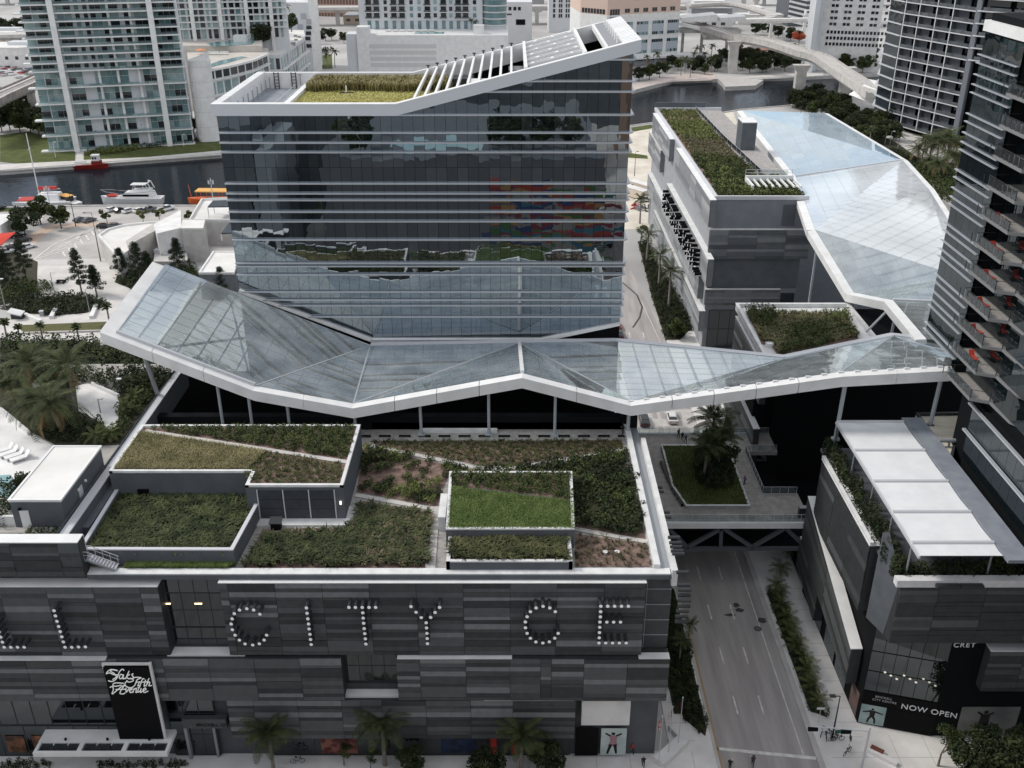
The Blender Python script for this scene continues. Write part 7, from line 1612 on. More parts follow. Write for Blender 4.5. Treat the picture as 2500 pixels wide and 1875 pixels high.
lput(hull(MB(), 21, 5.2, 2.4, z=0, bow=1.6), 'hull', M_boatw, ya); lput(MB().hexa([(-8, -2.1, 2.4), (4, -1.8, 2.6), (4, 1.8, 2.6), (-8, 2.1, 2.4)], [(-7.5, -1.8, 4.4), (1.5, -1.5, 4.4), (1.5, 1.5, 4.4), (-7.5, 1.8, 4.4)]), 'deckhouse', M_boatw, ya); lput(MB().hexa([(-7, -1.7, 4.4), (.5, -1.4, 4.4), (.5, 1.4, 4.4), (-7, 1.7, 4.4)], [(-7, -1.6, 5.3), (-1.2, -1.2, 5.2), (-1.2, 1.2, 5.2), (-7, 1.6, 5.3)]), 'flybridge', M_boatw, ya); lput(MB().box(-5.6, -1.5, 6.8, -.6, 1.5, 7.0).bar((-5, -1.3, 5.2), (-4.6, -1.3, 6.8), .12, .12).bar((-5, 1.3, 5.2), (-4.6, 1.3, 6.8), .12, .12).bar((-1, -1.2, 5.2), (-1.6, -1.2, 6.8), .12, .12).bar((-1, 1.2, 5.2), (-1.6, 1.2, 6.8), .12, .12), 'hardtop', M_boatw, ya); lput(MB().box(-6.5, -2.03, 3.1, 2.2, -1.96, 3.8).box(-6.5, 1.93, 3.1, 2.2, 2.03, 3.8), 'window', M_black, ya); lput(MB().box(5, -1.4, 3.0, 8, 1.4, 3.25), 'sun_pad', M_red, ya); lput(MB().path([(2, -2.1, 3.9), (8, -1.5, 4.6), (10.2, 0, 4.9), (8, 1.5, 4.6), (2, 2.1, 3.9)], .05), 'rail', M_lsteel, ya); lput(MB().bar((-7.6, -1.6, 5.2), (-6.6, -1.6, 7.6), .3, .2).bar((-7.6, 1.6, 5.2), (-6.6, 1.6, 7.6), .3, .2).bar((-6.6, -1.6, 7.6), (-6.6, 1.6, 7.6), .3, .2).tube((-6.6, 0, 7.6), (-6.6, 0, 8.2), .35), 'radar_arch', M_boatw, ya)
ct_ = boat('catamaran', 'white sailing catamaran with red covers and tall white mast', 110, 500, R(184)); lput(hull(hull(MB(), 19, 2.0, 1.8, cy=-3, z=0), 19, 2.0, 1.8, cy=3, z=0), 'hull', M_boatw, ct_); lput(MB().box(-8, -3, 1.5, 4, 3, 2.0).hexa([(-6, -2.6, 2), (3, -2.6, 2), (3, 2.6, 2), (-6, 2.6, 2)], [(-5.5, -2.2, 4), (1, -2, 4), (1, 2, 4), (-5.5, 2.2, 4)]), 'cabin', M_boatw, ct_); lput(MB().box(-4, -2.62, 2.8, 1, -2.5, 3.5).box(3, -2.4, 2.0, 8, 2.4, 2.25).hexa([(-5, -.8, 5.5), (1, -.8, 5.3), (1, .8, 5.3), (-5, .8, 5.5)], [(-5, -.4, 6.3), (1, -.3, 6.2), (1, .3, 6.2), (-5, .4, 6.3)]), 'cover', M_red, ct_); lput(MB().tube((1.2, 0, 2), (1.2, 0, 24), .22, .14), 'mast', M_white, ct_); lput(MB().bar((1.2, 0, 5.2), (-6, 0, 5.4), .2, .25).bar((1.2, -1.6, 14), (1.2, 1.6, 14), .12, .12).bar((1.2, -1.2, 19), (1.2, 1.2, 19), .12, .12), 'boom', M_white, ct_)
ot = boat('tour_boat', 'orange tour boat with mustard canvas top beside the glass tower', 520, 498, R(178)); lput(hull(MB(), 17, 4.6, 2.0, z=0), 'hull', M_orange, ot); lput(MB().box(-8, -2.2, 4.6, 5, 2.2, 4.9).box(-8, -2.3, 4.3, 5, -2.1, 4.6), 'canvas_top', M_ycan, ot); q = MB(); [q.tube((x, y, 2), (x, y, 4.6), .08) for x in (-7, -3, 1, 4.5) for y in (-2, 2)]; lput(q, 'post', M_orange, ot); lput(MB().tube((7, 0, 2), (7.6, 0, 6.5), .12), 'bow_post', M_orange, ot)
wk = boat('work_boat', 'small weathered work boat with dark cabin behind the catamaran', 166, 500, R(150)); lput(hull(MB(), 12, 3.6, 1.5, z=0), 'hull', M_wplas, wk); lput(MB().box(-2, -1.2, 1.5, 2, 1.2, 3.2), 'cabin', M_dsteel, wk); lput(MB().box(-2.2, -1.4, 3.2, 2.2, 1.4, 3.4), 'roof', M_ycan, wk)
# cars
def car_proto(name, paint, kind='car'):
    root = thing(name, 'x', 'car', (0, 0, 0)); L, Wd = (4.6, 1.85) if kind == 'car' else (5.4, 2.0); prof = [(-L / 2, .35), (L / 2, .35), (L / 2, .72), (L / 2 - .9, .92), (-L / 2 + .1, .98), (-L / 2, .8)]
    if kind != 'car': prof = [(-L / 2, .45), (L / 2, .45), (L / 2, .95), (L / 2 - 1.1, 1.12), (-L / 2, 1.1)]
    z0 = .93 if kind == 'car' else 1.1; zt = 1.45 if kind == 'car' else 1.85
    b = MB(); b.poly([(x, -Wd / 2, z) for x, z in prof]); b.poly([(x, Wd / 2, z) for x, z in prof][::-1])
    for i in range(len(prof)): (xa, za), (xb, zb_) = prof[i], prof[(i + 1) % len(prof)]; b.poly([(xa, -Wd / 2, za), (xa, Wd / 2, za), (xb, Wd / 2, zb_), (xb, -Wd / 2, zb_)])
    put('body', b.mesh('body', paint), root); c0, c1 = (-L * .42, L * .24) if kind == 'car' else (-L * .12, L * .26); t0, t1 = (-L * .28, L * .08) if kind == 'car' else (-L * .08, L * .14); w = Wd / 2 - .08; w2 = Wd / 2 - .3
    put('window', MB().hexa([(c0, -w, z0 - .03), (c1, -w, z0 - .03), (c1, w, z0 - .03), (c0, w, z0 - .03)], [(t0, -w2, zt - .04), (t1, -w2, zt - .04), (t1, w2, zt - .04), (t0, w2, zt - .04)]).mesh('window', mat('car_glass', (.02, .024, .028), .08, spec=.8)), root); put('roof', MB().hexa([(t0 - .05, -w2 - .02, zt - .05), (t1 + .05, -w2 - .02, zt - .05), (t1 + .05, w2 + .02, zt - .05), (t0 - .05, w2 + .02, zt - .05)], [(t0 + .05, -w2 + .06, zt + .03), (t1 - .05, -w2 + .06, zt + .03), (t1 - .05, w2 - .06, zt + .03), (t0 + .05, w2 - .06, zt + .03)]).mesh('roof', paint), root)
    if kind != 'car': put('cargo_bed', MB().box(-L / 2 + .15, -Wd / 2 + .15, 1.105, -L * .14, Wd / 2 - .15, 1.115).mesh('bed', M_black), root)
    wm = MB().tube((0, -.11, 0), (0, .11, 0), .33, n=12).mi(1).tube((0, -.12, 0), (0, .12, 0), .18, n=8).mesh('wheel', [M_black, M_lsteel])
    for x in (-L * .31, L * .31):
        for y in (-Wd / 2 + .1, Wd / 2 - .1): put('wheel', wm, root, (x, y, .33))
    for y in (-Wd * .33, Wd * .33): put('headlight', MB().box(L / 2 - .03, y - .18, .58, L / 2 + .02, y + .18, .72).mesh('headlight', M_white), root); put('taillight', MB().box(-L / 2 - .02, y - .18, .66, -L / 2 + .03, y + .18, .8).mesh('taillight', M_red), root)
    freeze(root); PROTO.append(root); return root
CP_ = {k: mat('car_paint_' + k, c, .25, spec=.6) for k, c in dict(white=(.75, .75, .74), black=(.015, .015, .017), grey=(.13, .14, .15), silver=(.42, .43, .44), red=(.35, .02, .02), blue=(.03, .06, .14)).items()}
CAR = {k: car_proto('parked_car', m) for k, m in CP_.items()}; TRK = {k: car_proto('pickup_truck', CP_[k], 'truck') for k in ('grey', 'white', 'black')}
def car(k, px, py, ang, label, group=None, truck=False, z=.06): return dup((TRK if truck else CAR)[k], at(px, py, z), R(ang), 1.0, label, group)
G = 'cars parked along the river'
car('white', 274, 515, 60, 'white parked car at the left end of the riverside row', G); car('black', 294, 517, 62, 'black parked car second in the riverside row', G); car('white', 315, 518, 58, 'white parked car between the black car and another white car by the river', G); car('white', 341, 517, 58, 'white parked car left of the grey pickup by the river', G); car('grey', 363, 516, 58, 'grey pickup parked at the end of the riverside row', G, True); car('white', 408, 514, 55, 'white pickup truck parked apart near the solar canopy', G, True)
car('grey', 197, 540, 58, 'left one of two dark grey cars beside the tall lamp post', G); car('grey', 218, 541, 58, 'right one of two dark grey cars beside the tall lamp post', G); car('black', 255, 556, 10, 'dark car half hidden behind the curved white roof', G); car('grey', 282, 555, 10, 'grey car behind the curved white roof, right of a dark car', G)
car('white', 68, 606, 45, 'white car parked in front of the shop with the red awning', 'cars by the red awning'); car('black', 58, 590, 45, 'black car under the edge of the red awning', 'cars by the red awning'); car('white', 40, 604, 35, 'white car left of another white car by the red awning', 'cars by the red awning'); car('white', 15, 618, 20, 'white car at the left edge of the picture', 'cars by the red awning'); car('black', 28, 610, 30, 'black car squeezed between white cars at the left edge', 'cars by the red awning'); car('black', 44, 578, 40, 'black car deep in the shade of the red awning', 'cars by the red awning'); car('black', 0, 512, 80, 'dark car at the left frame edge on the river bank', G)
car('black', 1510, 820, 92, 'dark blue black car stopped at the kerb under the tower corner'); car('red', 1505, 800, 92, 'dark car with red lights ahead of the black car under the tower'); car('white', 1640, 1025, 90, 'x') and None
bpy.data.objects[[o.name for o in bpy.data.objects if o.get('label') == 'x' and o.name.startswith('parked_car') and abs(o.location.y - at(1640, 1025, .06).y) < .1][0]]['label'] = 'white van like car waiting at the crossing beyond the footbridge railing'
car('black', 1572, 1032, 90, 'dark car under the palm at the crossing beyond the footbridge')
for i in range(46):
    px, py = rs.uniform(0, 120), rs.uniform(158, 192); k = rs.choice(list(CAR)); p = at(px, py, 0); props(put('far_car', CAR[k].name and [c.data for c in KIDS[CAR[k].name]][0], None, (p.x, p.y, .1), (0, 0, R(rs.choice((62, 65, 58))))), f'{k} car in the distant crowded car lot at the upper left', 'car', 'cars in the distant lot')
rb_ = thing('red_bus', 'small red and white bus parked beside the far white depot', 'bus', at(90, 158, 0)); p = rb_.location; MB().box(p.x - 5, p.y - 1.3, .5, p.x + 5, p.y + 1.3, 2.6).build('body', M_red, rb_); MB().box(p.x - 5, p.y - 1.3, 2.6, p.x + 5, p.y + 1.3, 3.4).build('roof', M_white, rb_); MB().tube((p.x - 3, p.y - 1.3, .5), (p.x - 3, p.y + 1.3, .5), .5).tube((p.x + 3, p.y - 1.3, .5), (p.x + 3, p.y + 1.3, .5), .5).build('wheel', M_black, rb_)
# containers and junk on the sandy lot
for i, (px, py, a) in enumerate(((1545, 480, 52), (1568, 470, 52))):
    c = thing('site_cabin', ('left' if i == 0 else 'right') + ' one of two beige site cabins on the sandy lot', 'site cabin', at(px, py, 0), 'beige site cabins', (0, 0, R(-a))); lput(MB().box(-6, -1.5, .3, 6, 1.5, 3.2), 'wall', mat('beige_cabin', (.62, .54, .44), .8), c); lput(MB().box(-6.1, -1.6, 3.2, 6.1, 1.6, 3.35), 'roof', M_wplas, c); lput(MB().box(-4, -1.55, 1.3, -2.8, -1.5, 2.4), 'window', M_dark, c)
for i, (px, py, m, l) in enumerate(((1548, 508, M_red, 'heap of red brown building material on the sandy lot'), (1562, 512, M_steel, 'grey heap of scrap beside red material on the sandy lot'), (1585, 515, M_dsteel, 'dark stack of material nearest the mall block'))):
    p = at(px, py, 0); b = MB(); [b.bar(p + Vector((U(-2, 2), U(-2, 2), .1 + k * .15)), p + Vector((U(-2, 2), U(-2, 2), .3 + k * .2)), .4, .3) for k in range(9)]; props(b.build('material_heap', m), l, 'heap')
car('white', 1572, 492, 20, 'white pickup parked among building material on the sandy lot', None, True); lamp_post(1549, 430, 9, 'thin dark lamp post on the sandy lot', m=M_dsteel, head=M_dsteel)
# trees across the river and round about
def trees(protos, pts, label, group, s=(.9, 1.2)):
    for px, py in pts: place(protos, at(px, py, 0), label, group, U(*s))
trees(BROAD, [(5, 322), (25, 318), (50, 325), (75, 322), (95, 328), (112, 335), (130, 330), (150, 342), (165, 345), (175, 335), (15, 300), (40, 298), (65, 302), (135, 312), (155, 318), (170, 310), (5, 285), (60, 285), (150, 290), (165, 285)], 'dense dark tree in the clump at the foot of the rail viaduct piers', 'dark trees by the rail viaduct', (1.2, 1.6))
trees(BROAD, [(20, 95), (45, 92), (70, 95), (90, 88), (10, 80), (62, 80)], 'tree in the distant row behind the white depot, upper left', 'far trees upper left', (1.3, 1.8))
trees(FARP, [(242, 358), (300, 355), (357, 352), (418, 345), (475, 340), (520, 335)], 'palm in the row at the foot of the white condominium', 'palms before the condominium', (.85, 1.0))
trees(BROAD, [(485, 335)], 'narrow dark tree beside the curved block', None, (1.0, 1.1))
p = at(470, 95, 30)
for px, py in ((445, 92), (473, 95), (498, 92)): place(FARP, at(px, py, CVZ + 3), 'palm on the pool deck before the second condominium tower', 'pool deck palms', .9)
for px, py in ((628, 100), (640, 90), (655, 85), (670, 75), (690, 72), (648, 70), (665, 58), (700, 62)): place(FARP, at(px, py, CVZ), 'palm in the lush clump on the curved block roof', 'roof clump palms', U(1.0, 1.35))
for px, py in ((640, 112), (655, 108), (672, 95), (690, 88), (712, 78)): place(BROAD, at(px, py, CVZ), 'round dense tree in the lush clump on the curved block roof', 'roof clump trees', U(1.1, 1.4))
trees(BROAD, [(780, 108), (795, 100), (810, 98), (840, 105)], 'tree under the viaduct beside the parking block', 'trees by the viaduct', (.9, 1.2)); trees(FARP, [(818, 165), (800, 168), (776, 108)], 'palm near the lawn beside the parking block', 'palms by the lawn'); slab('far_lawn', XY(P([(748, 168), (752, 138), (810, 132), (812, 168)], 0)), M_lawn, .06); mass('far_hedge', XY(P([(748, 135), (815, 128), (815, 122), (748, 126)], 0)), 3, .1, F_dark, 2.5, .5, 40)
for px, py in ((885, 62), (895, 68), (910, 72), (905, 55)): place(FARP, at(px, py, 24), 'dark palm at the left end of the parking block deck', 'deck end palms', .9)
for px, py in ((1151, 78), (1162, 80)): place(FARP, at(px, py, 24), 'slim palm on the right of the parking block deck', 'deck right palms', .7)
trees(FARP, [(1600, 172), (1578, 176), (1672, 178), (1700, 150), (1720, 165), (1735, 178), (1752, 172), (1690, 165), (1712, 140), (1735, 150), (1930, 160), (1662, 185), (1685, 190)], 'palm on the far river bank between the peach office and the track pier', 'far bank palms', (.9, 1.15))
trees(BROAD, [(1765, 150), (1780, 160), (1800, 140), (1815, 158), (1840, 150), (1835, 165), (1860, 158), (1860, 178), (1900, 152), (1915, 175), (1640, 165), (1655, 172), (1625, 178), (1690, 178), (1705, 172), (1890, 135), (1905, 142), (1940, 168), (1965, 160), (1985, 165), (1610, 190), (1560, 198), (1585, 195), (1745, 175), (1812, 172), (1830, 178), (1850, 165), (1870, 175), (1890, 170), (1905, 165), (1825, 150), (1800, 160), (1925, 145), (1880, 150), (1850, 155), (1720, 182)], 'broad dark tree on the far bank under the elevated track', 'far bank trees', (.9, 1.3))
trees(BROAD, [(1862, 80), (1880, 86), (1900, 92), (1845, 85), (1930, 100), (1950, 105)], 'tree behind the elevated track', 'trees behind the track', (1.0, 1.4)); place([tree_proto('flame_tree', 8, 4.5, F_flame)], at(1950, 112, 2), 'orange red flowering tree behind the elevated track', None, 1.1); PROTO.append(bpy.data.objects['flame_tree'])
trees(BROAD, [(2030, 160), (2055, 165), (2085, 172), (2105, 178), (2120, 175), (2090, 160), (2060, 175), (2020, 150), (2045, 152), (2070, 158), (2095, 165), (2115, 160), (2040, 140), (2075, 145), (2100, 150), (2010, 145)], 'tree in the dark wood below the pale hotel tower', 'wood below the hotel', (1.3, 1.7))
trees(BROAD, [(1955, 278), (1980, 285), (2005, 282), (2030, 290), (1935, 262), (2012, 272), (2045, 262), (2060, 270), (2050, 305), (2035, 315), (2066, 318), (1950, 268), (1975, 262), (2000, 258), (1965, 250), (1990, 245), (2020, 265), (2040, 275), (2060, 290), (2030, 255), (2075, 300)], 'dark tree on the near bank behind the far canopy', 'near bank trees', (.9, 1.2))
DK = 12.0
slab('garden_deck', XY(P([(2070, 300), (2120, 390), (2330, 480), (2345, 330), (2180, 285)], DK)), M_plaza, DK, 0); slab('garden_bed', XY(P([(2085, 300), (2125, 340), (2200, 385), (2290, 450), (2330, 470), (2330, 400), (2240, 385), (2190, 350)], DK)), M_dsoil, DK + .15, DK - .5)
def dtrees(protos, pts, label, group, s): 
    for px, py in pts: place(protos, at(px, py, DK), label, group, U(*s))
dtrees(BROAD, [(2075, 330), (2090, 345), (2110, 355), (2135, 340), (2095, 325), (2125, 310), (2140, 350), (2165, 325), (2175, 310), (2185, 330), (2150, 300), (2180, 345), (2085, 320), (2100, 335), (2120, 345), (2105, 310), (2130, 325), (2150, 320), (2160, 340), (2118, 300), (2145, 305)], 'bushy tree on the garden deck beside the far canopy edge', 'garden deck trees', (.7, 1.0)); dtrees(ROYAL, [(2120, 362), (2190, 372), (2160, 352)], 'slim palm beside the pale garden deck path', 'slim deck palms', (.8, 1.0)); dtrees(COCO, [(2250, 392), (2300, 375), (2325, 380), (2285, 405), (2305, 425), (2270, 385), (2310, 400), (2240, 400), (2330, 420), (2290, 440), (2260, 425)], 'large dark coconut palm below the grey balcony tower', 'large deck palms', (1.1, 1.5))
mass('garden_shrubs', XY(P([(2125, 365), (2200, 392), (2290, 455), (2330, 475), (2330, 420), (2260, 410), (2200, 375)], DK)), 1.4, DK, F_dark, 1.8, .3, 46); mass('garden_shrubs', XY(P([(2200, 410), (2270, 480), (2330, 500), (2330, 440), (2260, 420)], DK)), 1.5, DK, F_mid, 2.6, .3, 46)
for a in ((2060, 320, 6, 'grey lamp post among trees beside the far canopy'), (2172, 355, 5, 'white headed lamp post on the garden deck path')): lamp_post(*a, z=DK if a[0] > 2100 else 0)
# round trees by the car park
for px, py, pr, s, l in ((100, 548, 1, 1.3, 'dark round tree at the left of the car park island'), (62, 575, 2, 1.05, 'grey green tree beside the red awning'), (150, 558, 1, 1.15, 'bright green spreading tree on the car park island')): dup(BROAD[pr], at(px, py, .1), U(0, 6), s, l, 'car park trees')
for px, py, l in ((262, 545, 'small bright tree on the kerb behind the curved roof'), (350, 542, 'low bright bush tree on the kerb right of the small tree'), (390, 541, 'tiny bush on the kerb, rightmost but one'), (468, 545, 'small bright bush near the white terrace block')): place(BUSHY, at(px, py, .1), l, 'bright kerb trees', 1.0)
# ---------------------------------------------------------------- pool terrace garden, street trees, people, signs
TZ = 29.4
MB().prism(XY(P([(0, 1010), (60, 1048), (140, 1095), (120, 1130), (0, 1210)], TZ)), TZ, TZ + .05).build('sun_deck', M_wplas, mall)
bd = [(0, 890), (130, 900), (200, 940), (290, 960), (330, 930), (420, 930), (300, 1085), (230, 1090), (150, 1095), (60, 1045), (0, 1005)]
MB().prism(XY(P(bd, TZ)), TZ, TZ + .12).build('garden_bed', M_dsoil, mall)
MB().prism(XY(P([(185, 945), (215, 938), (285, 968), (292, 985), (288, 1040), (266, 1052), (240, 1030), (192, 1005)], TZ)), TZ, TZ + .16).build('white_path', M_wplas, mall); wall_along(XY(P([(225, 942), (290, 972)], TZ)), .4, TZ, TZ + .6, 'low_wall', M_white); wall_along(XY(P([(0, 1002), (72, 1062)], TZ)), .5, TZ, TZ + .5, 'low_wall', M_white); MB().prism(XY(P([(60, 900), (120, 905), (150, 935), (80, 950)], TZ)), TZ, TZ + .15).build('white_path', M_wplas, mall)
for l, m, h in (([(40, 917), (440, 919), (420, 948), (300, 966), (215, 937), (180, 947), (40, 940)], F_dark, 2.0), ([(240, 1030), (265, 1055), (290, 1045), (292, 1000), (335, 935), (400, 930), (330, 1040), (270, 1090), (235, 1088)], F_mid, 1.4), ([(0, 900), (60, 890), (180, 915), (180, 945), (60, 950), (0, 960)], F_dark, 1.6), ([(300, 900), (420, 920), (400, 960), (300, 975)], F_dark, 1.8), ([(60, 985), (170, 1010), (240, 1040), (230, 1085), (150, 1090), (80, 1045)], F_dark, 1.2), ([(0, 1180), (36, 1200), (36, 1290), (0, 1290)], F_dark, 1.8)): mass('garden_shrubs', XY(P(l, TZ)), 1.0, TZ, m, h, .2, 50)
CL = [((78, 968), 0, 1.15, 'coconut palm at the far left of the pool garden'), ((186, 990), 0, 1.2, 'tall coconut palm beside the curved white path'), ((95, 1040), 1, 1.25, 'spreading coconut palm above the sun loungers'), ((150, 1050), 1, 1.3, 'low wide coconut palm with brown fronds in front of the white roof block'), ((40, 985), 1, 1.0, 'shaded coconut palm at the left frame edge of the garden')]
for (px, py), k, s, l in CL: dup(COCO[k], at(px, py + 10, TZ), U(0, 6.28), s * .95, l, 'coconut palms in the pool garden')
for px, py in ((310, 1010), (330, 985), (270, 1075), (235, 1080)): place(ARECA, at(px, py, TZ), 'bushy pale leaved palm in the bed along the boundary wall', 'bushy palms along the wall', .75)
place(BROAD, at(62, 1215, TZ), 'small leafy tree beside the flat white roof, above the pool', None, .42)
MB().prism(XY(P([(-40, 1165), (25, 1160), (40, 1185), (20, 1215), (-40, 1215)], TZ)), TZ + .02, TZ + .1).build('pool', M_pool, mall)
lo = thing('sun_lounger', 'x', 'lounger', (0, 0, 0)); put('seat', MB().box(-.35, -.9, .25, .35, .5, .38).mesh('seat', M_white), lo); put('backrest', MB().hexa([(-.35, .48, .28), (.35, .48, .28), (.35, .58, .34), (-.35, .58, .34)], [(-.35, 1.0, .85), (.35, 1.0, .85), (.35, 1.08, .82), (-.35, 1.08, .82)]).mesh('back', M_white), lo); put('leg', MB().box(-.33, -.8, 0, .33, -.72, .25).box(-.33, .35, 0, .33, .43, .25).mesh('leg', M_lsteel), lo); freeze(lo); PROTO.append(lo)
for i, (px, py) in enumerate(((10, 1105), (22, 1112), (36, 1118), (50, 1124))): dup(lo, at(px, py, TZ + .06), R(-48), 1.25, ['leftmost white sun lounger of four beside the palms', 'second white sun lounger from the left', 'third white sun lounger from the left', 'rightmost white sun lounger, nearest the white roof block'][i], 'white sun loungers on the pool deck')
for px, py, l in ((246, 1010, 'thin garden lamp at the edge of the curved white path'), (292, 960, 'thin garden lamp leaning among shrubs by the wall')): lamp_post(px, py, 2.2, l, arm=.3, z=TZ)
# palms and trees in front of the facade
for px, py, k, s, l in ((668, 1880, 0, 1.0, 'leftmost large palm in front of the shopping centre facade'), (940, 1868, 1, 1.05, 'middle large palm in front of the facade with tangled trees below'), (1272, 1885, 0, .95, 'right palm with clear trunk in front of the shopping centre facade')): dup(FRONTP[k], at(px, py, .14), U(0, 6), s, l, 'palms along the front pavement')
for px, py, s, l in ((1190, 1905, .62, 'dark round tree left of the clear trunked palm'), (1340, 1892, .62, 'dark round tree right of the clear trunked palm, near the lit window'), (1010, 1885, .5, 'dark bushy tree under the middle palm')): dup(BROAD[0], at(px, py, .14), U(0, 6), s, l, 'dark street trees')
for px, py, l in ((840, 1868, 'bare branched little tree with thin leaves left of the middle palm'), (905, 1880, 'twisted little tree under the middle palm')): dup(THIN[0], at(px, py, .14), U(0, 6), .62, l, 'thin street trees')
mass('street_hedge', XY(P([(0, 1862), (120, 1860), (125, 1880), (0, 1880)], .14)), .5, .14, F_dark, .8, .1, 50); mass('street_hedge', XY(P([(230, 1866), (455, 1862), (455, 1880), (230, 1880)], .14)), .5, .14, F_dark, .8, .1, 50)
# hedge beds beside the street
HB = XY(P([(1640, 1570), (1680, 1560), (1690, 1660), (1725, 1780), (1722, 1798), (1668, 1755), (1650, 1700)], .1)); slab('street_bed', HB, M_dsoil, .2); mass('street_hedge', HB, .7, .15, F_dark, 1.1, .14, 60); HB2 = [(20.3, 93), (24, 93), (24, 118), (20.3, 118)]; slab('street_bed', HB2, M_dsoil, .2); mass('street_hedge', HB2, .75, .15, F_dark, 1.2, .15, 60)
for px, py in ((1658, 1620), (1680, 1575)): place(ROYAL, at(px, py, .15), 'slim palm against the right end of the shopping centre', 'slim palms by the corner', .55)
RB = [(37.5, 93.5), (39.2, 92.5), (39.3, 117), (37.5, 117)]; slab('street_bed', RB, M_dsoil, .2); mass('street_hedge', RB, .75, .15, F_dark, 1.3, .15, 60)
for i, y in enumerate((94.5, 97.3, 99.8, 102.3, 104.8, 107.5, 110.2, 113, 116)): dup(ARECA[0], (38.7 + U(-.3, .3), y, .2), U(0, 6), U(.7, .85), 'bushy palm in the planted strip along the right pavement', 'bushy palms along the street')
for i in range(4): p = at(1982 + i * 14, 1600 + i * 24, .15); props(MB().box(39.5, p.y - .5, .14, 40.4, p.y + .5, .6).build('seat_block', M_wplas), 'white concrete seat block at the edge of the planted strip', 'seat block', 'white seat blocks on the right pavement')
# palms north of the bridge, between road and mall block
for i, (px, py, s) in enumerate(((1562, 545, 1.2), (1578, 645, 1.35), (1608, 700, 1.35), (1632, 755, 1.4))): place(ROYAL, at(px, py, .1), ['farthest palm along the street beside the mall block', 'second farthest palm beside the mall block', 'palm beside the tube lettered wall', 'nearest large palm beside the tube lettered wall'][i], 'palms along the far street', s)
place(THIN, at(1562, 600, .1), 'bare spreading tree beside the farthest street palm', None, 1.3); place(BROAD, at(1648, 825, .1), 'round dark tree at the corner of the far pavement', None, .75)
FB = [(33.6 + .0, 150), (36.8, 150), (36, 172), (35.2, 200), (32.4, 218), (30.6, 218), (34.4, 196)]; FB = XY(P([(1560, 600), (1580, 590), (1600, 640), (1640, 700), (1690, 800), (1660, 830), (1625, 830), (1590, 720)], .1)); slab('street_bed', FB, M_dsoil, .2); mass('street_hedge', FB, 1.1, .15, F_dark, 1.6, .2, 60)
# palms on the footbridge planter
for px, py, s, l in ((1735, 1120, 1.35, 'tallest dark palm of the footbridge planter'), (1718, 1170, 1.1, 'front dark palm of the footbridge planter'), (1750, 1150, 1.15, 'dark palm at the back right of the footbridge planter')): dup(FRONTP[0], at(px, py, 12.6), U(0, 6), s * .85, l, 'palms in the footbridge planter')
dup(BROAD[2], at(1740, 1150, 12.6), 1.0, .8, 'dense dark tree among the palms of the footbridge planter')
mass('planter_shrubs', XY(P([(1690, 1110), (1770, 1110), (1795, 1190), (1710, 1200)], 12.6)), .8, 12.6, F_dark, 2.2, .18, 80)
for px, py in ((1905, 1400), (1920, 1350), (1893, 1440)): place(ARECA, at(px, py, .2), 'shaded palm under the end of the footbridge', 'shaded palms by the bridge', .8)
# crossing beyond the bridge
strip_slab('pavement', [(1480, 1000), (1800, 1000), (1800, 1080), (1480, 1080)], M_conc, .05); b = MB()
for px, py, w, d in ((1600, 1022, 1.2, 3), (1620, 1012, 1.2, 3)): pass
for i in range(4): q = P([(1590 + i * 20, 1006), (1602 + i * 20, 1006), (1606 + i * 20, 1022), (1594 + i * 20, 1022)], .07); b.poly(q)
for i in range(3): q = P([(1592 + i * 30, 1040), (1618 + i * 30, 1040), (1624 + i * 30, 1060), (1598 + i * 30, 1060)], .07); b.poly(q)
structure(b, 'paving_panel', M_asph)
for px, l in ((1752, 'left black bell shaped pendant lamp under the canopy'), (1734, 'right black bell pendant lamp under the canopy')): p = atY(px, 1000, 150); t = thing('pendant_lamp', l, 'lamp', p); MB().tube(p, p + Vector((0, 0, .7)), .4, .1).build('shade', M_black, t); MB().tube(p + Vector((0, 0, .7)), p + Vector((0, 0, 9)), .03).build('cord', M_black, t)
# sign and entrance canopy at the left
sg = thing('sign_tower', 'tall black sign board with white script lettering in a white steel frame', 'sign', (-42, 84, 5)); SY = 83.95
q = [atY(256, 1624, SY), atY(369, 1620, SY)]; xl_, xr_ = at(305, 1797, 5.3).x, at(405, 1797, 5.3).x; xl_, xr_ = -45.0, -40.0; zt_ = atY(300, 1622, SY).z
MB().box(xl_, SY - .1, 5.35, xr_, SY + .25, zt_ - .3).build('board', M_black, sg); MB().box(xr_ + .05, SY - .05, 5.2, xr_ + .32, SY + .25, zt_ + .15).box(xl_ - .1, SY - .05, zt_ - .1, xr_ + .05, SY + .2, zt_ + .12).box(xl_ - .1, SY - .05, zt_ - .6, xl_ + .12, SY + .2, zt_ - .1).build('frame', M_white, sg)
M_neon = mat('white_script', (.72, .72, .70), .5, emit=.2)
def script(strokes, root, m=M_neon, r=.062):
    b = MB()
    for s in strokes:
        pts = smooth(s, 5); pts = [atY(x * .18083, 1575 + y * .18083, SY - .2) for x, y in pts]; b.path(pts, r, 5)
    return b.build('script_lettering', m, root)
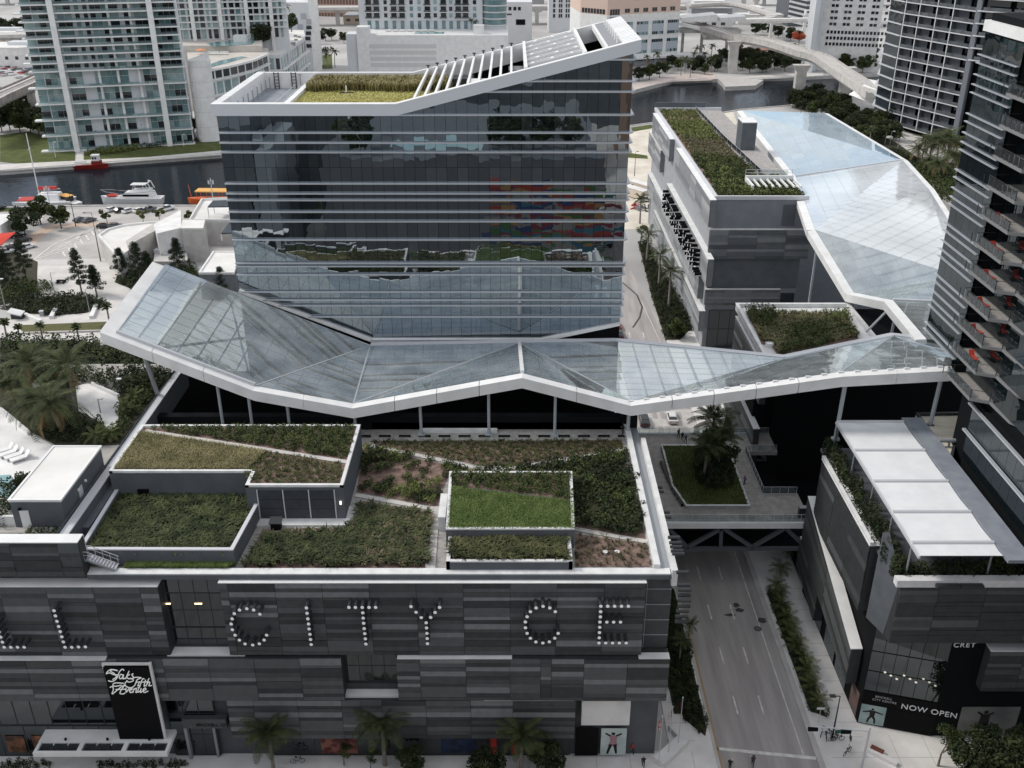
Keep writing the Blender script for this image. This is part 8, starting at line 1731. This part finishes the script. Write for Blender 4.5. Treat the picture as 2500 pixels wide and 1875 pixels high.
script([[(1435, 390), (1450, 360), (1500, 330), (1580, 345)], [(1440, 385), (1480, 375), (1540, 400), (1600, 400)], [(1675, 345), (1650, 325), (1610, 365), (1590, 420), (1560, 465), (1510, 490), (1460, 480)], [(1590, 345), (1530, 330), (1490, 350), (1545, 385), (1570, 430), (1520, 465)],
        [(1660, 405), (1630, 395), (1610, 430), (1625, 455), (1650, 440), (1668, 400), (1660, 455), (1690, 445)], [(1742, 350), (1715, 410), (1695, 455)], [(1752, 395), (1712, 425), (1740, 455), (1762, 445)], [(1800, 385), (1780, 400), (1800, 430), (1780, 455), (1765, 450)],
        [(1710, 475), (1740, 500), (1800, 480), (1790, 455), (1830, 435), (1910, 440)], [(1900, 445), (1850, 470), (1820, 540), (1770, 575), (1700, 555), (1690, 510), (1720, 490)], [(1830, 500), (1900, 498)], [(1880, 505), (1860, 550), (1885, 545)], [(1950, 460), (1925, 455), (1900, 520), (1880, 575), (1860, 570)], [(1965, 470), (1945, 550), (1970, 545)], [(1920, 500), (1990, 495)], [(2010, 450), (1990, 500), (1975, 550)], [(1985, 520), (2015, 495), (2020, 520), (2010, 548), (2050, 545)],
        [(1485, 570), (1520, 560), (1530, 600), (1510, 655)], [(1670, 515), (1600, 510), (1540, 515), (1525, 545), (1570, 555), (1640, 540)], [(1680, 540), (1640, 560), (1580, 610), (1520, 660)], [(1680, 545), (1640, 600), (1620, 650), (1660, 660), (1690, 645)], [(1560, 600), (1690, 595)], [(1700, 580), (1705, 635), (1740, 585)], [(1750, 612), (1785, 595), (1770, 580), (1745, 610), (1765, 640), (1800, 625)], [(1810, 585), (1795, 640)], [(1800, 610), (1840, 582), (1835, 638), (1855, 630)], [(1870, 585), (1860, 635), (1895, 615), (1905, 585), (1895, 640), (1920, 625)], [(1930, 615), (1970, 600), (1960, 578), (1930, 605), (1950, 640), (2000, 620)]], sg)
ec = thing('entrance_canopy', 'long white steel entrance canopy with a glazed front strip below the black sign', 'canopy', (-46.6, 83.5, 5)); cx0, cx1 = -54.2, -39.0
MB().box(cx0, 83.5, 4.7, cx1, 85.4, 5.25).build('roof', M_white, ec); MB().box(cx0, 81.9, 4.65, cx1, 82.25, 5.2).box(cx0, 82.25, 4.65, cx0 + .35, 83.5, 5.2).box(cx1 - .35, 82.25, 4.65, cx1, 83.5, 5.2).build('frame', M_white, ec)
for i in range(1, 3): MB().box(cx0 + i * 5.06 - .25, 82.25, 4.65, cx0 + i * 5.06 + .25, 83.5, 5.2).build('frame', M_white, ec)
for i in range(9): bx('pane', G_rail, ec, (cx0 + .95 + i * 1.66, 82.87, 5.05), (1.5, 1.2, .04))
for i in range(3): MB().tube((cx0 + 3 + i * 4.8, 83.8, 5.25), (cx0 + 3 + i * 4.8, 83.8, 5.5), .14).build('down_light', M_black, ec)
# flagpoles on a white plinth
fp = thing('plinth', 'long white angular stone plinth on the corner pavement', 'plinth', at(1640, 1840, .14)); q0, q1 = at(1607, 1868, .14), at(1668, 1812, .14); d = (q1 - q0).normalized(); s = Vector((-d.y, d.x, 0)) * .75; MB().hexa([q0 - s, q0 + s, q1 + s, q1 - s][::-1], [p + Vector((0, 0, .75)) for p in (q0 - s, q0 + s, q1 + s, q1 - s)][::-1]).build('block', M_wplas, fp)
q0, q1 = at(1632, 1782, .14), at(1655, 1806, .14); MB().bar(q0 + Vector((0, 0, .4)), q1 + Vector((0, 0, .4)), .25, .8).build('low_wall', M_wplas, fp)
M_flag = {'a': mat('striped_flag', (.5, .05, .06), .8, (.7, .7, .7), 3, stretch=(.2, .2, 2.5), contrast=(.48, .52)), 'b': mat('white_flag', (.65, .65, .64), .8, (.35, .08, .07), 1.2, contrast=(.55, .65)), 'c': mat('dark_flag', (.10, .02, .03), .8, (.02, .02, .03), 2)}
for i, (px, py, top, fl, l) in enumerate(((1608, 1862, 1762, 'a', 'front left flagpole with a drooping striped flag'), (1632, 1838, 1738, 'b', 'middle flagpole with a drooping white flag'), (1656, 1815, 1712, 'c', 'rear right flagpole with a dark drooping flag'))):
    p = at(px, py, .8); t = thing('flagpole', l, 'flagpole', p, 'flagpoles on the corner'); h = 7.2; MB().tube(p, p + Vector((0, 0, h)), .06, .04).build('pole', M_lsteel, t); MB().tube(p + Vector((0, 0, h)), p + Vector((0, 0, h + .15)), .09).build('finial', M_lsteel, t)
    b = MB(); n = 6
    for k in range(n): x0_, x1_ = -.85 * k / n, -.85 * (k + 1) / n; w0_, w1_ = .16 * math.sin(k * 1.9), .16 * math.sin((k + 1) * 1.9); z0_, z1_ = -.75 * k / n, -.75 * (k + 1) / n; b.poly([p + Vector((x0_ * .6, w0_, h - .2 + z0_)), p + Vector((x1_ * .6, w1_, h - .2 + z1_)), p + Vector((x1_ * .6, w1_, h - 1.6 + z1_)), p + Vector((x0_ * .6, w0_, h - 1.6 + z0_))])
    b.build('flag', M_flag[fl], t)
# people: one skin per figure
M_skin = mat('skin', (.28, .17, .12), .6); M_hair = mat('dark_hair', (.02, .015, .012), .7)
def person(loc, rz, label, shirt, trousers, step=.5, h=1.74, bag=None, arm=.25):
    t = thing('person', label, 'person', loc, None, (0, 0, rz)); s = h / 1.74
    J = dict(pel=(0, 0, .95), ch=(0, .02, 1.22), nk=(0, .03, 1.47), hd=(0, .05, 1.60), tp=(0, .05, 1.73), ls=(-.2, .02, 1.40), le=(-.25, -.08 - arm * .4, 1.14), lh=(-.24, .06 - arm, .92), rs=(.2, .02, 1.40), re=(.25, -.06 + arm * .3, 1.14), rh=(.23, .10 + arm, .94), lk=(-.10, .10 * step * 2 + .02, .50), lf=(-.10, .30 * step, .07), lt=(-.10, .30 * step + .17, .03), rk=(.10, .02, .50), rf=(.10, -.42 * step, .09), rt=(.10, -.42 * step + .16, .03), lhip=(-.1, 0, .88), rhip=(.1, 0, .88))
    E = [('pel', 'ch'), ('ch', 'nk'), ('nk', 'hd'), ('hd', 'tp'), ('ch', 'ls'), ('ls', 'le'), ('le', 'lh'), ('ch', 'rs'), ('rs', 're'), ('re', 'rh'), ('pel', 'lhip'), ('lhip', 'lk'), ('lk', 'lf'), ('lf', 'lt'), ('pel', 'rhip'), ('rhip', 'rk'), ('rk', 'rf'), ('rf', 'rt')]
    rad = dict(pel=.15, ch=.16, nk=.065, hd=.10, tp=.075, ls=.075, le=.052, lh=.04, rs=.075, re=.052, rh=.04, lk=.068, lf=.05, lt=.04, rk=.068, rf=.05, rt=.04, lhip=.10, rhip=.10)
    ks = list(J); me = bpy.data.meshes.new('body'); me.from_pydata([tuple(Vector(J[k]) * s) for k in ks], [(ks.index(a), ks.index(c)) for a, c in E], []); o = put('body', me, t, local=True)
    o.modifiers.new('skin', 'SKIN'); o.modifiers.new('sub', 'SUBSURF').levels = 1
    for k, v in zip(ks, me.skin_vertices[0].data): v.radius = (rad[k] * s * (1.15 if k in ('ch', 'pel') else 1), rad[k] * s)
    me.skin_vertices[0].data[0].use_root = True
    dg = bpy.context.evaluated_depsgraph_get(); nm = bpy.data.meshes.new_from_object(o.evaluated_get(dg)); o.modifiers.clear(); o.data = nm; nm.materials.clear()
    for m in (shirt, trousers, M_skin, M_hair, M_black): nm.materials.append(m)
    for p in nm.polygons:
        c = p.center / s; k = 0
        if c.z > 1.5: k = 3 if (c.z > 1.67 or c.y < .03) else 2
        elif c.z < .1: k = 4
        elif c.z < .95 and abs(c.x) < .2: k = 1
        elif abs(c.x) > .19 and c.z < 1.1: k = 2
        p.material_index = k; p.use_smooth = True
    if bag: put('backpack', MB().box(-.15, -.3, 1.05, .15, -.1, 1.45).mesh('bag', bag), t, local=True)
    return t
C_ = lambda n, c: mat('cloth_' + n, c, .8)
person(at(1543, 1840, .14), R(200), 'person in a red top and dark trousers walking beside the lit window', C_('red', (.45, .05, .04)), C_('navy', (.02, .025, .04)))
person(at(1570, 1872, .14), R(170), 'person in dark clothes at the bottom edge beside the plinth', C_('black', (.02, .02, .022)), C_('black', (.02, .02, .022)))
person(at(1837, 1870, .03), R(160), 'person with a dark backpack crossing the street', C_('olive', (.05, .05, .045)), C_('charcoal', (.035, .036, .04)), .8, bag=M_black)
person(at(1781, 1878, .03), R(150), 'person with pale bag at the bottom edge of the street', C_('black', (.02, .02, .022)), C_('charcoal', (.035, .036, .04)), bag=M_wplas)
person(at(1656, 1068, 12), R(190), 'leftmost of three people walking on the footbridge', C_('brown', (.10, .06, .05)), C_('black', (.02, .02, .022))); person(at(1665, 1076, 12), R(180), 'middle person in dark clothes on the footbridge', C_('black', (.02, .02, .022)), C_('charcoal', (.035, .036, .04)), .7); person(at(1673, 1082, 12), R(185), 'person in a blue top striding on the footbridge', C_('blue', (.08, .13, .2)), C_('charcoal', (.035, .036, .04)), .8)
person(at(1817, 1184, 12), R(100), 'person in purple beside the footbridge lawn planter', C_('purple', (.16, .10, .28)), C_('charcoal', (.035, .036, .04))); person(at(1521, 1060, 27.06), R(90), 'person on the roof walkway beside the last column', C_('black', (.02, .02, .022)), C_('black', (.02, .02, .022)), .2)
# traffic signal, street lamp, bikes, bench
tp_ = at(2102, 1880, .14); tl = thing('traffic_signal', 'grey traffic signal mast with a long arm, green street sign and hanging lights', 'traffic signal', tp_); hh_ = 6.2; topv = tp_ + Vector((0, 0, hh_)); endv = Vector((36.0 - 1.8, tp_.y + .6, tp_.z + hh_ + .1))
MB().tube(tp_, topv + Vector((0, 0, .6)), .16, .12).build('pole', M_lsteel, tl); MB().tube(topv, endv, .10, .07).build('arm', M_lsteel, tl)
for t, nm in ((.38, 'signal_head'), (.93, 'signal_head')):
    c = topv.lerp(endv, t); sg2 = put(nm, MB().box(c.x - .55, c.y - .15, c.z - .62, c.x + .55, c.y + .2, c.z - .22).mesh(nm, M_black), tl, local=False); sg2.location = -wo_of(tl); WO[sg2.name] = Vector((0, 0, 0))
c = topv.lerp(endv, .42); MB().box(c.x - 1.0, c.y - .06, c.z - .62, c.x + .9, c.y - .02, c.z - .14).build('street_sign', mat('green_sign', (.01, .09, .06), .5), tl); c = topv.lerp(endv, .74); MB().box(c.x - .3, c.y - .1, c.z - .45, c.x + .3, c.y - .04, c.z + .0).build('camera_box', M_lsteel, tl)
lamp_post(2032, 1800, 6.6, 'black street lamp with a flat head beside the parked bicycles', m=M_dsteel, head=M_dsteel, z=.14, dx=-1, arm=.9)
def bike_proto():
    t = thing('bicycle', 'x', 'bicycle', (0, 0, 0)); 
    def ring(cx): 
        b = MB(); n = 14; pts = [Vector((cx + .34 * math.cos(6.283 * k / n), 0, .34 + .34 * math.sin(6.283 * k / n))) for k in range(n + 1)]; b.path(pts, .03, 5); return b.mesh('wheel', M_black)
    put('wheel', ring(-.52), t); put('wheel', ring(.52), t); put('frame', MB().path([(-.52, 0, .34), (-.15, 0, .85), (.38, 0, .85), (0, 0, .35), (-.15, 0, .85)], .03, 5).path([(-.52, 0, .34), (0, 0, .35)], .025, 5).path([(.52, 0, .34), (.38, 0, .95)], .03, 5).mesh('frame', M_dsteel), t); put('saddle', MB().box(-.28, -.07, .93, -.02, .07, .98).mesh('saddle', M_black), t); put('handlebar', MB().path([(.38, -.25, 1.0), (.36, 0, .97), (.38, .25, 1.0)], .025, 5).mesh('bar', M_black), t); freeze(t); PROTO.append(t); return t
BK = bike_proto()
for i, (px, py, a) in enumerate(((2006, 1792, 60), (2016, 1800, 80), (2026, 1797, 100), (2034, 1805, 30), (2044, 1808, 5))): dup(BK, at(px, py, .14), R(a), 1, ['leftmost bicycle of the cluster at the black street lamp', 'bicycle second from the left at the black street lamp', 'bicycle in the middle of the cluster at the street lamp', 'bicycle right behind the street lamp', 'bicycle lying out at the right of the cluster'][i], 'bicycles around the street lamp')
dup(BK, at(2068, 1840, .14), R(40), 1, 'single bicycle against a sign post on the corner pavement'); dup(BK, at(727, 1862, .14), R(5), 1, 'lone bicycle at the rack before the dark shop front')
sp2 = at(2070, 1836, .14); t = thing('sign_post', 'thin sign post with the single bicycle leaning on it', 'sign', sp2); MB().tube(sp2, sp2 + Vector((0, 0, 2.6)), .04).build('pole', M_lsteel, t); MB().box(sp2.x - .05, sp2.y - .3, 2.1, sp2.x + .02, sp2.y + .3, 2.8).build('plate', M_dsteel, t)
sp3 = at(1998, 1764, .14); t = thing('sign_post', 'small white street sign post in the planted strip by the bicycles', 'sign', sp3); MB().tube(sp3, sp3 + Vector((0, 0, 2.6)), .04).build('pole', M_lsteel, t); MB().box(sp3.x - .5, sp3.y - .03, 2.3, sp3.x + .5, sp3.y + .02, 2.6).build('plate', M_white, t)
bw = thing('planter_wall', 'low white angled wall with a brown timber seat on the corner pavement', 'bench', at(2140, 1860, .14)); q0, q1 = at(2118, 1834, .14), at(2190, 1870, .14); MB().bar(q0 + Vector((0, 0, .25)), q1 + Vector((0, 0, .25)), .6, .5).build('wall', M_wplas, bw); q0, q1 = at(2127, 1835, .14), at(2158, 1850, .14); MB().bar(q0 + Vector((0, .35, .5)), q1 + Vector((0, .35, .5)), .7, .12).build('seat', mat('red_brown_timber', (.16, .06, .04), .7), bw)
rk = thing('bicycle_rack', 'grey bicycle rack hoops before the dark shop front', 'rack', at(700, 1866, .14)); p = rk.location; b = MB(); [b.path([p + Vector((x, 0, 0)), p + Vector((x, 0, .8)), p + Vector((x + .7, 0, .8)), p + Vector((x + .7, 0, 0))], .03, 5) for x in (-1, 0, 1)]; b.build('hoop', M_lsteel, rk)
# trees at the lower right corner
dup(THIN[0], at(2290, 1870, .14), 1.0, 1.15, 'thin trunked tree with sparse yellow green leaves by the now open sign')
for px, py, s in ((2420, 1900, .75), (2480, 1880, .8), (2360, 1905, .7), (2460, 1925, .9)): dup(BROAD[2 if s < .78 else 0], at(px, py, .14), U(0, 6), s, 'dark dense tree in the lower right corner before the posters', 'dark trees lower right')
# red round object and cabinet on the bridge end
rd = thing('notice_stand', 'tall red notice stand beside a grey cabinet at the right end of the footbridge', 'stand', at(1982, 1262, 12)); p = rd.location; MB().box(p.x - .5, p.y - .1, 12, p.x + .1, p.y + .2, 15.2).build('panel', M_red, rd); cbn = thing('cabinet', 'grey control cabinet standing beside the red notice stand on the footbridge', 'cabinet', at(1960, 1262, 12)); p = cbn.location; MB().box(p.x - .7, p.y - .3, 12, p.x + .5, p.y + .4, 13.6).build('body', M_dsteel, cbn); MB().box(p.x - .72, p.y - .33, 13.6, p.x + .52, p.y + .43, 13.7).build('lid', M_steel, cbn)
# ---------------------------------------------------------------- the street block behind the viewpoint (seen in the mirrored glass)
sb = thing('street_block', 'dark grey block with a painted mural standing behind the viewpoint, mirrored in the tower', 'building', (-25, 40, 0))
MB().box(-46, -30, 0, 21.5, 42, 36).build('wall', mat('dark_grey_block', (.13, .13, .14), .8), sb); MB().box(-46, -30, 36, 21.5, 42, 36.3).build('roof', M_dgrey, sb)
MB().box(-30, 24, 36.3, -8, 34, 36.4).build('pool', M_pool, sb)
cols = [(.28, .05, .035), (.04, .13, .18), (.32, .18, .07), (.06, .13, .05), (.03, .05, .13), (.2, .19, .18), (.18, .035, .05)]
i = 0
for z in np.arange(3, 30, .75):
    x = U(-9, 3)
    while x < 19.5:
        w = U(3, 10); bx('mural_patch', mat('mural_%d' % (i % 7), cols[i % 7], .8), sb, (x + w / 2, 42.05, z + .37), (w, .1, .75)); x += w; i += 1 + int(rnd() * 3)
sb2 = thing('street_block', 'pale grey block across the side street behind the viewpoint', 'building', (-80, 40, 0)); MB().box(-110, -40, 0, -62, 44, 44).build('wall', M_dgrey, sb2); MB().box(-61, 20, 0, -56, 46, 40).build('wall', mat('grey_lit_wall', (.25, .27, .29), .8), sb2)
sb3 = thing('street_block', 'brown block beyond the street corner behind the viewpoint', 'building', (70, 40, 0)); MB().box(44, -60, 0, 100, 40, 30).build('wall', mat('brown_brick', (.22, .14, .10), .85), sb3)
for x, y in ((-38, 20), (-4, 30), (2, 24), (8, 25), (14, 34), (-36, 34), (-40, 36), (0, 36), (6, 34), (-44, 26), (10, 16), (16, 22), (-2, 14)): place(BROAD, (x, y, 36.3), 'tree on the pool deck behind the viewpoint, mirrored in the tower', 'mirrored deck trees', .9)
for i in range(9): dup(random.choice(list(CAR.values())), (27 + (i % 3) * 3.2, 56 - i * 9, .1), R(90), 1, 'car in the street behind the viewpoint, mirrored in the tower', 'mirrored street cars')
for i, (x, y, w, d, hz, m) in enumerate([(-20, -95, 60, 40, 34, M_dgrey), (62, -110, 36, 40, 40, MATS['brown_brick']), (-90, -110, 50, 40, 40, M_dgrey), (110, 10, 40, 50, 40, M_far[3]), (30, -190, 120, 30, 48, M_dgrey)]):
    o = thing('city_block', ('dark', 'brown', 'tall dark', 'tan', 'farthest dark')[i] + ' city block behind the viewpoint, mirrored in the tower glass', 'building', (x, y, 0)); MB().box(x - w / 2, y - d / 2, 0, x + w / 2, y + d / 2, hz).build('wall', m, o); MB().box(x - w / 2, y - d / 2, hz, x + w / 2, y + d / 2, hz + .4).build('roof', M_dgrey, o)
for x, y in [(x, y) for x in range(-60, 20, 8) for y in (-45, -55, -65)] + [(66 + i * 8, 50) for i in range(6)]: place(BROAD, (x, y, 0), 'street tree behind the viewpoint, mirrored in the tower glass', 'mirrored street trees', 1.3)
structure(MB().box(-120, -80, 0, 23, -31, .03), 'park_ground', M_lawn)
clear_protos()
